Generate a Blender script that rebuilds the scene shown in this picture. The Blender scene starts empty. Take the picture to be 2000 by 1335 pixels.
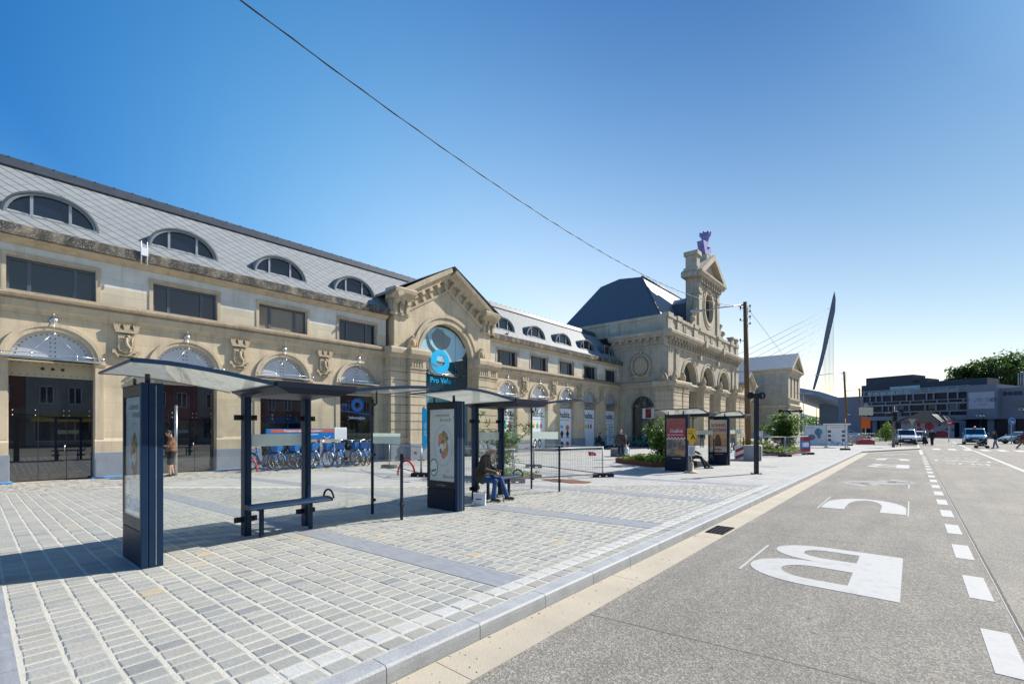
import bpy, bmesh, math, random
from mathutils import Vector, Matrix
from mathutils.geometry import tessellate_polygon
R = math.radians
rnd = random.Random(7)
S = bpy.context.scene
COL = S.collection
pi = math.pi

# ------------------------------------------------------------------ mesh collector
class MB:
    def __init__(self):
        self.v = []; self.f = []; self.m = []; self.s = []; self.c = []; self.mi = 0; self.sm = False; self.col = (1, 1, 1)
        self.X = None
    def add(self, vs, fs, smooth=None):
        n = len(self.v)
        X = self.X
        for p in vs:
            self.v.append(tuple(X @ Vector(p)) if X is not None else tuple(p))
        sm = self.sm if smooth is None else smooth
        for f in fs:
            self.f.append([n + i for i in f]); self.m.append(self.mi); self.s.append(sm); self.c.append(self.col)
        return self
    def box(self, x0, x1, y0, y1, z0, z1):
        vs = [(x, y, z) for z in (z0, z1) for y in (y0, y1) for x in (x0, x1)]
        return self.add(vs, [(0, 2, 3, 1), (4, 5, 7, 6), (0, 1, 5, 4), (2, 6, 7, 3), (0, 4, 6, 2), (1, 3, 7, 5)], False)
    def obox(self, p, U, V, W, a, b, c0):
        """box from corner p along unit vectors U,V,W"""
        p, U, V, W = map(Vector, (p, U, V, W))
        vs = [p + U * i * a + V * j * b + W * k * c0 for k in (0, 1) for j in (0, 1) for i in (0, 1)]
        return self.add(vs, [(0, 2, 3, 1), (4, 5, 7, 6), (0, 1, 5, 4), (2, 6, 7, 3), (0, 4, 6, 2), (1, 3, 7, 5)], False)
    def bar(self, a, b, w, h=None, up=(0, 0, 1)):
        a = Vector(a); b = Vector(b); d = b - a; L = d.length
        if L < 1e-6: return self
        d /= L; h = h or w; up = Vector(up)
        if abs(d.dot(up)) > .98: up = Vector((0, 1, 0))
        u = d.cross(up).normalized(); q = u.cross(d)
        return self.obox(a - u * w / 2 - q * h / 2, u, d, q, w, L, h)
    def tube(self, pts, r, n=8, caps=True, smooth=True):
        pts = [Vector(p) for p in pts]
        rs = r if isinstance(r, (list, tuple)) else [r] * len(pts)
        vs = []; fs = []
        pu = None
        for i, p in enumerate(pts):
            d = (pts[min(i + 1, len(pts) - 1)] - pts[max(i - 1, 0)])
            if d.length < 1e-9: d = Vector((0, 0, 1))
            d.normalize()
            if pu is None:
                a = Vector((0, 0, 1)) if abs(d.z) < .9 else Vector((1, 0, 0))
                pu = d.cross(a).normalized()
            else:
                pu = (pu - d * pu.dot(d))
                if pu.length < 1e-6: pu = d.orthogonal()
                pu.normalize()
            q = d.cross(pu)
            for k in range(n):
                t = 2 * pi * k / n
                vs.append(p + (pu * math.cos(t) + q * math.sin(t)) * rs[i])
        for i in range(len(pts) - 1):
            for k in range(n):
                a = i * n + k; b = i * n + (k + 1) % n
                fs.append((a, b, b + n, a + n))
        self.add(vs, fs, smooth)
        if caps:
            m = len(self.v) - len(vs)
            self.f.append([m + k for k in reversed(range(n))]); self.f.append([m + (len(pts) - 1) * n + k for k in range(n)])
            for _ in (0, 1): self.m.append(self.mi); self.s.append(False); self.c.append(self.col)
        return self
    def cyl(self, x, y, z0, z1, r0, r1=None, n=14, smooth=True):
        r1 = r0 if r1 is None else r1
        return self.tube([(x, y, z0), (x, y, z1)], [r0, r1], n, True, smooth)
    def ell(self, c, r, n=12, m=8, rot=None):
        c = Vector(c); r = (r, r, r) if not isinstance(r, (tuple, list)) else r
        vs = []; fs = []
        for i in range(m + 1):
            th = pi * i / m
            for k in range(n):
                ph = 2 * pi * k / n
                p = Vector((r[0] * math.sin(th) * math.cos(ph), r[1] * math.sin(th) * math.sin(ph), r[2] * math.cos(th)))
                if rot is not None: p = rot @ p
                vs.append(c + p)
        for i in range(m):
            for k in range(n):
                a = i * n + k; b = i * n + (k + 1) % n
                fs.append((a, a + n, b + n, b))
        return self.add(vs, fs, True)
    def lathe(self, prof, c=(0, 0, 0), n=16, smooth=True):
        vs = []; fs = []
        for (r, z) in prof:
            for k in range(n):
                t = 2 * pi * k / n
                vs.append((c[0] + r * math.cos(t), c[1] + r * math.sin(t), c[2] + z))
        for i in range(len(prof) - 1):
            for k in range(n):
                a = i * n + k; b = i * n + (k + 1) % n
                fs.append((a, b, b + n, a + n))
        return self.add(vs, fs, smooth)
    def ring(self, mp, cu, cv, r0, r1, w0, w1, a0=0., a1=pi, n=24, sx=1., sy=1.):
        """arched band (archivolt) in frame mp, extruded w0..w1"""
        vs = []; fs = []
        for i in range(n + 1):
            t = a0 + (a1 - a0) * i / n; c, s = math.cos(t), math.sin(t)
            for (r, w) in ((r0, w0), (r1, w0), (r1, w1), (r0, w1)):
                vs.append(mp(cu + r * c * sx, cv + r * s * sy, w))
        for i in range(n):
            a = 4 * i; b = a + 4
            for k in range(4):
                k2 = (k + 1) % 4
                fs.append((a + k, a + k2, b + k2, b + k))
        fs.append((0, 1, 2, 3)); fs.append((4 * n + 3, 4 * n + 2, 4 * n + 1, 4 * n))
        return self.add(vs, fs, False)
    def prism(self, mp, poly, w0, w1):
        """polygon (u,v) extruded between w0 and w1"""
        n = len(poly)
        vs = [mp(u, v, w0) for u, v in poly] + [mp(u, v, w1) for u, v in poly]
        fs = [(i, (i + 1) % n, (i + 1) % n + n, i + n) for i in range(n)]
        tri = tessellate_polygon([[Vector((u, v, 0)) for u, v in poly]])
        fs += [t for t in tri] + [tuple(i + n for i in reversed(t)) for t in tri]
        return self.add(vs, fs, False)
    def wall(self, mp, outer, holes, w, depth):
        """flat wall face at w with openings whose reveals run back by depth"""
        loops = [outer] + holes
        flat = [p for l in loops for p in l]
        tri = tessellate_polygon([[Vector((u, v, 0)) for u, v in l] for l in loops])
        self.add([mp(u, v, w) for u, v in flat], [tuple(t) for t in tri], False)
        for l in holes:
            n = len(l)
            vs = [mp(u, v, w) for u, v in l] + [mp(u, v, w - depth) for u, v in l]
            self.add(vs, [(i, (i + 1) % n, (i + 1) % n + n, i + n) for i in range(n)], False)
        return self
    def sweep(self, mp, prof, u0, u1):
        """moulding: profile (w,v) run along u"""
        n = len(prof)
        vs = [mp(u0, v, w) for w, v in prof] + [mp(u1, v, w) for w, v in prof]
        fs = [(i, (i + 1) % n, (i + 1) % n + n, i + n) for i in range(n)]
        tri = tessellate_polygon([[Vector((w, v, 0)) for w, v in prof]])
        fs += [t for t in tri] + [tuple(i + n for i in reversed(t)) for t in tri]
        return self.add(vs, fs, False)
    def bfb(self, mp, u0, u1, v0, v1, w0, w1):
        return self.prism(mp, [(u0, v0), (u1, v0), (u1, v1), (u0, v1)], w0, w1)
    def build(self, name, mat, parent=None, bevel=0, colors=False, fix=True, remesh=0, sub=0, smooth_it=0):
        me = bpy.data.meshes.new(name)
        me.from_pydata(self.v, [], self.f)
        for m in (mat if isinstance(mat, (list, tuple)) else [mat]): me.materials.append(m)
        if self.f:
            me.polygons.foreach_set('material_index', self.m)
            me.polygons.foreach_set('use_smooth', self.s)
        if colors:
            a = me.color_attributes.new('tone', 'FLOAT_COLOR', 'CORNER')
            buf = []
            for p, c in zip(self.f, self.c): buf += [c[0], c[1], c[2], 1.] * len(p)
            a.data.foreach_set('color', buf)
        if fix:
            bm = bmesh.new(); bm.from_mesh(me)
            bmesh.ops.recalc_face_normals(bm, faces=bm.faces)
            bm.to_mesh(me); bm.free()
        me.update()
        o = bpy.data.objects.new(name, me); COL.objects.link(o)
        if parent is not None:
            o.parent = parent
            if not parent.get('_loc0'): o.location = -Vector(parent.location) if parent.type == 'EMPTY' else (0, 0, 0)
        if remesh:
            r = o.modifiers.new('remesh', 'REMESH'); r.mode = 'VOXEL'; r.voxel_size = remesh; r.use_smooth_shade = True
            if smooth_it:
                s = o.modifiers.new('smooth', 'SMOOTH'); s.iterations = smooth_it; s.factor = .5
        if bevel:
            b = o.modifiers.new('bevel', 'BEVEL'); b.width = bevel; b.segments = 2; b.limit_method = 'ANGLE'; b.angle_limit = R(40)
            b.harden_normals = False
        if sub:
            s = o.modifiers.new('sub', 'SUBSURF'); s.levels = sub; s.render_levels = sub
        return o

def frame(O, U, N):
    O = Vector(O); U = Vector(U); N = Vector(N)
    return lambda u, v, w=0.: O + U * u + N * w + Vector((0, 0, v))
FX = lambda X: frame((X, 0, 0), (0, 1, 0), (1, 0, 0))        # facade looking to +X, u = world Y
FY = lambda Y: frame((0, Y, 0), (1, 0, 0), (0, -1, 0))       # facade looking to -Y, u = world X

def tag(o, label=None, cat=None, group=None, kind=None):
    if label: o['label'] = label
    if cat: o['category'] = cat
    if group: o['group'] = group
    if kind: o['kind'] = kind
    return o
def thing(name, label, cat, loc=(0, 0, 0), rz=0., group=None, local=False):
    """Empty at the thing's base.  local=False: parts are modelled in world coordinates; local=True: in the thing's own coordinates"""
    o = bpy.data.objects.new(name, None); COL.objects.link(o); o.empty_display_size = .2
    o.location = loc; o.rotation_euler = (0, 0, rz)
    if local: o['_loc0'] = 1
    return tag(o, label, cat, group)
def copy_tree(o, parent=None):
    c = o.copy(); COL.objects.link(c)
    if parent is not None: c.parent = parent
    for ch in list(o.children): copy_tree(ch, c)
    return c
def place(o, loc, rz=0., sc=None, label=None):
    o.location = loc; o.rotation_euler = (0, 0, rz)
    if sc: o.scale = (sc,) * 3 if not isinstance(sc, tuple) else sc
    if label: o['label'] = label
    return o

def text(name, s, size, mat, parent, loc, rot, extrude=.003, shear=0., sx=1., align='CENTER', offset=0., local=None, outline=0.):
    cu = bpy.data.curves.new(name, 'FONT'); cu.body = s; cu.size = size; cu.extrude = extrude
    cu.align_x = align; cu.align_y = 'BOTTOM_BASELINE' if hasattr(cu, 'align_y') else 'BOTTOM'
    cu.shear = shear; cu.offset = offset; cu.resolution_u = 4
    if outline: cu.fill_mode = 'NONE'; cu.bevel_depth = outline; cu.extrude = 0
    t = bpy.data.objects.new(name, cu); COL.objects.link(t)
    dg = bpy.context.evaluated_depsgraph_get()
    me = bpy.data.meshes.new_from_object(t.evaluated_get(dg))
    COL.objects.unlink(t); bpy.data.objects.remove(t); bpy.data.curves.remove(cu)
    me.name = name
    Rm = rot.to_4x4() if isinstance(rot, Matrix) else Matrix.Rotation(rot[2], 4, 'Z') @ Matrix.Rotation(rot[1], 4, 'Y') @ Matrix.Rotation(rot[0], 4, 'X')
    off = Vector(loc)
    me.transform(Matrix.Translation(off) @ Rm @ Matrix.Diagonal((sx, 1, 1, 1)))
    me.materials.clear(); me.materials.append(mat)
    o = bpy.data.objects.new(name, me); COL.objects.link(o)
    if parent is not None:
        o.parent = parent
        if parent.type == 'EMPTY' and not parent.get('_loc0'): o.location = -Vector(parent.location)
    return o
RX = (R(90), 0, R(90))     # reads on a face looking to +X
RY = (R(90), 0, 0)         # reads on a face looking to -Y

# ------------------------------------------------------------------ materials
class NT:
    def __init__(self, name):
        self.m = bpy.data.materials.new(name); self.m.use_nodes = True
        self.t = self.m.node_tree; self.t.nodes.clear()
        self.out = self.t.nodes.new('ShaderNodeOutputMaterial')
        self._pos = None
    def n(self, typ, **kw):
        nd = self.t.nodes.new('ShaderNode' + typ)
        for k, v in kw.items():
            if k.startswith('i_'):
                key = k[2:].replace('_', ' ')
                self.set(nd, key, v)
            else: setattr(nd, k, v)
        return nd
    def set(self, nd, key, v):
        s = nd.inputs[key] if not isinstance(key, int) else nd.inputs[key]
        if isinstance(v, bpy.types.NodeSocket): self.t.links.new(v, s)
        elif isinstance(v, (tuple, list)):
            s.default_value = (tuple(v) + (1.,))[:len(s.default_value)] if len(v) == 3 and len(s.default_value) == 4 else v
        else: s.default_value = v
    def math(self, op, a, b=None, c=None):
        nd = self.t.nodes.new('ShaderNodeMath'); nd.operation = op
        self.set(nd, 0, a)
        if b is not None: self.set(nd, 1, b)
        if c is not None: self.set(nd, 2, c)
        return nd.outputs[0]
    def mix(self, f, a, b, blend='MIX'):
        nd = self.t.nodes.new('ShaderNodeMix'); nd.data_type = 'RGBA'; nd.blend_type = blend
        self.set(nd, 0, f); self.set(nd, 6, a if not isinstance(a, tuple) else a + (1,) if len(a) == 3 else a)
        self.set(nd, 7, b if not isinstance(b, tuple) else b + (1,) if len(b) == 3 else b)
        return nd.outputs[2]
    def ramp(self, f, stops):
        nd = self.t.nodes.new('ShaderNodeValToRGB'); e = nd.color_ramp.elements
        while len(e) > 1: e.remove(e[-1])
        e[0].position = stops[0][0]; e[0].color = (*stops[0][1], 1) if isinstance(stops[0][1], tuple) else (stops[0][1],) * 3 + (1,)
        for p, c in stops[1:]:
            x = e.new(p); x.color = (*c, 1) if isinstance(c, tuple) else (c, c, c, 1)
        self.set(nd, 0, f)
        return nd.outputs[0]
    def pos(self):
        if self._pos is None: self._pos = self.n('NewGeometry').outputs['Position']
        return self._pos
    def obj(self): return self.n('TexCoord').outputs['Object']
    def noise(self, vec, scale, detail=4, rough=.55, dist=0.):
        nd = self.n('TexNoise', i_Scale=scale, i_Detail=detail, i_Roughness=rough, i_Distortion=dist)
        self.set(nd, 'Vector', vec)
        return nd.outputs['Fac']
    def mapv(self, vec, scale=(1, 1, 1), loc=(0, 0, 0), rot=(0, 0, 0)):
        nd = self.n('Mapping'); self.set(nd, 'Vector', vec)
        nd.inputs['Scale'].default_value = scale; nd.inputs['Location'].default_value = loc; nd.inputs['Rotation'].default_value = rot
        return nd.outputs[0]
    def bump(self, h, strength=.3, dist=.01):
        nd = self.n('Bump', i_Strength=strength, i_Distance=dist); self.set(nd, 'Height', h)
        return nd.outputs[0]
    def bsdf(self, **kw):
        b = self.n('BsdfPrincipled')
        for k, v in kw.items(): self.set(b, k.replace('_', ' '), v)
        self.t.links.new(b.outputs[0], self.out.inputs[0])
        return b
    def uvz(self):
        """(x+y, z) plane coordinates for axis aligned facades"""
        sp = self.n('SeparateXYZ'); self.set(sp, 0, self.pos())
        cb = self.n('CombineXYZ')
        self.set(cb, 0, self.math('ADD', sp.outputs[0], sp.outputs[1])); self.set(cb, 1, sp.outputs[2])
        return cb.outputs[0], sp

def hsvv(c, k): return tuple(min(1., x * k) for x in c)
def pm(name, col, rough=.6, var=.12, scale=6., bump=0., metal=0., ior=1.5, coat=0., fine=0., sub=None):
    t = NT(name); p = t.obj()
    nz = t.noise(p, scale, 5)
    lo, hi = hsvv(col, 1 - var), hsvv(col, 1 + var)
    c = t.ramp(nz, [(.3, lo), (.7, hi)])
    if fine:
        f2 = t.noise(p, fine, 2)
        c = t.mix(.5, c, t.ramp(f2, [(.3, hsvv(col, 1 - var * 1.5)), (.7, hsvv(col, 1 + var * 1.5))]))
    kw = dict(Base_Color=c, Metallic=metal, IOR=ior, Coat_Weight=coat)
    kw['Roughness'] = t.math('ADD', t.math('MULTIPLY', nz, .12), max(0., rough - .06)) if rough > .1 else rough
    if bump: kw['Normal'] = t.bump(t.noise(p, fine or scale * 6, 4), bump, .01)
    t.bsdf(**kw)
    return t.m
def glassy(name, tint, refl=1., diffuse=0., dcol=(.6, .6, .6), ior=1.5, rough=.01):
    """sheet glass: lets light straight through, mirrors by Fresnel"""
    t = NT(name)
    tr = t.n('BsdfTransparent', i_Color=(*tint, 1))
    gl = t.n('BsdfGlossy', i_Roughness=rough)
    gl.inputs['Color'].default_value = (refl, refl, refl, 1)
    bf = t.n('NewGeometry').outputs['Backfacing']
    fr = t.n('Fresnel'); t.set(fr, 'IOR', t.math('ADD', t.math('MULTIPLY', bf, 1 / ior - ior), ior))
    base = tr.outputs[0]
    if diffuse:
        df = t.n('BsdfDiffuse'); df.inputs['Color'].default_value = (*dcol, 1)
        tl = t.n('BsdfTranslucent'); tl.inputs['Color'].default_value = (*dcol, 1)
        a = t.n('MixShader'); a.inputs[0].default_value = .5
        t.t.links.new(df.outputs[0], a.inputs[1]); t.t.links.new(tl.outputs[0], a.inputs[2])
        nz = t.noise(t.obj(), 2.5, 6, .65)
        b = t.n('MixShader'); t.set(b, 0, t.math('MULTIPLY', t.math('ADD', nz, .25), diffuse * 1.3))
        t.t.links.new(base, b.inputs[1]); t.t.links.new(a.outputs[0], b.inputs[2]); base = b.outputs[0]
    mx = t.n('MixShader'); t.set(mx, 0, fr.outputs[0])
    t.t.links.new(base, mx.inputs[1]); t.t.links.new(gl.outputs[0], mx.inputs[2])
    t.t.links.new(mx.outputs[0], t.out.inputs[0])
    return t.m
# ------------------------------------------------------------------ camera, sky, sun
YAW = math.atan2(781, 905)
cam = bpy.data.objects.new('camera', bpy.data.cameras.new('camera')); COL.objects.link(cam)
cam.location = (0, 0, 1.8); cam.rotation_euler = (R(90), 0, YAW)
cam.data.sensor_width = 36; cam.data.lens = 36 * 905 / 2000; cam.data.shift_y = 168.5 / 2000
cam.data.clip_start = .05; cam.data.clip_end = 6000
S.camera = cam
SUNV = Vector((.36, .93, .84)).normalized()
el = math.asin(SUNV.z); az = math.atan2(SUNV.x, SUNV.y)
w = bpy.data.worlds.new('World'); S.world = w; w.use_nodes = True
nt = w.node_tree; bg = nt.nodes['Background']
sky = nt.nodes.new('ShaderNodeTexSky'); sky.sky_type = 'NISHITA'; sky.sun_disc = False
sky.sun_elevation = el; sky.sun_rotation = az; sky.air_density = 1.0; sky.dust_density = .6; sky.ozone_density = 1.5; sky.altitude = 100
# clear-sky grade: the sky is deep blue away from the sun and high up, pale towards the horizon
def wn(t, **k):
    n = nt.nodes.new('ShaderNode' + t)
    for a_, v in k.items(): setattr(n, a_, v)
    return n
def wl(n, i, v):
    if isinstance(v, bpy.types.NodeSocket): nt.links.new(v, n.inputs[i])
    else: n.inputs[i].default_value = v
def wm(op, a, b=0., c=0.):
    n = wn('Math', operation=op); wl(n, 0, a); wl(n, 1, b); wl(n, 2, c); return n.outputs[0]
tc = wn('TexCoord'); nv = wn('VectorMath', operation='NORMALIZE'); nt.links.new(tc.outputs['Generated'], nv.inputs[0])
sx3 = wn('SeparateXYZ'); nt.links.new(nv.outputs[0], sx3.inputs[0])
dp = wn('VectorMath', operation='DOT_PRODUCT'); nt.links.new(nv.outputs[0], dp.inputs[0]); dp.inputs[1].default_value = SUNV
cz = wn('Clamp'); wl(cz, 0, sx3.outputs[2]); cz.inputs[1].default_value = .12; cz.inputs[2].default_value = .68
cd = wn('Clamp'); wl(cd, 0, dp.outputs['Value']); cd.inputs[1].default_value = .05; cd.inputs[2].default_value = .95
z_, d_ = cz.outputs[0], cd.outputs[0]
cbn = wn('CombineColor')
for i, (k0, kz, kd, kzd, kdd, kzz, kzdd) in enumerate(((.134, -1.506, 4.782, 7.968, -6.231, -4.87, -4.069), (.198, .869, 2.496, 3.582, -3.575, -3.19, -2.356), (.441, 1.065, .859, 2.223, -2.042, -1.955, -1.293))):
    zd, dd, zz_ = wm('MULTIPLY', z_, d_), wm('MULTIPLY', d_, d_), wm('MULTIPLY', z_, z_)
    e = wm('MULTIPLY_ADD', z_, kz, k0)
    for f_, k_ in ((d_, kd), (zd, kzd), (dd, kdd), (zz_, kzz), (wm('MULTIPLY', z_, dd), kzdd)): e = wm('MULTIPLY_ADD', f_, k_, e)
    wl(cbn, i, wm('MINIMUM', wm('EXPONENT', e), 2.6))
tn = wn('Mix', data_type='RGBA', blend_type='MULTIPLY'); tn.inputs[0].default_value = 1
nt.links.new(sky.outputs[0], tn.inputs[6]); nt.links.new(cbn.outputs[0], tn.inputs[7]); nt.links.new(tn.outputs[2], bg.inputs[0]); bg.inputs[1].default_value = .065
sl = bpy.data.lights.new('sun', 'SUN'); sl.energy = 4.7; sl.angle = R(.5); sl.color = (1, .945, .86)
so = bpy.data.objects.new('sun', sl); COL.objects.link(so)
so.rotation_euler = SUNV.to_track_quat('Z', 'Y').to_euler(); so.location = (20, 30, 40)
S.view_settings.view_transform = 'Standard'; S.view_settings.look = 'None'; S.view_settings.gamma = 1; S.view_settings.exposure = .62
S.cycles.max_bounces = 10; S.cycles.transparent_max_bounces = 24; S.cycles.use_denoising = True
S.cycles.sample_clamp_indirect = 6

# ------------------------------------------------------------------ material table
M = {}
def stone(name, col, stain=.35, joint=.5, bw=.95, rh=.42, off=.5, bump=.25, low=None):
    t = NT(name); uv, sp = t.uvz(); p = t.pos()
    nz = t.noise(p, 1.1, 6, .6); n2 = t.noise(p, 7., 4, .6); n3 = t.noise(p, 60, 3)
    streak = t.noise(t.mapv(p, (3.5, 3.5, .25)), 1., 5, .6)
    br = t.n('TexBrick', offset=off, i_Scale=1., i_Mortar_Size=.006, i_Brick_Width=bw, i_Row_Height=rh, i_Mortar_Smooth=.2, i_Bias=0.)
    t.set(br, 'Vector', uv); t.set(br, 'Color1', (.86, .86, .86)); t.set(br, 'Color2', (1.08, 1.07, 1.05)); t.set(br, 'Mortar', (.55, .52, .48))
    c = t.ramp(nz, [(.25, hsvv(col, .8)), (.5, col), (.75, hsvv(col, 1.15))])
    if low: c = t.mix(t.math('LESS_THAN', sp.outputs[2], low[1]), c, t.ramp(nz, [(.25, hsvv(low[0], .85)), (.75, hsvv(low[0], 1.1))]))
    c = t.mix(joint, c, t.mix(1., c, br.outputs[0], 'MULTIPLY'))
    c = t.mix(t.math('MULTIPLY', t.ramp(streak, [(.5, 0.), (.72, 1.)]), stain), c, hsvv(col, .45))
    c = t.mix(t.math('MULTIPLY', t.ramp(n2, [(.6, 0.), (.8, 1.)]), stain * .8), c, (.72, .68, .6))
    h = t.math('ADD', t.math('MULTIPLY', n3, .3), t.math('MULTIPLY', br.outputs[1], -1.))
    t.bsdf(Base_Color=c, Roughness=.85, Normal=t.bump(h, bump, .012))
    return t.m
M['stone'] = stone('limestone', (.585, .48, .33), .48, .5, 1.1, .55)
M['stone_trim'] = stone('limestone_trim', (.54, .445, .31), .55, .12, 1.6, 3.)
M['stone_light'] = stone('limestone_pale', (.66, .645, .585), .2, .7, 1.25, .56, low=((.60, .525, .395), 6.98))
M['stone_grime'] = stone('sooty_limestone', (.27, .215, .145), .75, .15, 1.6, 3.)
M['stone_old'] = stone('limestone_weathered', (.46, .40, .305), .6, .5, 1.0, .5)
M['stone_carved'] = pm('carved_limestone', (.46, .375, .255), .9, .3, 5., .5, fine=30)
def gutter():
    t = NT('sooty_gutter_stone'); p = t.pos()
    n1 = t.noise(t.mapv(p, (1, 1, .6)), 2.2, 6, .65); n2 = t.noise(p, 26, 3, .7)
    sp = t.n('SeparateXYZ'); t.set(sp, 0, p)
    c = t.ramp(n1, [(.35, (.035, .033, .03)), (.52, (.1, .09, .075)), (.68, (.3, .25, .17))])
    c = t.mix(t.ramp(n2, [(.6, 0.), (.66, 1.)]), c, (.5, .48, .43))
    t.bsdf(Base_Color=c, Roughness=.9, Normal=t.bump(n2, .6, .02))
    return t.m
M['gutter'] = gutter()
M['bluestone'] = pm('blue_limestone', (.235, .262, .30), .55, .2, 3., .25, fine=45)
def slate(name, col, size, rough=.42, mode='Y'):
    t = NT(name); sp = t.n('SeparateXYZ'); t.set(sp, 0, t.pos())
    a = t.math('MULTIPLY', sp.outputs[1], 1 / size)
    b = t.math('MULTIPLY', sp.outputs[2], 1.32 / (size * .92))
    if mode == 'X': a = t.math('MULTIPLY', t.math('ADD', sp.outputs[0], sp.outputs[1]), 1 / size)
    u = t.math('ADD', a, b); v = t.math('SUBTRACT', a, b)
    fu = t.math('FRACT', u); fv = t.math('FRACT', v)
    cell = t.n('TexWhiteNoise', noise_dimensions='2D')
    cb = t.n('CombineXYZ'); t.set(cb, 0, t.math('FLOOR', u)); t.set(cb, 1, t.math('FLOOR', v)); t.set(cell, 'Vector', cb.outputs[0])
    lu = t.math('LESS_THAN', fu, .12); lv = t.math('LESS_THAN', fv, .07)
    c = t.ramp(cell.outputs[0], [(0., hsvv(col, .93)), (1., hsvv(col, 1.07))])
    c = t.mix(lv, c, hsvv(col, .62)); c = t.mix(lu, c, hsvv(col, .07))
    nz = t.noise(t.pos(), 3., 5)
    c = t.mix(.25, c, t.ramp(nz, [(.3, hsvv(col, .75)), (.7, hsvv(col, 1.2))]))
    hgt = t.math('ADD', t.math('MULTIPLY', fu, -.5), t.math('MULTIPLY', fv, -.3))
    t.bsdf(Base_Color=c, Roughness=t.math('ADD', t.math('MULTIPLY', nz, .2), rough - .1), Normal=t.bump(hgt, .25, .02))
    return t.m
M['slate'] = slate('roof_slates', (.25, .265, .27), .52, .6)
M['slate_dark'] = slate('dark_roof_slates', (.10, .112, .135), .34, .42, 'X')
M['zinc'] = pm('zinc_sheet', (.26, .29, .315), .48, .15, 2.5, .05, metal=.3)
M['ridge'] = pm('dark_ridge_zinc', (.045, .052, .062), .45, .15, 3., .05)
M['alu'] = pm('grey_aluminium', (.34, .36, .39), .4, .06, 3., metal=.35)
M['alu_dark'] = pm('dark_aluminium', (.10, .115, .14), .4, .08, 3., metal=.2)
def pane(name, col, ior=1.75, rough=.015):
    t = NT(name); p = t.pos(); nz = t.noise(p, .6, 2)
    t.bsdf(Base_Color=t.ramp(nz, [(.3, hsvv(col, .7)), (.7, hsvv(col, 1.3))]), Roughness=rough, IOR=ior)
    return t.m
M['pane'] = pane('window_glass', (.004, .012, .028), 1.56)
M['pane_door'] = pane('door_glass', (.008, .010, .013), 2.5)
M['pane_teal'] = pane('tinted_glass', (.008, .045, .065), 2.0)
M['pane_pale'] = pane('lightly_tinted_glass', (.10, .24, .30), 1.7)
M['blind'] = pm('closed_blind', (.27, .235, .185), .7, .05, 2.)
M['tymp'] = pm('brushed_metal', (.60, .62, .65), .36, .06, 2., metal=.45)
M['steel'] = pm('stainless_steel', (.6, .61, .62), .28, .08, 4., metal=.9)
M['galv'] = pm('galvanised_steel', (.38, .40, .41), .45, .15, 9., metal=.6)
M['dot'] = pm('black_fixing', (.02, .02, .022), .5, .1)
M['navy'] = pm('navy_painted_steel', (.006, .026, .066), .42, .12, 3., ior=1.36)
M['navy_dark'] = pm('dark_navy_steel', (.006, .012, .030), .45, .12, 3., ior=1.33)
M['black'] = pm('black_plastic', (.010, .011, .013), .5, .15, 6.)
M['dark_steel'] = pm('anthracite_steel', (.016, .02, .03), .5, .15, 5.)
M['wood'] = pm('brown_timber', (.17, .085, .035), .75, .3, 3., .4, fine=40)
M['concrete'] = pm('concrete', (.36, .37, .37), .85, .12, 3., .25, fine=50)
M['corten'] = pm('rusty_steel', (.17, .062, .03), .8, .3, 6., .2, fine=50)
M['soil'] = pm('dark_soil', (.09, .05, .028), .95, .4, 9., .8, fine=60)
M['rubber'] = pm('rubber', (.022, .022, .024), .8, .2, 8., .2)
M['white'] = pm('white_paint', (.78, .79, .80), .4, .04, 3.)
M['red'] = pm('red_paint', (.42, .022, .026), .45, .1, 4.)
M['orange'] = pm('orange_panel', (.72, .13, .02), .5, .08, 4.)
M['yellow'] = pm('yellow_panel', (.85, .46, .02), .5, .05, 4.)
M['blue_sign'] = pm('blue_panel', (.012, .17, .52), .4, .06, 4.)
M['cyan'] = pm('cyan_film', (.0, .46, .82), .35, .04, 3.)
M['cyan_pale'] = pm('pale_cyan_film', (.36, .60, .70), .3, .06, 2.)
M['bike_blue'] = pm('bicycle_blue', (.016, .155, .46), .35, .1, 8., coat=.4)
M['bike_green'] = pm('mint_green_paint', (.02, .42, .27), .4, .1, 8.)
M['paper'] = pm('poster_paper', (.66, .68, .66), .6, .05, 1.5)
M['ink'] = pm('printed_ink', (.035, .06, .055), .6, .1)
M['black_ink'] = pm('black_ink', (.012, .012, .014), .6, .05)
M['white_ink'] = pm('white_ink', (.85, .85, .85), .6, .02)
M['leaf'] = None
M['tarp'] = pm('blue_plastic_film', (.03, .28, .68), .35, .1, 5.)
M['sheet'] = glassy('shelter_glass', (.968, .984, .976), 1.)
M['case_glass'] = glassy('poster_case_glass', (.99, .99, .99), .35)
M['roof_glass'] = glassy('dusty_roof_glass', (.93, .95, .92), .6, .72, (.80, .82, .76))
M['frost'] = glassy('frosted_band', (.85, .9, .88), .3, 1.15, (.84, .90, .86))
M['poster_glass'] = None

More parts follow.
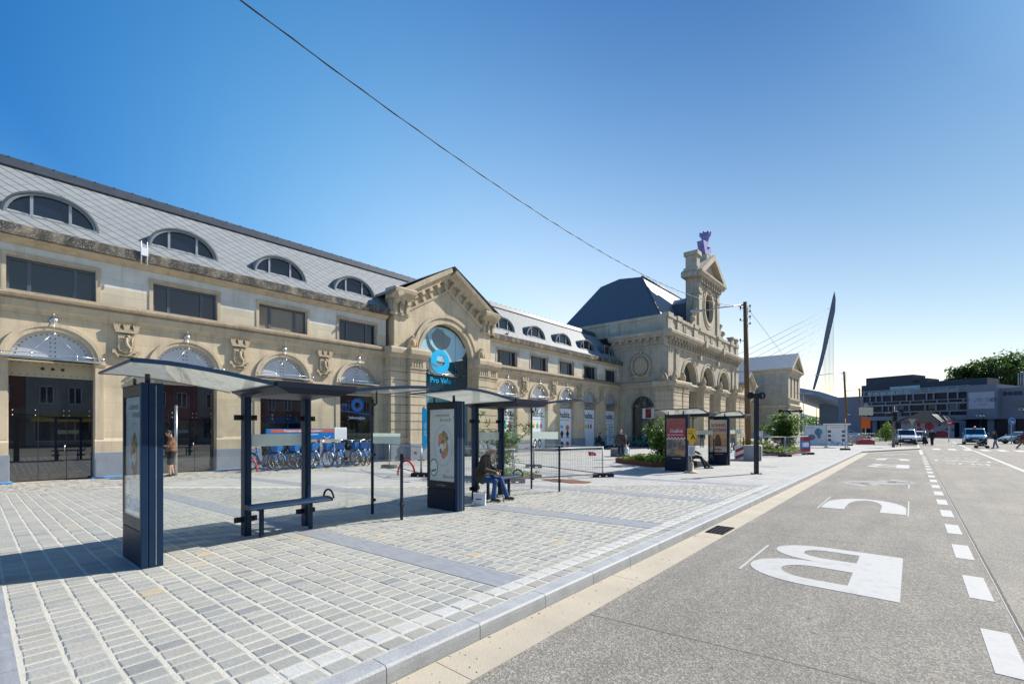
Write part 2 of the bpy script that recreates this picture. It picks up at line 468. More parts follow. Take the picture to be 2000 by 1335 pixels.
# ------------------------------------------------------------------ ground
def gmat_aggregate():
    t = NT('aggregate_road'); p = t.pos(); sp = t.n('SeparateXYZ'); t.set(sp, 0, p)
    big = t.noise(p, .35, 5, .6); mid = t.noise(t.mapv(p, (1., .25, 1)), 2.2, 4, .6)
    v = t.n('TexVoronoi', i_Scale=75.); t.set(v, 'Vector', p)
    v2 = t.noise(p, 130., 3, .7)
    base = t.ramp(big, [(.3, (.175, .161, .137)), (.5, (.215, .198, .168)), (.72, (.285, .258, .212))])
    base = t.mix(.35, base, t.ramp(mid, [(.35, (.20, .188, .165)), (.65, (.33, .305, .26))]))
    g = t.n('SeparateColor'); t.set(g, 0, v.outputs['Color'])
    c = t.mix(.52, base, t.mix(1., base, t.ramp(g.outputs[0], [(.0, .28), (.35, .62), (.6, 1.), (.9, 1.75), (1., 2.3)]), 'MULTIPLY'))
    c = t.mix(.35, c, t.mix(1., c, t.ramp(v2, [(.3, .4), (.7, 1.6)]), 'MULTIPLY'))
    # sawn joints: across the bay every 5.3 m and one along the lane edge
    y = t.math('ADD', sp.outputs[1], t.math('MULTIPLY', sp.outputs[0], -.12))
    wob = t.math('MULTIPLY', t.math('SUBTRACT', t.noise(p, 3., 3), .5), .03)
    j = t.math('LESS_THAN', t.math('ABSOLUTE', t.math('SUBTRACT', t.math('FRACT', t.math('DIVIDE', t.math('ADD', t.math('ADD', y, wob), -1.85), 5.3)), .5)), .0019)
    k = t.math('LESS_THAN', t.math('ABSOLUTE', t.math('ADD', t.math('SUBTRACT', sp.outputs[0], .80), wob)), .012)
    lane = t.math('GREATER_THAN', sp.outputs[0], .8)
    c = t.mix(t.math('MULTIPLY', lane, .18), c, (.36, .33, .28))
    c = t.mix(t.math('MULTIPLY', t.math('MAXIMUM', j, k), .75), c, (.05, .045, .04))
    # worn wheel tracks
    tr = t.noise(t.mapv(p, (1.6, .05, 1.)), 1.3, 3)
    c = t.mix(t.math('MULTIPLY', t.ramp(tr, [(.5, 0.), (.7, 1.)]), .25), c, (.15, .14, .125))
    oil = t.noise(t.mapv(p, (1., .35, 1.)), .9, 5, .65)
    c = t.mix(t.math('MULTIPLY', t.ramp(oil, [(.58, 0.), (.70, 1.)]), .38), c, (.12, .108, .09))
    spots = t.n('TexVoronoi', i_Scale=1.7); t.set(spots, 'Vector', p)
    c = t.mix(t.math('MULTIPLY', t.math('LESS_THAN', spots.outputs['Distance'], .035), .7), c, (.06, .055, .05))
    t.bsdf(Base_Color=c, Roughness=.9, Normal=t.bump(v.outputs['Distance'], .5, .008))
    return t.m
M['road'] = gmat_aggregate()
def gmat_brick():
    t = NT('far_setts'); p = t.pos(); sp = t.n('SeparateXYZ'); t.set(sp, 0, p)
    x, y = sp.outputs[0], sp.outputs[1]
    yy = t.math('SUBTRACT', y, t.math('MULTIPLY', t.math('ADD', x, 8.), .12))
    cb = t.n('CombineXYZ'); t.set(cb, 0, x); t.set(cb, 1, yy)
    br = t.n('TexBrick', offset=.5, i_Scale=1., i_Mortar_Size=.011, i_Brick_Width=.16, i_Row_Height=.22, i_Mortar_Smooth=.3)
    t.set(br, 'Vector', cb.outputs[0]); t.set(br, 'Color1', (.33, .33, .325)); t.set(br, 'Color2', (.42, .41, .38)); t.set(br, 'Mortar', (.44, .425, .375))
    nz = t.noise(p, .5, 5)
    c = t.mix(.5, br.outputs[0], t.mix(1., br.outputs[0], t.ramp(nz, [(.3, .8), (.7, 1.2)]), 'MULTIPLY'))
    v = t.n('TexVoronoi', i_Scale=9., i_Randomness=.8); t.set(v, 'Vector', p)
    g = t.n('SeparateColor'); t.set(g, 0, v.outputs['Color'])
    small = t.mix(t.math('GREATER_THAN', v.outputs['Distance'], .62), t.ramp(g.outputs[0], [(0, (.33, .32, .29)), (1, (.47, .45, .41))]), (.2, .19, .165))
    near = t.math('LESS_THAN', x, -18.9)
    c = t.mix(near, c, small)
    t.bsdf(Base_Color=c, Roughness=.85, Normal=t.bump(t.math('MULTIPLY', br.outputs[1], -1.), .4, .01))
    return t.m
M['setts_far'] = gmat_brick()
M['mortar'] = pm('sand_mortar', (.50, .485, .42), .95, .15, 4., .5, fine=70)
M['gutter_c'] = pm('pale_concrete_gutter', (.44, .39, .30), .85, .18, 1.5, .2, fine=90)
def gmat_paver():
    t = NT('stone_setts'); p = t.pos()
    at = t.n('Attribute', attribute_name='tone')
    n1 = t.noise(t.mapv(p, (1, 3, 1)), 16, 4, .6); n2 = t.noise(p, 150, 3, .7)
    c = t.mix(.7, at.outputs['Color'], t.mix(1., at.outputs['Color'], t.ramp(n1, [(.3, .78), (.7, 1.18)]), 'MULTIPLY'))
    c = t.mix(.35, c, t.mix(1., c, t.ramp(n2, [(.3, .6), (.7, 1.4)]), 'MULTIPLY'))
    n3 = t.noise(p, .8, 5, .65); n4 = t.n('TexVoronoi', i_Scale=1.3); t.set(n4, 'Vector', p)
    c = t.mix(t.math('MULTIPLY', t.ramp(n3, [(.52, 0.), (.72, 1.)]), .35), c, (.20, .185, .16))
    c = t.mix(t.math('MULTIPLY', t.math('LESS_THAN', n4.outputs['Distance'], .022), .8), c, (.07, .065, .06))
    t.bsdf(Base_Color=c, Roughness=.72, Normal=t.bump(n2, .3, .004))
    return t.m
M['paver'] = gmat_paver()
def gmat_band():
    t = NT('bluestone_paving'); p = t.pos(); n1 = t.noise(t.mapv(p, (1, 5, 1)), 4., 5, .6); n2 = t.noise(p, 60, 3)
    c = t.ramp(n1, [(.3, (.215, .23, .255)), (.55, (.29, .302, .322)), (.75, (.37, .38, .39))])
    c = t.mix(.2, c, t.ramp(n2, [(.3, (.15, .17, .2)), (.7, (.4, .42, .46))]))
    t.bsdf(Base_Color=c, Roughness=.6, Normal=t.bump(n2, .15, .004))
    return t.m
M['band'] = gmat_band()
M['kerb'] = pm('bluestone_kerb', (.36, .37, .375), .62, .25, 4., .2, fine=80)
def paintmat():
    t = NT('road_marking_paint'); p = t.pos(); n1 = t.noise(p, 5., 6, .7); n2 = t.noise(p, 110., 3, .7)
    c = t.ramp(n1, [(.3, (.36, .36, .345)), (.5, (.445, .445, .435)), (.8, (.38, .375, .35))])
    c = t.mix(t.math('MULTIPLY', t.ramp(n2, [(.56, 0.), (.68, 1.)]), t.ramp(n1, [(.42, 0.), (.66, .85)])), c, (.24, .215, .18))
    t.bsdf(Base_Color=c, Roughness=.75, Normal=t.bump(n2, .25, .005))
    return t.m
M['mark'] = paintmat()

RZ = -.14
def poly_sheet(name, pts, z, mat, kind='structure'):
    mb = MB(); tri = tessellate_polygon([[Vector((x, y, 0)) for x, y in pts]])
    mb.add([(x, y, z) for x, y in pts], [tuple(t) for t in tri])
    return tag(mb.build(name, mat), kind=kind)
M['plain'] = pm('distant_ground', (.26, .25, .22), .95, .2, .02)
poly_sheet('ground', [(-2500, -600), (2500, -600), (2500, 4000), (-2500, 4000)], -.30, M['plain'])
poly_sheet('road', [(-2.56, -40), (70, -40), (70, 160), (-60, 160), (-60, 112), (-5.5, 112), (-5.5, 66), (-2.56, 62)], RZ, M['road'])
# plaza: sand bed under the modelled setts, textured setts farther off
sy, cy = math.sin(YAW), math.cos(YAW)
DN = 14.5                                             # setts modelled stone by stone up to this distance from the corner
def y_at(x): return (DN + sy * x) / cy
PX0, PX1 = -18.9, -3.2
poly_sheet('sett_bed', [(PX0, -4), (PX1, -4), (PX1, y_at(PX1)), (PX0, y_at(PX0))], -.006, M['mortar'])
poly_sheet('plaza', [(PX1, y_at(PX1)), (PX1, 45.9), (.38, 56.4), (.38, 58.4), (-3.2, 62.2), (-5.6, 66), (-5.6, 112), (-60, 112), (-60, -40), (PX0, -40), (PX0, y_at(PX0))], -.002, M['setts_far'])
poly_sheet('plaza_edge', [(PX0, -40), (PX1, -40), (PX1, -4), (PX0, -4)], -.003, M['setts_far'])
def shear(x, y):                                       # the courses fan out slightly along the plaza
    return y + .0165 * min(max(y, 0), 7.5) * (x + 8)
bands = [(-.42, .2), (3.62, 4.06), (7.42, 7.95), (11.3, 11.8), (15.2, 15.7)]
mb = MB()
tones = [tuple(.80 * (v * .5 + m_ * .5) for v, m_ in zip(q, (.41, .41, .395))) for q in [(.40, .405, .395), (.375, .385, .38), (.435, .425, .395), (.455, .44, .395), (.355, .365, .365), (.42, .42, .405), (.385, .40, .395), (.445, .43, .395), (.47, .45, .40), (.415, .40, .36), (.33, .345, .355)]]
def paver(x0, x1, y0, y1, col, tilt=.003):
    e = .012; z = rnd.uniform(-.003, .002); q = lambda: rnd.uniform(-.0045, .0045)
    c = [(x0 + q(), y0 + q()), (x1 + q(), y0 + q()), (x1 + q(), y1 + q()), (x0 + q(), y1 + q())]
    cx, cy_ = (x0 + x1) / 2, (y0 + y1) / 2
    vs = []
    for (a, b) in c: vs.append((a, shear(a, b), -.02))
    for (a, b) in c: vs.append((a, shear(a, b), z - .006))
    k = .10
    ch = []
    for i, (a, b) in enumerate(c):                     # clipped corners give each stone its rounded outline
        ch.append((a + (e if a < cx else -e), shear(a, b + (e if b < cy_ else -e)), z + rnd.uniform(-tilt, tilt) * .5))
    vs += ch
    mb.col = col
    mb.add(vs, [(0, 1, 5, 4), (1, 2, 6, 5), (2, 3, 7, 6), (3, 0, 4, 7), (4, 5, 9, 8), (5, 6, 10, 9), (6, 7, 11, 10), (7, 4, 8, 11), (8, 9, 10, 11)], False)
edges = sorted(bands)
yc = -3.6; courses = []
segs = []; prev = -3.9
for b0, b1 in edges:
    segs.append((prev + .02, b0 - .012)); prev = b1
segs.append((prev + .02, 23))
for a, b in segs:
    n = max(1, round((b - a) / .22)); p = (b - a) / n
    courses += [(a + i * p, a + (i + 1) * p) for i in range(n)]
for b0, b1 in edges: courses += [(b0 - .012, (b0 + b1) / 2), ((b0 + b1) / 2, b1 + .012)]
for ci, (ya, yb) in enumerate(courses):
    x = PX1 - .008; row = 0
    ym = (ya + yb) / 2
    wdj = rnd.uniform(.008, .018)
    while x > PX0:
        wd = rnd.uniform(.140, .198)
        if row == 1: wd = .175
        if row == 2 and any(b0 - .02 < ym < b1 + .02 for b0, b1 in bands): break
        if row == 0: wd = .18
        x0 = x - wd
        if sy * -x + cy * ym < DN and ym > -3.9:
            base = tones[int(rnd.random() ** 1.1 * len(tones))]
            if rnd.random() < .01: base = (.42, .355, .26)
            if rnd.random() < .03: base = (.245, .255, .265)
            k = rnd.uniform(.95, 1.07)
            if row == 1: base = (.47, .475, .475); k = rnd.uniform(.95, 1.05)
            xj = rnd.uniform(.008, .012); paver(x0 + xj, x - xj, ya + wdj, yb - wdj * .5 - .003, (base[0] * k * 1.03, base[1] * k * 1.02, base[2] * k * .965))
        x = x0; row += 1
tag(mb.build('setts', M['paver'], colors=True), kind='structure')
mb = MB()
for b0, b1 in bands:
    x = PX1 - .37
    while x > PX0 + .3:
        x0 = x - .5
        if sy * -x + cy * b0 < 30:
            j = .004
            vs = [(a, shear(a, b), z) for z in (-.02, .0005) for a, b in ((x0 + j, b0), (x - j, b0), (x - j, b1), (x0 + j, b1))]
            mb.add(vs, [(4, 5, 6, 7), (0, 1, 5, 4), (1, 2, 6, 5), (2, 3, 7, 6), (3, 0, 4, 7)])
        x = x0
tag(mb.build('paving_band', M['band']), kind='structure')
# kerb stones (chamfered front edge), a clipped corner where the bay ends
mb = MB()
def kerb_block(a, b):
    a = Vector((a[0], a[1], 0)); b = Vector((b[0], b[1], 0)); d = (b - a); L = d.length; d.normalize(); n = Vector((d.y, -d.x, 0))
    prof = [(-.19, -.28), (-.19, .004), (-.022, .006), (-.004, -.012), (.0, -.05), (.0, -.28)]
    g = .0035
    vs = [a + d * g + n * o + Vector((0, 0, z)) for o, z in prof] + [b - d * g + n * o + Vector((0, 0, z)) for o, z in prof]
    k = len(prof)
    mb.add(vs, [(i, (i + 1) % k, (i + 1) % k + k, i + k) for i in range(k)] + [tuple(range(k)), tuple(range(2 * k - 1, k - 1, -1))])
y = -6.97
while y < 45.5:
    kerb_block((-3.0, y), (-3.0, min(y + 1., 45.8))); y += 1.
P = [(-3.0, 45.8), (.58, 56.3), (.58, 58.5), (-3.0, 62.4), (-5.4, 66.), (-5.4, 111)]
for (a, b) in zip(P, P[1:]):
    L = math.dist(a, b); n = max(1, round(L))
    for i in range(n):
        f0, f1 = i / n, (i + 1) / n
        kerb_block((a[0] + (b[0] - a[0]) * f0, a[1] + (b[1] - a[1]) * f0), (a[0] + (b[0] - a[0]) * f1, a[1] + (b[1] - a[1]) * f1))
tag(mb.build('kerb', M['kerb']), kind='structure')
mb = MB()
y = -6.5; i = 0
while y < 45:
    y1 = y + 3.0
    mb.box(-2.995, -2.56, y + .004, y1 - .004, RZ - .05, RZ + .004); y = y1
mb.obox((-2.95, 45.75, RZ - .05), Vector((3.58, 10.5, 0)).normalized(), Vector((10.5, -3.58, 0)).normalized(), (0, 0, 1), 11.1, .4, .056)
tag(mb.build('gutter_strip', M['gutter_c']), kind='structure')
# drain grate set in the gutter
g = thing('drain_grate', 'black slotted cast-iron drain grate set in the pale gutter by the kerb', 'drain', (-2.77, 9.25, RZ + .004))
mb = MB(); mb.box(-2.92, -2.60, 8.90, 9.62, RZ + .005, RZ + .009); mb.build('pit', M['black_ink'], g)
mb = MB()
for i in range(9): mb.box(-2.92, -2.60, 8.90 + i * .088, 8.918 + i * .088, RZ + .009, RZ + .02)
for x in (-2.92, -2.84, -2.765, -2.69, -2.616): mb.box(x, x + .014, 8.90, 9.62, RZ + .009, RZ + .019)
mb.build('bars', M['black'], g)
mb = MB(); mb.box(-5.45, -4.75, 24.1, 24.75, -.001, .004)
mb.build('cover', M['bluestone'], thing('manhole_cover', 'grey square manhole cover set in the pale setts near the wooden pole', 'manhole', (-5.1, 24.4, 0)), .002)

# ------------------------------------------------------------------ road markings
mb = MB(); mz0, mz1 = RZ + .0, RZ + .005
top = lambda x, y, w=0: Vector((x, y, RZ + w))
def flat(poly): mb.prism(lambda u, v, w: Vector((u, v, RZ + w)), poly, -.02, .005)
def rect(x0, x1, y0, y1): flat([(x0, y0), (x1, y0), (x1, y1), (x0, y1)])
def bring(cu, cv, rx0, ry0, rx1, ry1, a0, a1, n=20):
    pts = [(cu + rx1 * math.cos(a0 + (a1 - a0) * i / n), cv + ry1 * math.sin(a0 + (a1 - a0) * i / n)) for i in range(n + 1)]
    pts += [(cu + rx0 * math.cos(a1 + (a0 - a1) * i / n), cv + ry0 * math.sin(a1 + (a0 - a1) * i / n)) for i in range(n + 1)]
    flat(pts)
def letter_B(y0, y1):
    rect(-.60, -.10, y0, y1); m = y0 + (y1 - y0) * .55
    for a, b, rx, tk in ((y0, m, 1.18, .30), (m, y1, 1.08, .26)):
        c = (a + b) / 2; ry = (b - a) / 2
        x = -1.0
        rect(x, -.60, a, a + tk); rect(x, -.60, b - tk, b)
        bring(x, c, rx - .42 - .38, ry - tk, rx - .42, ry, pi / 2, 3 * pi / 2)
def letter_U(y0, y1):
    c = -.90; rx = .80; k = y0 + .95
    rect(-.10 - .46, -.10, y0, k); rect(-1.70, -1.70 + .46, y0, k)
    bring(c, k, rx - .46, (y1 - k) - .30, rx, y1 - k, 0, pi)
letter_B(6.72, 9.04); letter_U(13.6, 15.9)
letter_B(29.4, 32.2); letter_U(36.3, 38.8)
def sletter(y0, y1, thin=None):
    pts = []
    n = 26
    for i in range(n + 1):
        f = i / n
        a = (-.25 + 1.5 * f) * pi if f < .5 else None
        yy = y0 + .15 + (y1 - y0 - .3) * f
        xx = -.9 + .62 * math.sin((f * 2.0 - 1.0) * pi * .93) * 1.05
        pts.append((xx, yy))
    for a, b in zip(pts, pts[1:]):
        d = Vector((b[0] - a[0], b[1] - a[1], 0)); L = d.length; d.normalize(); n_ = Vector((-d.y, d.x, 0))
        hw = .30 if thin else .15
        if thin:
            for s in (-1, 1):
                o = n_ * hw * s
                flat([(a[0] + o.x - n_.x * thin, a[1] + o.y - n_.y * thin), (a[0] + o.x + n_.x * thin, a[1] + o.y + n_.y * thin), (b[0] + o.x + n_.x * thin, b[1] + o.y + n_.y * thin), (b[0] + o.x - n_.x * thin, b[1] + o.y - n_.y * thin)])
        else:
            flat([(a[0] - n_.x * hw, a[1] - n_.y * hw), (a[0] + n_.x * hw, a[1] + n_.y * hw), (b[0] + n_.x * hw, b[1] + n_.y * hw), (b[0] - n_.x * hw, b[1] - n_.y * hw)])
sletter(19.75, 22.35, .12); sletter(43.0, 45.9)
rect(-.09, -.06, 19.7, 22.2)
rect(-1.82, -1.79, 6.9, 8.6); rect(-.075, -.05, 13.4, 16.2); rect(-1.76, -1.735, 13.4, 15.9)
tag(mb.build('bus_bay_letters', M['mark']), kind='structure')
mb = MB()
y = 3.12
while y < 44: rect(.50, .70, y, y + 1.1); y += 2.16
rect(.46, .66, 45.5, 56); rect(.42, .60, 58.6, 72)
rect(.772, .78, 2, 44)
for i in range(12):
    x = 1.45 + i * 1.06; rect(x, x + .55, 56.6, 60.4)
rect(-2.0, 1.2, 62.6, 62.72); rect(1.3, 4.0, 62.6, 62.72)
flat([(3.72, 27.), (3.90, 27.), (4.16, 56.4), (3.98, 56.4)]); flat([(4.02, 60.6), (4.2, 60.6), (4.5, 92), (4.3, 92)])
tag(mb.build('lane_marking', M['mark']), kind='structure')
rd = (0, 0, pi)
for s, y, sz, x in (('BUS', 34.6, 1.7, 2.3), ('TAXI', 37.3, 2.0, 2.35), ('TAXI', 69.5, 2.4, 2.2), ('BUS', 75., 2.2, 2.1)):
    o = text('lane_lettering', s, sz, M['mark'], None, (x, y + sz * .72, RZ + .003), rd, .002, offset=.01, sx=.62); tag(o, kind='structure')
mb = MB()                                              # bicycle symbol beyond the words
def circ(cx, cy, r, t_): bring(cx, cy, r - t_, (r - t_) * 1.8, r, r * 1.8, 0, 2 * pi - .01, 24)
circ(1.95, 41.2, .35, .08); circ(2.85, 41.2, .35, .08)
def stroke(a, b, t_=.045):
    d = Vector((b[0] - a[0], b[1] - a[1], 0)).normalized(); n = Vector((-d.y, d.x, 0)) * t_
    flat([(a[0] - n.x, a[1] - n.y), (b[0] - n.x, b[1] - n.y), (b[0] + n.x, b[1] + n.y), (a[0] + n.x, a[1] + n.y)])
stroke((2.05, 42.0), (2.72, 42.0)); stroke((2.10, 42.15), (2.42, 43.0))
tag(mb.build('bicycle_symbol', M['mark']), kind='structure')

r_ = random.Random(4); mb = MB()                       # grit, dry leaves and butts lying in the gutter
for _ in range(170):
    y = 1.5 + 26 * r_.random() ** 1.6; x = -2.97 + .38 * r_.random() ** 2.2; q = r_.uniform(.006, .02); a = r_.uniform(0, 6.28); k = r_.choice((0, 0, 1))
    d = Vector((math.cos(a), math.sin(a), 0)); n = Vector((-d.y, d.x, 0)); c = Vector((x, y, RZ + .006))
    mb.mi = k; mb.add([c - d * q, c + n * q * .45, c + d * q + Vector((0, 0, .006)), c - n * q * .45], [(0, 1, 2, 3)])
tag(mb.build('gutter_litter', [M['corten'], M['gutter_c']], fix=False), kind='stuff')
# ------------------------------------------------------------------ the railway station (one building)
XF = -22.3
st = thing('station_building', 'long limestone railway station with slate roofs, round arches and a tall clock gable', 'station', (XF, 54, 0))
FW = FX(XF)
def arch_hole(c, r, spring, base=0.0, n=20, ry=None):
    ry = ry or r
    return [(c - r, base), (c + r, base)] + [(c + r * math.cos(pi * i / n), spring + ry * math.sin(pi * i / n)) for i in range(n + 1)]
def rect_hole(u0, u1, v0, v1): return [(u0, v0), (u1, v0), (u1, v1), (u0, v1)]
MIDC = [(0, 5.62), (.05, 5.62), (.07, 5.74), (.16, 5.80), (.18, 5.92), (.21, 6.04), (0, 6.05)]
MIDT = [(0, 6.05), (.27, 6.05), (.31, 6.10), (.31, 6.19), (.27, 6.22), (.10, 6.32), (.0, 6.36)]
GUTC = [(-.05, 7.86), (.03, 7.87), (.10, 7.93), (.22, 7.99), (.27, 8.04), (.27, 8.06), (-.05, 8.06)]
def rusticated(mb, mp, u0, u1, v0, v1, w0, w1, rh=.46):
    v = v0
    while v < v1 - .02:
        b = min(v + rh - .055, v1)
        mb.bfb(mp, u0, u1, v, b, w0, w1)
        if b < v1: mb.bfb(mp, u0 + .03, u1 - .03, b, min(v + rh, v1), w0, w1 - .05)
        v += rh
def shield(mb, mp, cu, cv, k=1., w=0.03, ribbon=True):
    """town arms: shield with a rampant beast, mural crown above, ribbon below"""
    P = lambda pts: [(cu + u * k, cv + v * k) for u, v in pts]
    q = lambda a: a * k + w
    mb.prism(mp, P([(-.33, .42), (.33, .42), (.33, -.30), (.26, -.42), (0, -.52), (-.26, -.42), (-.33, -.30)]), w, q(.13))
    for i in range(4): mb.bfb(mp, cu - .31 * k, cu + .31 * k, cv + (-.28 + i * .17) * k, cv + (-.26 + i * .17) * k, q(.13), q(.142))
    mb.prism(mp, P([(-.42, .50), (.42, .50), (.46, .62), (-.46, .62)]), w, q(.2))
    for u in (-.38, 0, .38):
        mb.prism(mp, P([(u - .10, .62), (u + .10, .62), (u + .13, .86), (u - .13, .86)]), w, q(.2))
        for d in (-.10, 0, .10): mb.bfb(mp, cu + (u + d - .03) * k, cu + (u + d + .03) * k, cv + .86 * k, cv + .92 * k, w, q(.2))
    for u in (-.19, .19): mb.bfb(mp, cu + (u - .07) * k, cu + (u + .07) * k, cv + .62 * k, cv + .70 * k, w, q(.16))
    # rampant lion in relief
    body = [(-.16, -.30), (-.02, -.12), (.02, .04), (.02, .2), (-.05, .30)]
    mb.tube([mp(cu - u * k, cv + v * k, q(.15)) for u, v in body], [.06 * k, .085 * k, .075 * k, .075 * k, .05 * k], 7)
    mb.ell(mp(cu + .06 * k, cv + .32 * k, q(.16)), .075 * k, 7, 5)
    for limb in ([(.02, .18), (.14, .24), (.22, .18)], [(.02, .1), (.16, .1), (.22, .02)], [(-.10, -.22), (.06, -.28), (.1, -.40)], [(-.14, -.28), (-.16, -.38), (-.08, -.45)], [(-.12, -.2), (-.24, -.05), (-.20, .12), (-.26, .25)]):
        mb.tube([mp(cu - u * k, cv + v * k, q(.15)) for u, v in limb], .032 * k, 6)
    if ribbon:
        n = 10
        for i in range(n):
            a0 = -1 + 2 * i / n; a1 = -1 + 2 * (i + 1) / n
            f = lambda a: -.60 - .12 * (1 - a * a) if abs(a) < .72 else -.50 - .35 * (abs(a) - .72) * 0 + .04
            mb.prism(mp, P([(a0 * .55, f(a0) - .09), (a1 * .55, f(a1) - .09), (a1 * .55, f(a1) + .09), (a0 * .55, f(a0) + .09)]), w, q(.12))
def shell_ornament(mb, mp, cu, cv, k=1., w=0.):
    """carved shell acroterion leaning on the wall"""
    mb.prism(mp, [(cu - .42 * k, cv), (cu + .42 * k, cv), (cu + .34 * k, cv + .22 * k), (cu + .2 * k, cv + .62 * k), (cu, cv + .82 * k), (cu - .2 * k, cv + .62 * k), (cu - .34 * k, cv + .22 * k)], w, w + .20)
    mb.ell(mp(cu, cv + .36 * k, w + .22), (.14 * k, .2 * k, .26 * k), 10, 7)
    for s in (-1, 1):
        for i in range(4):
            a = .3 + i * .32
            mb.ell(mp(cu + s * .28 * k * math.cos(a * .9), cv + .12 * k + .5 * k * math.sin(a), w + .21), .075 * k, 7, 5)
    mb.ell(mp(cu, cv + .76 * k, w + .2), .09 * k, 7, 5)

def wing(bays, y0, y1, rich=True, crest_names=None, doors=True, detail=True, e0=0., e1=0.):
    hg = [arch_hole(b, 1.05, 4.1) for b in bays]
    mb = MB(); mb.wall(FW, [(y0, 0), (y1, 0), (y1, 5.7), (y0, 5.7)], hg, 0, .42); mb.build('wall', M['stone'], st)
    hu = [rect_hole(b - 1.1, b + 1.1, 6.36, 7.47) for b in bays]
    mb = MB(); mb.wall(FW, [(y0, 6.3), (y1, 6.3), (y1, 7.9), (y0, 7.9)], hu, -.03, .34)
    mb.build('wall', M['stone_light'], st)
    mb = MB()                                          # plinths, bases, jambs
    es = [y0] + [e for b in bays for e in (b - 1.05, b + 1.05)] + [y1]
    for a, b in zip(es[0::2], es[1::2]):
        if b - a < .1: continue
        pl = MB(); pl.bfb(FW, a - .02, b + .02, 0.05, .93, -.3, .10); pl.bfb(FW, a - .06, b + .06, 0, .06, -.3, .13); po = pl.build('plinth', M['bluestone'], st, .012)
        if detail: tp = MB(); tp.bfb(FW, a - .10, b + .10, .0, .05, -.2, .19); tp.build('protective_film', M['tarp'], po, .02)
        mb.bfb(FW, a - .0, b + .0, .93, 1.33, .0, .07)
        mb.sweep(FW, [(0, 1.33), (.07, 1.33), (.02, 1.42), (0, 1.44)], a, b)
        # slim jamb shafts beside the openings
        if b - a > 1.5:
            for s in (a + .02, b - .26):
                mb.bfb(FW, s, s + .24, 1.42, 4.02, 0., .035)
            mb.sweep(FW, [(0, 4.0), (.05, 4.0), (.08, 4.1), (0, 4.12)], a, a + .3); mb.sweep(FW, [(0, 4.0), (.05, 4.0), (.08, 4.1), (0, 4.12)], b - .3, b)
    for b in bays:
        mb.ring(FW, b, 4.1, 1.05, 1.17, -.02, .04, n=26); mb.ring(FW, b, 4.1, 1.17, 1.29, -.02, .075, n=26)
    mb.sweep(FW, MIDC, y0, y1); cn_ = mb.build('cornice', M['stone_trim'], st)
    mb = MB(); mb.sweep(FW, MIDT, y0, y1); mb.build('cornice_ledge', M['stone_grime'], cn_)
    mb = MB(); mb.sweep(FW, GUTC, y0, y1); mb.build('eaves_moulding', M['stone_trim'], st)
    mb = MB(); mb.bfb(FW, y0, y1, 8.06, 8.40, -.25, .40); mb.sweep(FW, [(-.25, 8.40), (.40, 8.40), (.32, 8.45), (-.25, 8.46)], y0, y1)
    mb.build('gutter', M['gutter'], st)
    # surrounds of the upper windows
    for b in bays:
        mb = MB(); mb.bfb(FW, b - 1.22, b - 1.10, 6.34, 7.58, -.06, .0); mb.bfb(FW, b + 1.10, b + 1.22, 6.34, 7.58, -.06, .0)
        mb.bfb(FW, b - 1.22, b + 1.22, 7.47, 7.60, -.06, .003); mb.build('window_surround', M['stone_trim'], st)
    for i, b in enumerate(bays):
        f = MB()
        for a, c, d, e in ((b - 1.1, b + 1.1, 7.37, 7.47), (b - 1.1, b + 1.1, 6.36, 6.42), (b - 1.1, b - 1.02, 6.42, 7.37), (b + 1.02, b + 1.1, 6.42, 7.37), (b - .62, b - .52, 6.42, 7.37), (b + .52, b + .62, 6.42, 7.37)):
            f.bfb(FW, a, c, d, e, -.30, -.22)
        fr = f.build('window', M['alu_dark'], st)
        g = MB()
        for a, c in ((b - 1.02, b - .62), (b - .52, b + .52), (b + .62, b + 1.02)): g.bfb(FW, a, c, 6.42, 7.37, -.30, -.265)
        g.build('blind' if i == 4 and rich else 'pane', M['blind'] if i == 4 and rich else M['pane'], fr)
    # ground floor openings
    for i, b in enumerate(bays):
        t = MB(); t.prism(FW, [(b + 1.05 * math.cos(pi * k / 24), 4.16 + .99 * math.sin(pi * k / 24)) for k in range(25)], -.30, -.24)
        tm = t.build('tympanum', M['tymp'], st)
        d = MB()
        for k in range(1, 20):
            a = pi * k / 20
            d.ell(FW(b + .90 * math.cos(a), 4.18 + .86 * math.sin(a), -.235), .022, 6, 4)
        for k in range(5):
            for s in (-.06, .06): d.ell(FW(b + s, 4.3 + k * .15, -.235), .022, 6, 4)
        d.build('rivets', M['dot'], tm)
        t = MB(); t.bfb(FW, b - 1.05, b + 1.05, 3.55, 4.12, -.34, -.26); ln = t.build('lintel_panel', M['alu'] if not rich else M['panelstone'], st)
        d = MB()
        for s in (-.25, 0, .25): d.ell(FW(b + s, 3.84, -.255), .05, 8, 5)
        for k in range(12):
            for v in (3.63, 4.02): d.ell(FW(b - .96 + k * .175, v, -.255), .016, 5, 4)
        d.build('rivets', M['dot'], ln)
        # canopy: thin curved metal blade on rods
        c = MB(); n = 14
        for k in range(n):
            u0 = -1.22 + 2.44 * k / n; u1 = -1.22 + 2.44 * (k + 1) / n
            f0 = .50 * (1 - .35 * (u0 / 1.22) ** 2); f1 = .50 * (1 - .35 * (u1 / 1.22) ** 2)
            A = [FW(b + u, 4.20, -.2) for u in (u0, u1)] + [FW(b + u1, 4.16, f1), FW(b + u0, 4.16, f0)]
            B = [p + Vector((0, 0, -.035)) for p in A]
            B[2] = FW(b + u1, 4.10, f1); B[3] = FW(b + u0, 4.10, f0)
            c.add(A + B, [(0, 1, 2, 3), (7, 6, 5, 4), (0, 4, 5, 1), (3, 2, 6, 7), (0, 3, 7, 4), (1, 5, 6, 2)])
        cn = c.build('canopy', M['steel'], st)
        r = MB()
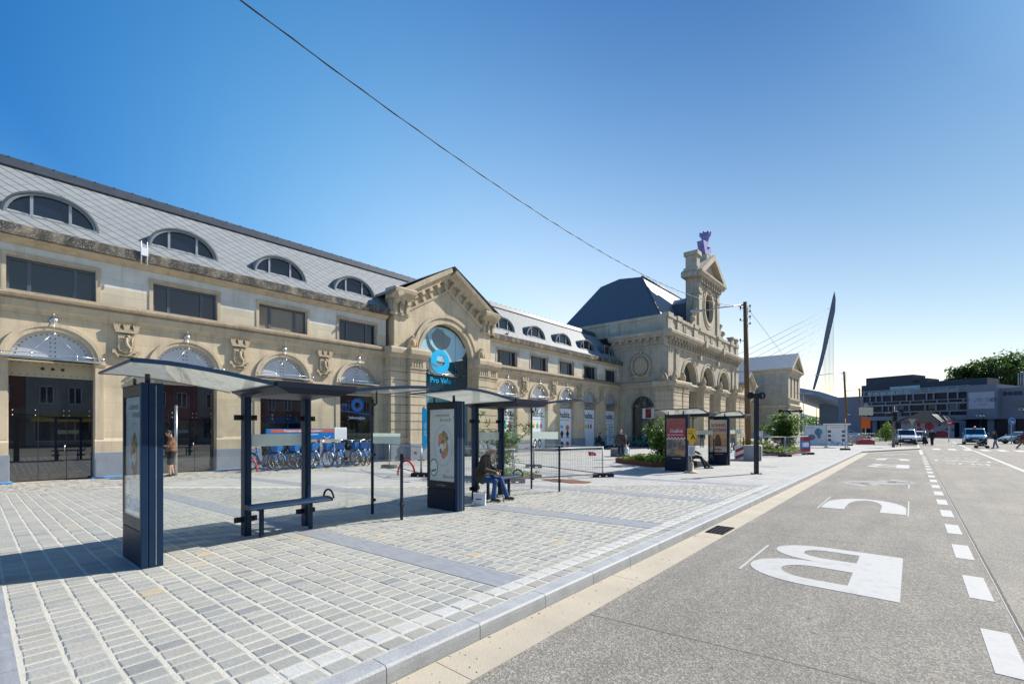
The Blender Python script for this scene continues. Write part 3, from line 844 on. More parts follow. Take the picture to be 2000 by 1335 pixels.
        r.tube([FW(b - 1.24, 4.28, .3), FW(b - .6, 4.28, .41), FW(b, 4.28, .44), FW(b + .6, 4.28, .41), FW(b + 1.24, 4.28, .3)], .012, 6)
        for s in (-.55, .55): r.tube([FW(b + s, 4.15, .41), FW(b + s, 4.34, .41)], .016, 6); r.tube([FW(b + s, 4.34, .41), FW(b + s * .05, 5.02, .2)], .007, 5)
        r.tube([FW(b, 5.0, .2), FW(b, 5.50, .1)], .012, 6); r.ell(FW(b, 5.0, .2), .05, 8, 6); r.ell(FW(b, 5.48, .05), (.05, .12, .12), 10, 6)
        r.tube([FW(b, 5.5, .1), FW(b, 5.72, .15)], .006, 5)
        for s in (-1.24, 1.24): r.ell(FW(b + s, 4.26, .25), .07, 8, 6)
        r.build('tie_rods', M['steel'], cn)
        if doors:
            g = MB()
            for a, e in ((-1.06, -.36), (-.345, .345), (.36, 1.06)): g.bfb(FW, b + a, b + e, .0, 3.57, -.33, -.31)
            dr = g.build('glass_door', M['pane_door'], st)
            k = MB()
            for a in (-.3525, .3525): k.bfb(FW, b + a - .008, b + a + .008, .0, 3.55, -.335, -.305)
            k.bfb(FW, b - 1.04, b + 1.04, 0, .035, -.34, -.30)
            k.build('door_joint', M['dot'], dr)
            k = MB()
            for a in (-.95, -.42, .28, .42, .95):
                for v in (2.25, 2.42): k.ell(FW(b + a, v, -.305), .022, 7, 5)
            k.tube([FW(b + .30, 1.0, -.27), FW(b + .30, 1.22, -.27)], .014, 6)
            k.build('door_fitting', M['steel'], dr)
    for i in range(len(bays) - 1):
        c = (bays[i] + bays[i + 1]) / 2
        mb = MB(); shield(mb, FW, c, 4.98, .74); cr = mb.build('coat_of_arms', M['stone_carved'], st)
        if crest_names and crest_names[i]:
            text('ribbon_lettering', crest_names[i], .115, M['ink'], cr, tuple(Vector(FW(c, 4.98 - .56, .127)) ), RX, .004, offset=.004)
    # lit roof slope, ridge and dormers
    mb = MB()
    a = lambda u, w, v: FW(u, v, w)
    r0, r1 = y0 - e0, y1 + e1
    mb.add([a(r0, .18, 8.45), a(r1, .18, 8.45), a(r1, -3.0, 11.62), a(r0, -3.0, 11.62), a(r1, -9.5, 11.2), a(r0, -9.5, 11.2), a(r0, -9.5, 8.3), a(r1, -9.5, 8.3)],
           [(0, 1, 2, 3), (3, 2, 4, 5), (0, 3, 5, 6), (1, 7, 4, 2)])
    rf = mb.build('roof', M['slate'], st)
    mb = MB(); mb.sweep(FW, [(-2.72, 11.38), (-2.68, 11.42), (-3.0, 11.86), (-3.35, 11.7), (-3.3, 11.3)], r0, r1)
    for k in range(int((r1 - r0) / .6)): mb.bfb(FW, r0 + .3 + k * .6, r0 + .34 + k * .6, 11.6, 11.865, -3.05, -2.95)
    mb.build('ridge_cap', M['ridge'], rf)
    for b in bays: dormer(b)
def dormer(b):
    """half-round eyebrow dormer with a zinc hood, standing on the slope"""
    w0 = -.42; z0 = 8.98; rx, rz = 1.16, .90; n = 18
    sl = lambda v: .18 - (v - 8.45) * (3.18 / 3.17)
    h = MB()
    pts = [(math.cos(pi * k / n), math.sin(pi * k / n)) for k in range(n + 1)]
    vs = []; fs = []
    for c, s in pts:
        for (ax, az, ww) in ((rx, rz, w0 + .10), (rx * 1.06, rz * 1.08, w0 + .09), (rx * 1.075, rz * 1.10, None)):
            u = b + ax * c; v = z0 + az * s
            vs.append(FW(u, v, ww if ww is not None else min(w0 - .02, sl(v) - .05)))
    for k in range(n):
        for j in (0, 1):
            i = 3 * k + j; fs.append((i, i + 1, i + 4, i + 3))
    h.add(vs, fs, False)
    hd = h.build('dormer', M['hood'], st)
    h = MB(); h.ring(FW, b, z0, .93, 1.0, w0 - .12, w0 + .06, n=n, sx=rx, sy=rz)
    h.bfb(FW, b - rx, b + rx, z0 - .07, z0 + .03, w0 - .2, w0 + .10); h.build('dormer_frame', M['zinc'], hd)
    f = MB()
    for s in (-.5, .46): f = MB(); f.bfb(FW, b + s - .04, b + s + .04, z0 + .03, z0 + rz * math.sqrt(1 - (s / rx) ** 2) * .95, w0 - .1, w0 + .0); f.build('mullion', M['alu'], hd)
    g = MB(); g.prism(FW, [(b + .95 * rx * c, z0 + .02 + .94 * rz * s) for c, s in pts], w0 - .09, w0 - .06)
    g.build('pane', M['pane'], hd)
M['hood'] = pm('dark_zinc_hood', (.085, .098, .105), .5, .2, 3.)
M['panelstone'] = pm('stone_coloured_panel', (.42, .36, .25), .5, .06, 2.)
B0 = 1.76; BP = 3.86
wing([B0 - 2 * BP, B0 - BP, B0, B0 + BP, B0 + 2 * BP, B0 + 3 * BP], -7.9, 15.05, True, [None, None, 'BRUGES', 'GAND', 'MONS'], e1=4.1)
wing([25.35 + 3.83 * i for i in range(5)], 23.3, 42.4, False, None, doors=False, detail=False, e0=4.1)
wing([67.5 + 3.83 * i for i in range(5)], 65.6, 84.9, False, None, detail=False, e1=4.)
wing([95.], 93.0, 99, False, None, detail=False, e0=4.)

def gabled_pavilion(c, logo=False):
    """gabled entrance bay with a great glazed arch between rusticated piers"""
    F = FX(-21.9); hw = 3.9
    mb = MB()
    outer = [(c - hw, 0), (c + hw, 0), (c + hw, 8.85), (c, 11.15), (c - hw, 8.85)]
    mb.wall(F, outer, [arch_hole(c, 2.1, 6.15, .0, 28)], 0, .55)
    for s in (-1, 1): mb.bfb(F, c + s * hw - .01, c + s * hw + .01, 0, 9.2, -4.6, 0)
    mb.build('pavilion_wall', M['stone'], st)
    mb = MB()
    for r0, r1, w in ((2.1, 2.28, .05), (2.28, 2.46, .0), (2.46, 2.66, .08)): mb.ring(F, c, 6.15, r0, r1, -.04, w + .02, n=36)
    for s in (-1, 1):
        for k in (0, 1): mb.bfb(F, *sorted((c + s * (2.1 + k * .3), c + s * (2.27 + k * .3))), 0.95, 6.15, -.02, .05)
    mb.build('archivolt', M['stone_trim'], st)
    # piers
    for s in (-1, 1):
        mb = MB()
        iu = sorted((c + s * 2.15, c + s * 3.25)); ou = sorted((c + s * 3.28, c + s * 4.32))
        rusticated(mb, F, iu[0], iu[1], 1.3, 5.18, 0, .62); rusticated(mb, F, ou[0], ou[1], 1.3, 5.18, -.5, .30)
        for (a, b), w in ((iu, .62), (ou, .30)):
            mb.bfb(F, a - .04, b + .04, .95, 1.3, -.3, w + .05)
            mb.bfb(F, a - .03, b + .03, 5.18, 5.24, -.3, w + .06)
            mb.bfb(F, a, b, 5.24, 5.72, -.3, w + .01)
            for k in range(5): mb.bfb(F, a + .08 + k * (b - a - .16) / 5, a + .16 + k * (b - a - .16) / 5, 5.28, 5.70, w, w + .05)
            mb.sweep(F, [(-.3, 5.72), (w + .06, 5.72), (w + .12, 5.86), (w + .26, 5.96), (w + .28, 6.18), (w + .24, 6.30), (-.3, 6.33)], a - .14, b + .14)
        pr = mb.build('pier', M['stone_trim'], st)
        p2 = MB()
        for (a, b), w in ((iu, .72), (ou, .4)): p2.bfb(F, a - .06, b + .06, 0, .95, -.3, w)
        p2.build('plinth', M['bluestone'], pr, .012)
        p3 = MB(); shell_ornament(p3, F, (iu[0] + iu[1]) / 2 + s * .1, 6.33, .95, .05); p3.build('shell_ornament', M['stone_carved'], pr)
    # raking cornice with brackets
    mb = MB(); k = 2.3 / hw
    L = math.hypot(1, k); cu = Vector((0, 1, 0))
    for s in (-1, 1):
        U = Vector((0, s / L, -k / L)); Nn = Vector((1, 0, 0)); V = Vector((0, s * k / L, 1 / L))
        O = Vector(F(c, 11.15)); ln = (hw + .0) * L
        mp = lambda u, v, w=0., O=O, U=U, V=V, Nn=Nn: O + U * u + V * v + Nn * w
        mb.sweep(mp, [(-.1, -.08), (.32, -.08), (.36, .08), (.5, .16), (.66, .22), (.7, .42), (.62, .5), (-.1, .52)], -.02, ln)
        mb.sweep(mp, [(-.02, -.78), (.10, -.78), (.14, -.66), (-.02, -.64)], .25, ln - .3)
        for i in range(6):
            u = .42 + i * .66
            mb.prism(mp, [(u, -.66), (u + .2, -.66), (u + .2, -.08), (u, -.08)], 0, .14)
            mb.prism(mp, [(u - .02, -.28), (u + .22, -.28), (u + .22, -.08), (u - .02, -.08)], .1, .32)
        # level return block at the foot
        a, b = sorted((c + s * (hw - .95), c + s * (hw + .25)))
        mb.sweep(F, [(-.3, 9.02), (.34, 9.02), (.38, 9.16), (.52, 9.24), (.68, 9.3), (.72, 9.5), (.64, 9.58), (-.3, 9.60)], a - .12, b + .12)
        mb.bfb(F, a, b, 8.2, 9.02, -.2, .08); mb.bfb(F, a - .05, b + .05, 8.18, 8.28, -.2, .14)
        for i in range(3):
            u = a + .1 + i * .42; mb.bfb(F, u, u + .2, 8.28, 9.02, .0, .2); mb.bfb(F, u - .02, u + .22, 8.75, 9.02, .1, .34)
    mb.build('pediment_cornice', M['stone_trim'], st)
    mb = MB()                                          # its own saddle roof
    e = hw + .5
    vs = []
    for w in (.72, -3.6): vs += [F(c - e, 9.62 - .26, w), F(c, 11.72, w), F(c + e, 9.62 - .26, w), F(c + e, 9.22, w), F(c - e, 9.22, w)]
    mb.add([v for v in vs], [(0, 1, 6, 5), (1, 2, 7, 6), (5, 6, 7, 8, 9), (2, 3, 8, 7), (0, 5, 9, 4)])
    mb.build('pavilion_roof', M['zinc'], st)
    mb = MB(); mb.sweep(F, [(-4, 8.1), (-1.2, 8.1), (-1.2, 9.3), (-4, 9.3)], c - hw, c + hw); mb.build('wall', M['stone'], st)
    g = MB(); g.prism(F, arch_hole(c, 2.1, 6.15, 4.0, 28), -.42, -.38); gl = g.build('great_window', M['pane_teal'], st)
    g2 = MB(); g2.bfb(F, c - 2.1, c + 2.1, .05, 4.0, -.42, -.385); g2.build('lower_glazing', M['pane_pale'], gl)
    k = MB()
    for s in (-1.05, 0., 1.05): k.bfb(F, c + s - .012, c + s + .012, .05, 6.15 + math.sqrt(2.1 ** 2 - s * s) - .02, -.383, -.37)
    k.bfb(F, c - 2.1, c + 2.1, 3.96, 4.05, -.384, -.35); k.build('glazing_bar', M['alu_dark'], gl)
    k = MB(); k.tube([F(c - 2.1, 5.2, -.3), F(c + 2.1, 5.2, -.3)], .022, 6)
    for s in (-1.05, 0, 1.05):
        for d in (-.1, .1):
            k.ell(F(c + s + d, 5.12, -.33), .03, 6, 5); k.ell(F(c + s + d, 5.28, -.33), .03, 6, 5)
    k.build('stay_rod', M['steel'], gl)
    if logo:
        cc = c - .25
        k = MB(); k.prism(F, [(c + 1.98 * math.cos(a), 7.05 + 1.1 * math.sin(a)) for a in [pi * (1 + i / 20) for i in range(21)]] + [(c + 1.98 * math.cos(a), 6.25 + 1.85 * math.sin(a)) for a in [math.asin(.43) + (pi - 2 * math.asin(.43)) * i / 20 for i in range(21)]], -.382, -.376)
        k.build('window_film', M['cyan_pale'], gl)
        k = MB(); k.prism(F, [(c - .15 + .78 * math.cos(a), 7.55 + .85 * math.sin(a)) for a in [pi + pi * i / 16 for i in range(17)]] + [(c + .2, 7.7), (c - .1, 7.95), (c - .5, 8.0)], -.376, -.372)
        for i in range(14):
            a0, a1 = pi * (1.02 + .5 * i / 14), pi * (1.02 + .5 * (i + 1) / 14); t0 = .22 * math.sin(pi * i / 14) + .02; t1 = .22 * math.sin(pi * (i + 1) / 14) + .02
            P = lambda a, r: (c + .1 + r * 1.35 * math.cos(a), 7.7 + r * 1.25 * math.sin(a))
            k.prism(F, [P(a0, 1), P(a1, 1), P(a1, 1 + t1), P(a0, 1 + t0)], -.376, -.372)
        k.build('film_pattern', M['pane_teal'], gl)
        k = MB(); k.mi = 0
        n = 44                                          # thick ring, its hole pushed off centre
        for i in range(n):
            a0 = 2 * pi * i / n; a1 = 2 * pi * (i + 1) / n
            P = lambda a, r, o: (cc + o[0] + r * math.cos(a), 5.94 + o[1] + r * math.sin(a))
            k.prism(F, [P(a0, .34, (.05, .09)), P(a0, .75, (0, 0)), P(a1, .75, (0, 0)), P(a1, .34, (.05, .09))], -.369, -.362)
        k.build('ring_emblem', M['cyan'], gl)
        k = MB(); k.prism(F, [(cc - .76, 5.86), (cc - .60, 5.66), (cc - .36, 5.56), (cc - .14, 5.60), (cc - .2, 5.70), (cc - .45, 5.74)], -.362, -.358); k.build('ring_tail', M['pane_teal'], gl)
        text('lettering', 'Pro Velo', .47, M['cyan'], gl, tuple(Vector(F(c - .2, 4.62, -.366)) ), RX, .004, offset=.006)
gabled_pavilion(19.2, True)
gabled_pavilion(88.9)

# ---- great central pavilion
XM = -17.4; FM = FX(XM); YM = 42.4; YN = 65.6; FK = FY(YM)
cs = [48.3, 54., 59.7]
mb = MB(); mb.wall(FM, [(YM, 0), (YN, 0), (YN, 9.7), (YM, 9.7)], [arch_hole(c, 1.95, 6.68, 0, 26) for c in cs], 0, .75)
mb.wall(FK, [(-31, 0), (XM, 0), (XM, 9.7), (-31, 9.7)], [arch_hole(-19.85, 1.2, 3.75, 0, 20)], 0, .4)
mb.wall(FY(YN), [(-31, 0), (XM, 0), (XM, 12.6), (-31, 12.6)], [], 0, .1)
mb.bfb(FM, YM + .6, YN - .3, 9.6, 12.2, -.9, -.1)
mb.build('main_wall', M['stone_old'], st)
mb = MB()
for c in cs:
    for r0, r1, w in ((1.95, 2.13, .04), (2.13, 2.27, .0), (2.27, 2.42, .07)): mb.ring(FM, c, 6.68, r0, r1, -.05, w + .02, n=30)
mb.ring(FK, -19.85, 3.75, 1.2, 1.36, -.03, .05, n=24)
# corner pilasters on the upper floor
for a, b in ((YM - .0, YM + 1.2), (YM + 1.9, YM + 2.7), (YN - 1.2, YN), (YN - 2.7, YN - 1.9)): mb.bfb(FM, a, b, 6.3, 9.6, 0, .14)
mb.bfb(FK, XM - 1.3, XM - .0, 6.3, 9.6, 0, .14); mb.bfb(FK, -22.9, -22.0, 6.3, 9.6, 0, .10)
for z in (9.25,):
    for u in (YM + .35, YM + .85, YM + 2.05, YM + 2.45, YN - 2.45, YN - 2.05, YN - .85, YN - .35):
        mb.ell(FM(u, z, .16), (.1, .12, .22), 8, 6)
mb.build('pilaster', M['stone_old'], st)
mb = MB()                                              # cornices: string course, bracketed main cornice
mb.sweep(FM, MIDC, YM - .3, YN); mb.sweep(FK, MIDC, -22.3, XM + .3); mb.sweep(FM, MIDT, YM - .3, YN); mb.sweep(FK, MIDT, -22.3, XM + .3)
CORN = [(0, 9.55), (.12, 9.55), (.18, 9.66), (.14, 9.74), (.1, 9.80), (.1, 10.42), (.55, 10.42), (.6, 10.55), (.78, 10.66), (.82, 10.88), (.74, 10.98), (.0, 11.06)]
mb.sweep(FM, CORN, YM - .82, YN); mb.sweep(FK, CORN, -23.2, XM - .003)
for i in range(30):
    u = YM + .25 + i * (YN - YM - .5) / 29
    mb.prism(lambda a, v, w, u=u: FM(u + a, v, w), [(-.11, 9.8), (.11, 9.8), (.11, 10.42), (-.11, 10.42)], .1, .26)
    mb.bfb(FM, u - .13, u + .13, 10.14, 10.42, .2, .5)
for i in range(8):
    u = -22.7 + i * .72
    mb.bfb(FK, u - .11, u + .11, 9.8, 10.42, .1, .26); mb.bfb(FK, u - .13, u + .13, 10.14, 10.42, .2, .5)
for u in (YM + 8.6, YM + 14.6): mb.bfb(FM, u - .25, u + .25, 9.1, 9.6, 0, .3); mb.bfb(FM, u - .3, u + .3, 10.4, 11.05, .3, .92)
mb.build('main_cornice', M['stone_old'], st)
mb = MB()                                              # attic parapet
mb.bfb(FM, YM, YN, 11.06, 12.42, -.5, -.02); mb.bfb(FM, YM - .05, YN + .05, 12.30, 12.60, -.55, .12)
mb.bfb(FK, -31, XM - .5, 11.06, 12.42, -.5, -.02); mb.bfb(FK, -31, XM + .1, 12.30, 12.60, -.55, .10)
for u in (YM + .0, YM + 2.3, YM + 6.9, YM + 14.9, YN - 3.4, YN - 1.1):
    mb.bfb(FM, u, u + 1.1, 11.06, 12.3, -.1, .12); mb.bfb(FM, u - .05, u + 1.15, 12.3, 12.74, -.5, .2)
for u in (-23.3, -18.4): mb.bfb(FK, u, u + 1.0, 11.06, 12.3, -.1, .10)
for u in (YM + 4.2, YM + 10.5, YM + 12.4, YM + 17.6): mb.bfb(FM, u, u + .3, 11.5, 12.1, -.1, .06); mb.bfb(FM, u + .5, u + .8, 11.5, 12.1, -.1, .06)
for u in (YN - 2.2, YN - .4): mb.bfb(FM, u - .35, u + .35, 12.6, 13.25, -.5, .1); mb.bfb(FM, u - .45, u + .45, 13.25, 13.42, -.6, .2)
mb.build('parapet', M['stone_old'], st)
# piers with carved caps
PI = [(YM - .35, YM + 1.75), (YM + 2.05, YM + 3.55), (50.25, 52.05), (55.95, 57.75), (YN - 3.55, YN - 2.05), (YN - 1.75, YN + .35)]
for a, b in PI:
    mb = MB(); rusticated(mb, FM, a, b, 1.2, 5.2, 0, .78)
    mb.bfb(FM, a - .04, b + .04, .0, 1.2, 0, .86); mb.bfb(FM, a - .04, b + .04, 5.2, 5.27, 0, .84); mb.bfb(FM, a, b, 5.27, 5.75, 0, .79)
    for k in range(9): mb.bfb(FM, a + .06 + k * (b - a - .1) / 9, a + .13 + k * (b - a - .1) / 9, 5.3, 5.73, .75, .84)
    mb.sweep(FM, [(0, 5.75), (.84, 5.75), (.92, 5.9), (1.04, 5.98), (1.06, 6.16), (1.0, 6.26), (0, 6.3)], a - .12, b + .12)
    pr = mb.build('pier', M['stone_trim'], st)
    p3 = MB(); shell_ornament(p3, FM, (a + b) / 2, 6.3, 1.15, .35); p3.bfb(FM, (a + b) / 2 - .3, (a + b) / 2 + .3, 6.3, 6.8, 0, .36); p3.build('shell_ornament', M['stone_carved'], pr)
mb = MB()                                              # flank: rusticated corner pier and inner strip
m2 = MB(); rusticated(m2, FK, -22.28, -21.7, 1.2, 5.2, 0, .10); m2.build('quoin_strip', M['stone_trim'], st)
rusticated(mb, FK, -18.45, XM + .78, 1.2, 5.2, -.1, .36)
mb.bfb(FK, -18.5, XM + .84, 0, 1.2, -.1, .42); mb.bfb(FK, -18.5, XM + .82, 5.2, 5.27, -.1, .42); mb.bfb(FK, -18.45, XM + .78, 5.27, 5.75, -.1, .37)
for k in range(16): mb.bfb(FK, -18.4 + k * .108, -18.33 + k * .108, 5.3, 5.72, .3, .42)
mb.sweep(FK, [(-.1, 5.75), (.42, 5.75), (.5, 5.9), (.6, 5.98), (.62, 6.16), (.56, 6.26), (-.1, 6.3)], -18.6, XM + .95)
mb.bfb(FK, -18.5, XM + .84, 0, .02, 0, .43)
pr = mb.build('pier', M['stone_trim'], st)
p3 = MB(); shell_ornament(p3, FK, -17.6, 6.3, 1.1, .2); p3.bfb(FK, -17.9, -17.3, 6.3, 6.8, 0, .22); p3.build('shell_ornament', M['stone_carved'], pr)
mb = MB(); mb.bfb(FK, -21.7, -21.05, 0, .95, 0, .1); mb.bfb(FK, -18.65, -18.5, 0, .95, 0, .1); mb.build('plinth', M['bluestone'], st)
# windows
for c in cs:
    g = MB(); g.prism(FM, arch_hole(c, 1.95, 6.68, .02, 26), -.70, -.66); gw = g.build('great_window', M['pane_teal'], st)
    k = MB()
    for s in (-.98, 0, .98): k.bfb(FM, c + s - .02, c + s + .02, 0, 6.68 + math.sqrt(1.95 ** 2 - s * s) - .03, -.665, -.63)
    for v in (3.4, 6.66): k.bfb(FM, c - 1.95, c + 1.95, v, v + .06, -.664, -.62)
    k.build('glazing_bar', M['alu_dark'], gw)
g = MB(); g.prism(FK, arch_hole(-19.85, 1.2, 3.75, .02, 20), -.38, -.34); gw = g.build('arched_window', M['pane_door'], st)
k = MB()
for s in (-.5, .5): k.bfb(FK, -19.85 + s - .02, -19.85 + s + .02, 0, 4.8, -.345, -.31)
k.build('glazing_bar', M['alu_dark'], gw)
k = MB(); k.bfb(FK, -19.95, -18.75, 2.75, 3.75, -.30, -.26); k.build('window_poster', M['white'], gw)
k = MB(); k.bfb(FK, -19.65, -19.05, 2.80, 3.70, -.27, -.255); k.build('poster_picture', pm('red_picture', (.30, .03, .025), .5, .9, 3.), gw)
# great coat of arms on the flank
mb = MB()
mb.prism(FK, [(-19.98 + .72 * math.cos(a), 7.85 + .85 * math.sin(a)) for a in [2 * pi * i / 24 for i in range(24)]], 0, .16)
mb.prism(FK, [(-19.98 + u, 7.9 + v) for u, v in ((-.5, .5), (.5, .5), (.5, -.2), (.3, -.55), (0, -.7), (-.3, -.55), (-.5, -.2))], .1, .24)
for i in range(26):
    a = 2 * pi * i / 26; mb.ell(FK(-19.98 + .95 * math.cos(a), 7.85 + 1.1 * math.sin(a), .12), (.17, .12, .17), 7, 5)
for i in range(7): mb.ell(FK(-20.52 + i * .18, 8.72 + .06 * (3 - abs(i - 3)), .2), .11, 7, 5)
mb.ell(FK(-19.98, 9.2, .15), (.12, .1, .22), 8, 6)
for s in (-1, 1): mb.tube([FK(-19.98 + s * .2, 6.95, .2), FK(-19.98 + s * .6, 6.8, .25), FK(-19.98 + s * 1.0, 7.05, .18)], [.12, .15, .08], 8)
mb.build('great_coat_of_arms', M['stone_carved'], st)
# roof: tall hipped pavilion
mb = MB()
b = [(-18.2, YM + .7, 12.45), (-18.2, YN - .7, 12.45), (-30.3, YN - .7, 12.6), (-30.3, YM + .7, 12.6)]
tpp = [(-22.2, 47.2, 18.2), (-22.2, 60.8, 18.2), (-27.2, 60.8, 18.1), (-27.2, 47.2, 18.1)]
mid = [(-24.7, 47.0, 18.45), (-24.7, 61., 18.45)]
mb.add(b + tpp + mid, [(0, 1, 5, 4), (1, 2, 6, 9, 5), (2, 3, 7, 6), (3, 0, 4, 8, 7), (4, 5, 9, 8), (8, 9, 6, 7)])
rf = mb.build('main_roof', M['slate_dark'], st)
mb = MB(); mb.tube([(-22.15, 47.2, 18.22), (-22.15, 60.8, 18.22)], .12, 6); mb.tube([(-22.15, 47.2, 18.2), (-18.2, YM + .7, 12.5)], .07, 6); mb.tube([(-22.15, 60.8, 18.2), (-18.2, YN - .7, 12.5)], .07, 6)
for k in range(16): mb.ell((-22.15, 47.6 + k * .85, 18.36), .08, 6, 4)
mb.build('ridge_cap', M['ridge'], rf)
# clock gable
GC = 53.95; FG = FX(-17.35); gh = 3.5
def oval(cu, cv, ru, rv, n=36): return [(cu + ru * math.cos(2 * pi * i / n), cv + rv * math.sin(2 * pi * i / n)) for i in range(n)]
mb = MB(); mb.wall(FG, [(GC - gh, 12.45), (GC + gh, 12.45), (GC + gh, 18.2), (GC - gh, 18.2)], [oval(GC, 15.3, 1.35, 1.75)], 0, .45)
mb.bfb(FG, GC - gh, GC - gh + .01, 12.45, 18.2, -1.25, 0); mb.bfb(FG, GC + gh - .01, GC + gh, 12.45, 18.2, -1.25, 0); mb.bfb(FG, GC - gh, GC + gh, 12.45, 18.2, -1.26, -1.2)
for s in (-1, 1):
    a, c2 = sorted((GC + s * gh, GC + s * (gh - .85))); mb.bfb(FG, a, c2, 12.5, 16.3, 0, .16); mb.bfb(FG, a - .06, c2 + .06, 16.3, 16.55, -.05, .26)
    mb.bfb(FG, a, c2, 16.55, 17.4, 0, .16)
    mb.bfb(FY(GC - gh) if s < 0 else FY(GC + gh), -18.6, -17.35, 16.3, 16.55, -.06 if s > 0 else 0, .1)
mb.bfb(FG, GC - gh + .8, GC + gh - .8, 16.75, 16.9, 0, .1)
gb = mb.build('clock_gable', M['stone_old'], st)
mb = MB()
mb.ring(FG, GC, 15.3, 1.35, 1.62, -.06, .14, 0, 2 * pi, 40, 1., 1.28); mb.ring(FG, GC, 15.3, 1.62, 1.85, -.06, .07, 0, 2 * pi, 40, 1., 1.28)
mb.build('oval_frame', M['stone_trim'], gb)
mb = MB(); mb.prism(FG, oval(GC, 15.3, 1.36, 1.76), -.40, -.36); mb.build('pane', M['pane'], gb)
mb = MB()
for i in range(9): mb.bfb(FG, GC - gh + .2 + i * .8, GC - gh + .42 + i * .8, 17.42, 18.02, 0, .42)
mb.sweep(FG, [(-1.5, 18.02), (.5, 18.02), (.56, 18.2), (.74, 18.3), (.76, 18.5), (-1.5, 18.52)], GC - gh - .75, GC + gh + .75)
for s in (-1, 1):
    A = GC + s * (gh + .8)
    mb.prism(FG, [(A, 18.5), (GC, 21.15), (GC, 20.5), (A - s * 1.05, 18.5)], -1.5, .74)
mb.prism(FG, [(GC - gh + .4, 18.5), (GC + gh - .4, 18.5), (GC, 20.55)], -1.4, .1)
mb.build('pediment', M['stone_old'], gb)
mb = MB()                                              # chimney-like pedestal, crowning sculpture
mb.bfb(FG, GC - gh - .5, GC - gh + .75, 18.5, 19.0, -1.3, .2); mb.bfb(FG, GC - gh - .35, GC - gh + .6, 19.0, 20.3, -1.15, .05); mb.bfb(FG, GC - gh - .5, GC - gh + .75, 20.3, 20.75, -1.3, .2)
mb.build('pedestal', M['stone_old'], gb)
mb = MB(); mb.bfb(FG, GC - 1.0, GC + .9, 20.3, 21.15, -1.0, .15); mb.ell(FG(GC + .5, 21.2, -.3), (.5, .6, .5), 10, 7); mb.build('sculpture_base', M['stone_old'], gb)
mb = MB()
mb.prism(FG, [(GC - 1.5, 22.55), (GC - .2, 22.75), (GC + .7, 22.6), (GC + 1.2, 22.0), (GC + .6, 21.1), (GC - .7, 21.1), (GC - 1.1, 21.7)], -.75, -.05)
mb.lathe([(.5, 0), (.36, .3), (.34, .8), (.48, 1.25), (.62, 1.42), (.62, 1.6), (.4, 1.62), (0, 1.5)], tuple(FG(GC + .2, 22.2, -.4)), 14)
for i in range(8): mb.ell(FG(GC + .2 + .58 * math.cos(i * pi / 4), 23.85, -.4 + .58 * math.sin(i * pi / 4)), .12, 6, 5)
mb.build('crowning_sculpture', pm('violet_sculpture', (.20, .19, .46), .7, .3, 2.), gb)  # sculpture body coloured violet all over
for s in (-1, 1):
    mb = MB()
    pts = []
    for i in range(26):
        a = i / 25 * 3.6 * pi / 2; r = .75 * (1 - i / 32)
        pts.append(FG(GC + s * (gh + .75 + r * math.cos(a + 2.2) * .9), 13.9 + r * math.sin(a + 2.2) * 1.2, -.15))
    mb.tube(pts, .17, 7); mb.prism(FG, [(GC + s * gh, 12.6), (GC + s * (gh + 1.9), 12.6), (GC + s * (gh + 1.6), 13.1), (GC + s * (gh + .9), 13.4), (GC + s * (gh + .35), 14.6), (GC + s * gh, 15.9)], -.35, .02)
    mb.ell(FG(GC + s * (gh + 1.55), 13.2, .0), .34, 9, 7); mb.ell(FG(GC + s * (gh + .8), 14., .0), .26, 9, 7)
    mb.build('volute', M['stone_carved'], gb)
mb = MB(); mb.prism(FG, [(GC - 2.9, 12.5), (GC + 2.9, 12.5), (GC + 2.9, 15.6), (GC, 16.9), (GC - 2.9, 15.6)], -6.5, -1.25); mb.build('gable_roof', M['slate_dark'], gb)

# ---- end pavilion
ye0, ye1 = 99., 110.6
F = FX(-17.4); FE = FY(ye0)
mb = MB()
hs = [rect_hole(c - .7, c + .7, 7.6, 11.6) for c in (101.5, 104.8, 108.1)] + [arch_hole(c, .9, 3.4, 0, 14) for c in (101.5, 104.8, 108.1)]
mb.wall(F, [(ye0, 0), (ye1, 0), (ye1, 12.7), (ye0, 12.7)], hs, 0, .5)
mb.wall(FE, [(-31, 0), (-17.4, 0), (-17.4, 12.7), (-31, 12.7)], [], 0, .1); mb.bfb(FE, -21.4, -17.4, 5.6, 12.4, 0, .12); mb.bfb(FE, -17.9, -17.38, .9, 5.5, 0, .16)
mb.bfb(F, ye1 - .05, ye1, 0, 12.7, -13, 0)
mb.build('end_pavilion_wall', M['stone_old'], st)
mb = MB(); mb.sweep(F, MIDC, ye0 - .3, ye1); mb.sweep(FE, MIDC, -22.2, -17.1); mb.sweep(F, MIDT, ye0 - .3, ye1); mb.sweep(FE, MIDT, -22.2, -17.1)
CO = [(0, 12.2), (.15, 12.25), (.25, 12.5), (.7, 12.7), (.75, 12.95), (0, 13.05)]
mb.sweep(F, CO, ye0 - .7, ye1 + .3); mb.sweep(FE, CO, -31, -16.65)
mb.sweep(F, [(0, 7.1), (.3, 7.2), (.32, 7.35), (0, 7.45)], ye0 - .2, ye1)
mb.build('cornice', M['stone_trim'], st)
mb = MB(); c = (ye0 + ye1) / 2
for s in (-1, 1): mb.prism(F, [(c + s * 6.5, 12.95), (c, 16.35), (c, 15.7), (c + s * 5.3, 12.95)], -.5, .75)
mb.prism(F, [(c - 5.4, 12.95), (c + 5.4, 12.95), (c, 15.75)], -.4, .05); mb.build('pediment', M['stone_old'], st)
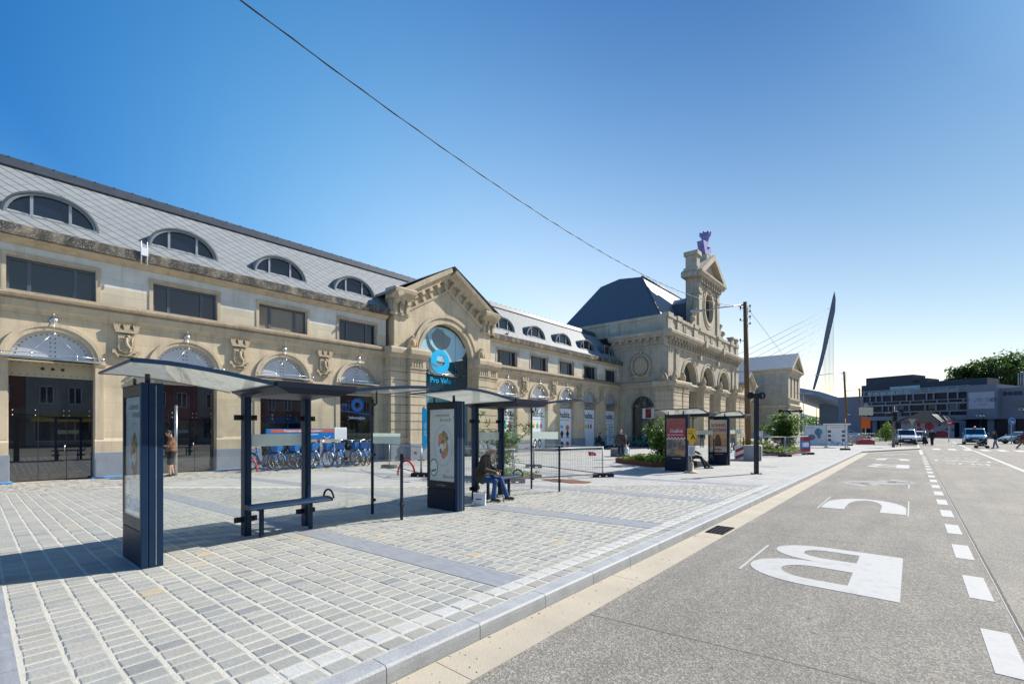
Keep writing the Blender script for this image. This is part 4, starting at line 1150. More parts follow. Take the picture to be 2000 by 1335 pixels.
mb = MB(); mb.add([F(c - 6.5, 12.98, .7), F(c, 16.42, .7), F(c + 6.5, 12.98, .7), F(c - 6.5, 12.98, -13), F(c, 16.42, -13), F(c + 6.5, 12.98, -13)], [(0, 1, 4, 3), (1, 2, 5, 4), (0, 3, 5, 2)])
mb.build('end_roof', M['zinc'], st)
for c in (101.5, 104.8, 108.1):
    g = MB(); g.bfb(F, c - .7, c + .7, 7.6, 11.6, -.5, -.45); g.build('window', M['pane'], st)
    g = MB(); g.prism(F, arch_hole(c, .9, 3.4, 0, 14), -.5, -.45); g.build('window', M['pane'], st)

# ---- banners hung in the bays of the second wing
M['banner'] = pm('white_banner', (.78, .80, .84), .55, .03, 1.)
FB = FX(XF - .22)
for i in range(5):
    b = 25.35 + 3.83 * i
    lab = ['white advertising banner filling the first arch after the gabled bay, half hidden behind the shrub', 'white banner printed with three small fruits and big black eyes at its foot', 'white banner printed with an orange fruit and four dark figures', 'white banner with three coloured fruits, in the arch behind the wheelchair', 'white banner printed with lines of small text, last arch before the central pavilion'][i]
    bn = thing('window_banner', lab, 'banner', (XF - .22, b, 0), 0, 'advertising banners in the station arches')
    mb = MB(); mb.bfb(FB, b - 1.02, b + 1.02, .15, 3.5, -.03, 0); mb.build('sheet', M['banner'], bn)
    text('lettering', 'hubiz', .72, M['black_ink'], bn, tuple(FB(b - .03, 2.72, .004)), RX, .003, offset=.016, sx=.95)
    mb = MB(); mb.bfb(FB, b + .45, b + .95, 2.70, 2.78, 0, .004); mb.build('underline', M['black_ink'], bn)
    text('small_print', 'le centre de tous les talents', .12, M['ink'], bn, tuple(FB(b, 2.48, .004)), RX, .002, sx=1.05)
    fr = [M['yellow'], M['bike_green'], pm('pink_print', (.6, .05, .12), .5)] if i != 2 else [M['yellow']] * 0
    if i in (0, 1, 3):
        for k, mt in enumerate(fr):
            mb = MB(); u = b - .45 + k * .45
            mb.prism(FB, oval(u, 1.98, .17, .22, 14), 0, .004)
            mb.prism(FB, [(u - .05, 2.2), (u + .02, 2.2), (u + .12, 2.32), (u + .03, 2.32)], 0, .004); mb.build('fruit_print', mt, bn)
    if i == 1:
        for s in (-.28, .28):
            mb = MB(); mb.prism(FB, oval(b + s, .62, .26, .36, 18), 0, .004); mb.build('print', M['black_ink'], bn)
            mb = MB(); mb.prism(FB, oval(b + s, .60, .14, .2, 18), .004, .008); mb.build('print', M['white_ink'], bn)
    if i == 2:
        for k, (u, v) in enumerate(((-.42, 1.35), (.42, 1.35), (-.42, .45), (.42, .45))):
            mb = MB(); mb.prism(FB, oval(b + u, v, .2, .26, 14), 0, .004); mb.bfb(FB, b + u - .26, b + u + .26, v - .05, v + .05, .004, .006); mb.prism(FB, oval(b + u - .1, v - .3, .07, .1, 8), 0, .004); mb.prism(FB, oval(b + u + .1, v - .3, .07, .1, 8), 0, .004)
            mb.build('print', M['black_ink'] if k < 3 else M['red'], bn)
        mb = MB(); mb.prism(FB, oval(b + .42, 1.85, .25, .25, 18), 0, .004); mb.build('fruit_print', M['orange'], bn)
        mb = MB(); mb.prism(FB, [(b - .7, 1.85), (b - .3, 1.75), (b - .25, 2.0), (b - .6, 2.1)], 0, .004); mb.build('print', M['cyan'], bn)
    if i == 4:
        mb = MB()
        for k in range(9): mb.bfb(FB, b - .1 + (0 if k % 3 else -.0), b + .8 - .2 * (k % 3), 1.9 - k * .16, 1.95 - k * .16, 0, .004)
        mb.bfb(FB, b - .85, b + .85, 2.15, 2.19, 0, .004); mb.build('print', M['ink'], bn)
        mb = MB(); mb.prism(FB, oval(b - .5, 1.7, .16, .2, 12), 0, .004); mb.build('fruit_print', M['yellow'], bn)
        mb = MB(); mb.prism(FB, oval(b - .5, 1.0, .16, .2, 12), 0, .004); mb.build('fruit_print', M['bike_green'], bn)
# window signs of the cycling shop (last bay of the first wing)
b = B0 + 3 * BP; FS = FX(XF - .30)
sg = thing('shop_window_sign', 'blue ring, bicycle line and the word Information on the dark shop glass', 'sign', (XF - .3, b, 2.2))
k = MB(); k.ring(FS, b + .1, 3.05, .16, .36, 0, .004, 0, 2 * pi, 28); k.build('ring_emblem', M['blue_sign'], sg)
k = MB(); k.prism(FS, [(b - 1.0, 2.72), (b + 1.0, 2.52), (b + 1.0, 2.56), (b - 1.0, 2.77)], 0, .004)
for u in (-.86, -.48): k.ring(FS, b + u, 2.92, .12, .145, 0, .004, 0, 2 * pi, 18)
for p, q in (((-.86, 2.92), (-.72, 3.08)), ((-.72, 3.08), (-.54, 3.06)), ((-.72, 3.08), (-.68, 2.92)), ((-.68, 2.92), (-.54, 3.06)), ((-.48, 2.92), (-.56, 3.14)), ((-.72, 3.08), (-.75, 3.14))):
    k.bar(FS(b + p[0], p[1], .003), FS(b + q[0], q[1], .003), .02, .006, (1, 0, 0))
k.build('bicycle_emblem', M['blue_sign'], sg)
text('lettering', 'Information', .2, M['white_ink'], sg, tuple(FS(b + .1, 2.3, .003)), RX, .002, offset=.004)

mb = MB(); mb.box(-33.2, -33.0, -8, 110, 0, 8.2); mb.box(-33.2, XF - .5, -8.1, -7.9, 0, 8.4); mb.box(-33.1, XF - .5, -7.8, 110, 7.95, 8.05); mb.build('rear_wall', M['stone_old'], st)
# ------------------------------------------------------------------ bus shelters (local: x=0 back line, +x to the road; y=0 middle of the advertising panel)
M['poster_case'] = pm('case_frame', (.008, .009, .012), .4, .08, 3., ior=1.4)
def shelter(label, loc, poster, rz=0.):
    s = thing('bus_shelter', label, 'bus shelter', loc, rz, 'bus shelters on the plaza', local=True)
    mp = frame((0, 0, 0), (1, 0, 0), (0, -1, 0))         # the panel's face to the camera: u=x, w=-y
    # advertising case: dark frame, navy pillar on the road side
    mb = MB(); mb.box(.0, .86, -.11, .11, .0, .46); base = mb.build('case_base', M['navy_dark'], s, .006)
    mb = MB(); mb.wall(mp, [(0, .47), (.86 + .03, .47), (.89, 2.38), (0, 2.38)], [rect_hole(.07, .80, .66, 2.22) if False else rect_hole(.06, .87, .62, 2.23)], .11, .03)
    mb.box(0, .89, -.08, .08, .47, 2.38); mb.box(0, .02, -.11, .11, .47, 2.38); mb.box(0.02, .89, .08, .11, .47, 2.38); mb.box(0.02, .89, -.11, -.08, 2.36, 2.38)
    case = mb.build('case_frame', M['poster_case'], s)
    mb = MB()
    mb.box(.895, .94, -.118, .118, 0, 2.39)
    for a, b in ((-.118, -.045), (-.038, .035), (.042, .118)): mb.box(.94, .972, a, b, .0, 2.39)
    mb.box(.94, .955, -.118, .118, 0, 2.385)
    pil = mb.build('pillar', M['navy'], s, .006)
    mb = MB(); mb.box(.973, .976, .034, .042, .02, 2.36); mb.build('pillar_seam', M['galv'], pil)
    poster(s, mp, case)
    g = MB(); g.bfb(mp, .06, .87, .62, 2.23, .1, .106); g.build('case_glass', M['sheet'] if 'nearest' in label else M['case_glass'], case)
    # posts
    for y in (1.52, 2.56):
        mb = MB(); mb.box(-.10, .06, y - .055, y + .055, 0, 2.36); mb.box(.06, .075, y - .03, y + .03, 0, 2.36)
        ps = mb.build('post', M['navy'], s, .012)
        for z in (.27, 1.98):
            for sg in (-1, 1):
                k = MB(); k.box(-.06, -.02, y + sg * .05 - (.0 if sg > 0 else .13), y + sg * .05 + (.13 if sg > 0 else 0), z - .045, z + .045)
                k.ell((-.015, y + sg * .13, z), .02, 6, 4)
                k.build('clamp', M['black'], ps, .02)
        mb = MB()                                       # cantilever arm under the roof
        mb.add([(-.12, y - .05, 2.30), (-.12, y + .05, 2.30), (-.12, y + .05, 2.42), (-.12, y - .05, 2.42), (1.15, y - .04, 2.40), (1.15, y + .04, 2.40), (1.15, y + .04, 2.45), (1.15, y - .04, 2.45)],
               [(0, 1, 2, 3), (4, 7, 6, 5), (0, 4, 5, 1), (3, 2, 6, 7), (0, 3, 7, 4), (1, 5, 6, 2)])
        mb.build('roof_arm', M['navy_dark'], ps)
    # gutter beam between the two glass wings
    mb = MB()
    mb.add([(-.25, 1.38, 2.40), (-.25, 2.70, 2.40), (1.42, 2.70, 2.42), (1.42, 1.38, 2.42), (-.25, 1.55, 2.33), (-.25, 2.53, 2.33), (1.35, 2.45, 2.33), (1.35, 1.60, 2.33), (1.42, 1.38, 2.50), (1.42, 2.70, 2.50), (-.25, 1.38, 2.46), (-.25, 2.70, 2.46)],
           [(4, 5, 6, 7), (0, 4, 7, 3), (1, 2, 6, 5), (0, 1, 5, 4), (3, 7, 6, 2), (3, 2, 9, 8), (0, 3, 8, 10), (1, 11, 9, 2), (0, 10, 11, 1), (10, 8, 9, 11)])
    mb.build('roof_beam', M['navy_dark'], s)
    # curved glass roof wings with a navy front edge
    for y0, y1, zt in ((1.40, -.30, 2.62), (2.68, 4.55, 2.60)):
        n = 10; vs = []; fs = []; edge = []; back = []
        for i in range(n + 1):
            f = i / n; y = y0 + (y1 - y0) * f; z = 2.44 + (zt - 2.44) * math.sin(f * pi * .5) - .03 * max(0, f - .8) * 5 * .3
            a = (-.36, y, z - .03); b = (1.38, y, z + .0)
            vs += [a, b, (a[0], a[1], a[2] + .012), (b[0], b[1], b[2] + .012)]; edge.append((1.385, y, z + .005)); back.append((-.37, y, z - .025))
        for i in range(n):
            q = 4 * i; fs += [(q, q + 1, q + 5, q + 4), (q + 2, q + 6, q + 7, q + 3)]
        mb = MB(); mb.add(vs, fs, True); rw = mb.build('roof_glass', M['roof_glass'], s)
        mb = MB()
        for a, b in zip(edge, edge[1:]): mb.bar(a, b, .03, .055)
        for a, b in zip(back, back[1:]): mb.bar(a, b, .02, .025)
        mb.bar(edge[-1], back[-1], .02, .03); mb.build('roof_edge', M['navy'], rw)
    mb = MB(); mb.cyl(.75, .0, 2.38, 2.52, .03); mb.cyl(.12, .0, 2.38, 2.50, .02); mb.build('roof_support', M['black'], s)
    mb = MB(); mb.cyl(.12, 4.0, 2.3, 2.56, .018); mb.build('roof_support', M['black'], s)
    # back panes, frosted band
    for a, b in ((.14, 1.44), (1.60, 2.48), (2.64, 3.98)):
        mb = MB(); mb.box(-.048, -.036, a, b, .22, 2.28); pn = mb.build('back_pane', M['sheet'], s)
        if .5 < a < 2.6:
            mb = MB(); mb.box(-.035, -.033, a - .1, b, 1.49, 1.70); mb.build('frosted_band', M['frost'], pn)
    # end screen on two slim uprights
    for x, z in ((-.04, 2.42), (.94, 1.30)):
        mb = MB(); mb.box(x - .02, x + .02, 3.98, 4.03, 0, z); ps = mb.build('slim_post', M['navy_dark'], s, .004)
        for zz in (.3, min(1.25, z - .1), 2.3)[:3 if z > 2 else 2]:
            k = MB(); k.box(x - .03 if x > .5 else x, x + .05 if x > .5 else x + .09, 3.97, 4.035, zz - .03, zz + .03); k.build('clamp', M['black'], ps, .01)
    mb = MB(); mb.box(.0, .92, 4.0, 4.012, .25, 2.3); pn = mb.build('end_pane', M['sheet'], s)
    mb = MB(); mb.box(.0, .90, 3.994, 3.998, 1.49, 1.70); mb.build('frosted_band', M['frost'], pn)
    # perch bench with a loop end
    mb = MB(); n = 10
    sec = [(.40 + .17 * math.cos(pi * i / n), .51 + .06 * math.sin(pi * i / n)) for i in range(n + 1)] + [(.23, .49), (.57, .49)][0:2]
    m = len(sec); y0, y1 = 1.36, 2.76
    mb.add([(x, y0, z) for x, z in sec] + [(x, y1, z) for x, z in sec], [(i, (i + 1) % m, (i + 1) % m + m, i + m) for i in range(m)] + [tuple(range(m)), tuple(range(2 * m - 1, m - 1, -1))])
    bn = mb.build('bench_seat', M['navy'], s)
    for y in (1.62, 2.46):
        mb = MB(); mb.box(.30, .36, y - .03, y + .03, 0, .50); mb.box(.06, .36, y - .025, y + .025, .42, .48); mb.build('bench_leg', M['navy'], bn, .006)
    mb = MB(); mb.tube([(.40 + .17 * math.cos(pi * i / 12), y1 + .01, .53 + .15 * math.sin(pi * i / 12)) for i in range(13)], .018, 8); mb.build('arm_loop', M['navy_dark'], bn)
    return s
def P(s, mp, name, poly, mat, w, parent):
    mb = MB(); mb.prism(mp, poly, w - .004, w); return mb.build(name, mat, parent)
def brunch(s, mp, case):
    p = P(s, mp, 'poster', rect_hole(.07, .86, .63, 2.22), M['paper'], .086, case)
    t = lambda st, x, z, sz, m=M['ink'], al='LEFT', sx=1., sh=0.: text('lettering', st, sz, m, p, (x, -.0862, z), RY, .001, sh, sx, al)
    t('Le', .20, 2.06, .055); t('moment', .27, 2.055, .125); t('brunch', .40, 1.95, .125); t('!', .79, 1.955, .17, M['bike_green'], sh=.15)
    # plate of food
    def disc(nm, cx, cz, rx, rz, mat, w): 
        P(s, mp, nm, oval(cx, cz, rx, rz, 30), mat, w, p)
    disc('plate_print', .50, 1.42, .30, .46, pm('plate_rim', (.50, .42, .30), .5), .0875)
    disc('plate_print', .50, 1.42, .285, .445, pm('plate_grey', (.62, .66, .70), .5, .06, 4.), .0885)
    disc('plate_print', .50, 1.42, .20, .33, pm('plate_white', (.70, .73, .75), .5, .06, 4.), .0892)
    fm = {'salmon': pm('salmon_print', (.66, .26, .15), .5, .4, 30.), 'bread': pm('bread_print', (.5, .30, .13), .5, .35, 30.), 'herb': pm('herb_print', (.14, .20, .05), .5, .4, 30.), 'yolk': pm('egg_print', (.85, .45, .06), .5), 'cream': M['white']}
    for k, (cx, cz, rx, rz, mt) in enumerate([(.44, 1.58, .09, .12, 'salmon'), (.55, 1.62, .10, .10, 'bread'), (.60, 1.36, .07, .18, 'bread'), (.52, 1.22, .08, .10, 'salmon'), (.47, 1.38, .07, .09, 'cream'), (.55, 1.42, .055, .065, 'cream'), (.55, 1.42, .03, .036, 'yolk'), (.52, 1.68, .05, .07, 'herb'), (.62, 1.58, .05, .05, 'herb'), (.43, 1.30, .035, .06, 'herb'), (.50, 1.50, .05, .05, 'herb'), (.38, 1.46, .04, .06, 'salmon')]):
        disc('food_print', cx, cz, rx, rz, fm[mt], .0898 + k * .0004)
    disc('label_print', .20, .92, .135, .20, pm('green_ring', (.03, .24, .12), .5), .0898); disc('label_print', .20, .92, .112, .17, M['white'], .0904)
    t('Boursin', .205, .95, .07, pm('deep_green_print', (.03, .13, .07), .5), 'CENTER', .85, .1); P(s, mp, 'label_print', [(.12, .86), (.27, .90), (.28, .85), (.13, .81)], fm['herb'], .0908, p)
    t('Salade', .56, .85, .075, pm('pale_print', (.42, .42, .38), .5), 'LEFT', .8, .25); t('Boursin', .50, .70, .125, M['ink'], 'LEFT', .93)
    text('case_lettering', 'Clear Channel', .045, M['galv'], case, (.46, -.1115, .53), RY, .001)
def cola(s, mp, case):
    red = pm('red_print', (.40, .02, .035), .5, .12, 2.)
    p = P(s, mp, 'poster', rect_hole(.07, .86, .63, 2.22), red, .086, case)
    photo = pm('photo_print', (.26, .21, .15), .5, .75, 7.)
    P(s, mp, 'photo_print', rect_hole(.07, .86, .63, 1.32), photo, .088, p)
    P(s, mp, 'food_print', oval(.60, .79, .20, .09), pm('dish_print', (.62, .25, .05), .5, .5, 40.), .089, p)
    for i, (cx, cz, r) in enumerate(((.22, 1.05, .1), (.42, 1.1, .09), (.62, 1.08, .1), (.78, 1.0, .08))):
        P(s, mp, 'photo_print', oval(cx, cz, r * .8, r * 1.3), pm('figure_print', (.12 + .05 * (i % 2), .09, .07), .5, .5, 20.), .0886 + i * .0003, p)
    for i in range(12):
        P(s, mp, 'checker_print', rect_hole(.07 + i * .0658, .07 + (i + 1) * .0658, 1.32 + .05 * (i % 2), 1.37 + .05 * (i % 2)), M['white_ink'], .088, p)
    dk = pm('dark_red_print', (.13, .012, .02), .5)
    t = lambda st, x, z, sz, m, sx=1., sh=0., al='CENTER': text('lettering', st, sz, m, p, (x, -.0865, z), RY, .001, sh, sx, al, offset=.002)
    t('DUNKY', .44, 2.04, .14, dk, .95); t('WEEKEND', .30, 1.87, .15, dk, .6); t('WHO', .66, 1.87, .15, dk, .8)
    t('Coca', .37, 1.63, .19, M['white_ink'], .82, .35); t('Cola', .60, 1.63, .19, M['white_ink'], .82, .35); t('-', .485, 1.63, .2, M['white_ink'], 1., .3)
    t('10', .15, 1.46, .15, M['paper'], .8); t('SAVEURS POUR TOUS LES GOUTS', .52, 1.51, .05, M['white_ink'], .72)
    text('case_lettering', 'Clear Channel', .06, M['white_ink'], case, (.50, -.1115, .52), RY, .001)
def bonnes(s, mp, case):
    pp = pm('cream_print', (.60, .55, .46), .5, .08, 1.2)
    p = P(s, mp, 'poster', rect_hole(.07, .86, .63, 2.22), pp, .086, case)
    P(s, mp, 'photo_print', rect_hole(.07, .86, .90, 1.55), pm('sunset_print', (.62, .36, .18), .5, .35, 1.8), .0875, p)
    P(s, mp, 'photo_print', [(.30, .92), (.62, .92), (.60, 1.2), (.52, 1.48), (.40, 1.50), (.33, 1.3)], pm('brown_print', (.17, .09, .05), .5, .4, 8.), .0885, p)
    rp = pm('raspberry_print', (.45, .025, .045), .5)
    t = lambda st, x, z, sz, m, sx=1., sh=0.: text('lettering', st, sz, m, p, (x, -.0865, z), RY, .002, sh, sx, 'CENTER', offset=.006)
    t('BONNES', .48, 1.88, .22, rp, .78); t('ROUTERIES', .46, 1.64, .22, rp, .68); t('Auchan', .44, .73, .14, rp, .8, .2)
    text('case_lettering', 'Clear Channel', .06, M['white_ink'], case, (.50, -.1115, .52), RY, .001)
shelter('nearest glass bus shelter, its empty navy bench between two thick posts', (-8.43, 1.47, 0), brunch, R(2.))
shelter('glass bus shelter sheltering an old man, food plate on its poster', (-8.38, 6.85, 0), brunch, R(2.5))
shelter('distant glass bus shelter with a red soft-drink poster beside the yellow stop sign', (-8.02, 19.40, 0), cola, R(3))
shelter('farthest glass bus shelter, with a cream poster in big raspberry lettering', (-7.72, 24.05, 0), bonnes, R(5))

# dark steel post near the kerb (sign post with a stub arm), and the T-shaped one in the planter
def steel_post(label, loc, rz, arms):
    s = thing('steel_post', label, 'post', loc, rz, local=True)
    mb = MB(); mb.box(-.07, .07, -.07, .07, .02, 3.18); mb.build('shaft', M['dark_steel'], s, .006)
    mb = MB(); mb.box(-.16, .16, -.16, .16, 0, .02)
    for a in (-.12, .12):
        for b in (-.12, .12): mb.cyl(a, b, .02, .05, .02, n=6)
    mb.build('base_plate', M['dark_steel'], s)
    for a in arms:
        mb = MB(); mb.box(min(0, a) if abs(a) > .07 else 0, max(0, a), -.06, .06, 3.02, 3.17); ar = mb.build('arm', M['dark_steel'], s, .005)
        k = MB(); k.ring(lambda u, v, w: Vector((a * .9 + u, -.09 + w, 3.09 + v)), 0, 0, .08, .14, 0, .05, 0, 2 * pi, 18); k.build('ring_hook', M['black'], ar)
    return s
steel_post('lone dark steel post with a stub arm, standing near the kerb', (-4.66, 20.2, 0), R(40), (-.30, .20))
steel_post('T-shaped dark steel post rising out of the far planter', (-7.0, 40.4, 0), R(40), (-.85, .85))

# wooden poles with lamp arm, wires
def pole(label, loc, h, lean, lampdir, arm=2.3):
    s = thing('utility_pole', label, 'pole', loc, 0, 'wooden poles along the plaza', local=True)
    mb = MB(); tx, ty = lean
    mb.tube([(0, 0, 0), (tx * .5, ty * .5, h * .5), (tx, ty, h)], [.155, .14, .115], 12); mb.build('shaft', M['wood'], s)
    d = Vector(lampdir).normalized()
    top = Vector((tx, ty, h))
    mb = MB(); a = top + Vector((0, 0, -.15)); e = a + d * arm + Vector((0, 0, -.30)); mb.tube([a, a + d * .6 * arm + Vector((0, 0, -.14)), e], .035, 8)
    ar = mb.build('lamp_arm', M['galv'], s)
    mb = MB(); q = e + d * .75; mb.obox(e - d * .05 + Vector((0, 0, -.05)) - d.cross(Vector((0, 0, 1))) * .12, d, d.cross(Vector((0, 0, 1))), (0, 0, 1), .8, .24, .09)
    mb.build('lamp_head', M['galv'], ar, .02)
    mb = MB()
    for i, (z, sg) in enumerate(((-.25, 1), (-.55, 1), (-.85, 1), (-1.25, 1), (-.35, -1), (-1.05, -1), (-2.2, -1))):
        c = top + Vector((0, 0, z)); o = Vector((math.cos(YAW), math.sin(YAW), 0)) * sg
        mb.tube([c, c + o * .26, c + o * .28 + Vector((0, 0, .12 if i % 2 else -.14))], .02, 5); mb.cyl(*(c + o * .28)[:2], c.z + (-.02), c.z + .1, .04, n=6)
    mb.build('insulator_bracket', M['black'], s)
    return s, top + Vector(loc)
pl, wt = pole('nearest wooden pole with a lamp arm, standing in a grey concrete block', (-7.08, 28.9, .0), 9.0, (-.12, -.18), (-.80, -.60, 0))
pole('slim wooden pole with a lamp arm behind the white exhibition boards', (-6.55, 77, -.1), 9.6, (-.4, -.2), (-.83, -.55, 0), 2.9)
pole('leaning wooden pole in front of the grey offices, carrying a crossbar', (-7.0, 107, -.1), 9.3, (-.35, -.3), (-.83, -.55, 0), 1.6)
pb = thing('concrete_block', 'grey concrete block gripping the wooden pole, chevron board on its side', 'block', (-7.08, 28.9, 0), R(11), local=True)
mb = MB(); mb.box(-.62, .62, -.80, .80, 0, .86); bl = mb.build('block', M['concrete'], pb, .04)
mb = MB(); mb.box(.24, .30, -.1, .1, .86, 1.08); mb.box(-.30, -.24, -.1, .1, .86, 1.08); mb.build('wedge', M['yellow'], pb)
cb_ = thing('chevron_board', 'red and white chevron board leaning on the concrete block of the nearest pole', 'sign', (-7.08, 28.9, 0), R(11), local=True)
mb = MB(); mb.box(-.66, -.60, -.86, -.83, .05, .82); mb.box(-.62, -.20, -.845, -.82, .02, .84); mb.build('panel', M['white'], cb_)
mb = MB()
for z in (.05, .42): mb.prism(frame((-.62, -.846, 0), (1, 0, 0), (0, -1, 0)), [(.0, z), (.42, z + .20), (.42, z + .38), (.0, z + .18)], 0, .004)
mb.build('chevron', M['red'], cb_)
cb2 = thing('works_sign', 'white notice board on the right side of the concrete block', 'sign', (-7.08, 28.9, 0), R(11), local=True)
mb = MB(); mb.box(.64, .68, -.70, .60, .04, .84); mb.build('panel', M['white'], cb2)
mb = MB(); mb.box(.66, .685, -.72, -.705, .05, .8); 
for z in (.3, .42, .54): mb.box(.681, .684, -.4, .4, z, z + .04)
mb.build('print', M['red'], cb2)
# festoon wire from behind the camera to the first pole
wr = thing('overhead_wire', 'black twisted wire sagging across the sky to the nearest wooden pole', 'wire', (-5.2, 2.2, 8.0))
A = None
def unproj(px, py, d):
    t = (px - 1000) / 905; X = d * (-sy + cy * t); Y = d * (cy + sy * t); return Vector((X, Y, 1.8 + (836 - py) * d / 905))
E_ = wt + Vector((-.02, -.05, -.25)); A = Vector((-6.78, 1.75, 7.58))
n = 120; pts = []
for i in range(n + 1):
    f = -.5 + 1.5 * i / n; p = A + (E_ - A) * f; p.z -= 1.075 * 4 * f * (1 - f)
    pts.append(p)
mb = MB(); mb.tube(pts, .009, 6); 
hl = []
for i in range(n * 4 + 1):
    f = -.5 + 1.5 * i / (n * 4); p = A + (E_ - A) * f; p.z -= 1.075 * 4 * f * (1 - f)
    a = f * 150; hl.append(p + Vector((math.cos(a) * .009, 0, math.sin(a) * .009)))
mb.tube(hl, .006, 5); mb.build('cable', M['dot'], wr)
w2 = thing('guy_wire', 'thin grey wire running right and down from the nearest wooden pole', 'wire', tuple(wt))
mb = MB(); e2 = Vector((-7.0, 106.6, 8.6))
mb.tube([Vector(wt) + Vector((.1, .1, -.35)), Vector(wt).lerp(Vector((-13, 92, 9.5)), .5) + Vector((0, 0, -.7)), Vector((-17.2, 99.5, 12.2))], .012, 5); mb.build('strand', M['galv'], w2)

# yellow temporary stop sign
ss = thing('stop_sign', 'yellow temporary bus stop sign with a black letter A on a pale cone base', 'sign', (-6.78, 19.0, 0), R(40), local=True); ss.scale = (.70, .70, .69)
mb = MB(); mb.lathe([(.40, 0), (.40, .05), (.30, .09), (.15, .12), (.11, .6), (.10, .62), (0, .62)], (0, 0, 0), 14); mb.build('cone_base', pm('sand_cone', (.55, .38, .25), .7), ss)
mb = MB(); mb.cyl(0, 0, .6, 1.75, .045); mb.build('pole', M['galv'], ss)
mb = MB(); mb.box(-.19, .19, -.06, -.03, 1.0, 1.62); tt = mb.build('timetable', M['paper'], ss, .01)
mb = MB()
for k in range(9): mb.box(-.14, .14 - .05 * (k % 2), -.064, -.06, 1.08 + k * .05, 1.1 + k * .05)
mb.build('print', M['ink'], tt)
mb = MB(); mb.box(-.205, .205, -.05, -.02, .98, 1.0); mb.box(-.205, .205, -.05, -.02, 1.62, 1.65); mb.box(-.205, -.19, -.05, -.02, .98, 1.65); mb.box(.19, .205, -.05, -.02, .98, 1.65); mb.build('timetable_frame', M['red'], tt)
mb = MB(); mb.prism(frame((0, -.05, 0), (1, 0, 0), (0, -1, 0)), [(-.13, 1.68), (.13, 1.68), (.13, 1.86), (.25, 1.95), (.25, 2.60), (-.25, 2.60), (-.25, 1.95), (-.13, 1.86)], 0, .025); pnl = mb.build('panel', M['yellow'], ss)
text('lettering', 'A', .42, M['black_ink'], pnl, (.07, -.0755, 1.96), RY, .001, offset=.008); text('lettering', 'Zone', .14, M['ink'], pnl, (-.05, -.0755, 2.42), RY, .001); text('lettering', 'BUS', .15, M['ink'], pnl, (-.08, -.0755, 2.27), RY, .001, offset=.004)

# stone seat, exhibition boards, traffic light and signs
sb = thing('stone_seat', 'rough grey stone block used as a seat, in front of the last banner', 'stone block', (-14.3, 27.2, 0), R(35), local=True)
mb = MB(); mb.box(-.55, .55, -.28, .28, 0, .50); mb.build('block', pm('rough_granite', (.22, .2, .17), .9, .3, 6., .6, fine=30), sb, .03)
def board(label, loc, rz, mirror):
    s = thing('exhibition_board', label, 'board', loc, rz, 'white exhibition boards', local=True)
    F_ = frame((0, 0, 0), (1, 0, 0), (0, -1, 0))
    mb = MB(); mb.bfb(F_, -.88, .88, .12, 2.08, -.02, .02); pn = mb.build('panel', M['paper'] if mirror else M['white'], s)
    for u in (-.90, .90):
        k = MB(); k.bar(F_(u, 0), F_(u, 2.15), .05); k.bar(F_(u, .03, -.4), F_(u, .03, .4), .06); k.build('frame_post', M['galv'], s)
    if not mirror:
        k = MB(); k.bfb(F_, -1.0, 1.0, 2.12, 2.24, -.45, .45); k.build('roof', M['white'], s, .03)
        k = MB()
        for v in (1.5, 1.1, .7):
            for u in (-.62, .55): k.bfb(F_, u - .13, u + .13, v - .12, v + .12, .02, .024)
        k.build('picture_print', pm('small_pictures', (.12, .09, .12), .5, .8, 9.), pn)
        k = MB(); k.tube([F_(-.55 + .9 * t, .35 + .12 * math.sin(t * 9), .024) for t in [i / 30 for i in range(40)]], .022, 5); k.ring(F_, .05, .38, .10, .14, .02, .026, 0, 2 * pi, 16); k.ring(F_, .65, .40, .16, .2, .02, .026, 0, 2 * pi, 16); k.build('line_print', M['blue_sign'], pn)
        k = MB(); k.tube([F_(-.5 + .35 * t, .5 + .15 * math.sin(t * 8), .024) for t in [i / 20 for i in range(21)]], .018, 5); k.build('line_print', pm('pink_line', (.7, .2, .3), .5), pn)
        k = MB(); k.ring(F_, 0, 1.15, .33, .345, .02, .024, 0, 2 * pi, 14, 1, .8)
        for v in (1.86, 1.92): k.bfb(F_, -.5, .6, v, v + .025, .02, .024)
        k.build('drawing_print', M['galv'], pn)
    else:
        k = MB(); k.prism(F_, oval(.25, 1.45, .32, .36), .02, .024); k.build('picture_print', pm('violet_green_print', (.16, .17, .35), .5, .7, 3.), pn)
        k = MB(); k.prism(F_, oval(.42, 1.48, .17, .24), .024, .028); k.build('picture_print', M['bike_green'], pn)
        k = MB(); k.prism(F_, oval(-.32, .95, .32, .28), .02, .024); k.prism(F_, oval(.3, 1.05, .15, .22), .024, .028); k.build('picture_print', pm('grey_print', (.2, .18, .2), .5, .6, 6.), pn)
        k = MB()
        for v in (1.9, 1.82): k.bfb(F_, -.75, -.1, v, v + .03, .02, .024)
        k.build('print', M['galv'], pn)
    return s
board('cream exhibition board printed with a violet and green balloon shape', (-6.95, 52.2, 0), R(24), True)
board('white roofed exhibition board with six small photos and a blue looping line', (-5.4, 53.4, 0), R(28), False)
tl = thing('traffic_light', 'traffic light on a thick grey post in front of the white taxi van', 'traffic light', (-1.33, 57.3, 0), R(30), local=True)
mb = MB(); mb.cyl(0, 0, 0, 3.9, .13, .10); mb.build('post', pm('grey_paint', (.12, .12, .14), .5), tl)
mb = MB(); mb.box(-.17, .13, -.32, -.10, 2.45, 3.4); hd = mb.build('signal_head', M['black'], tl, .03)
k = MB()
for v, in ((3.22,), (2.93,), (2.64,)): k.tube([(-.02, -.32, v), (-.02, -.45, v)], .11, 10)
k.build('visor', M['black'], hd)
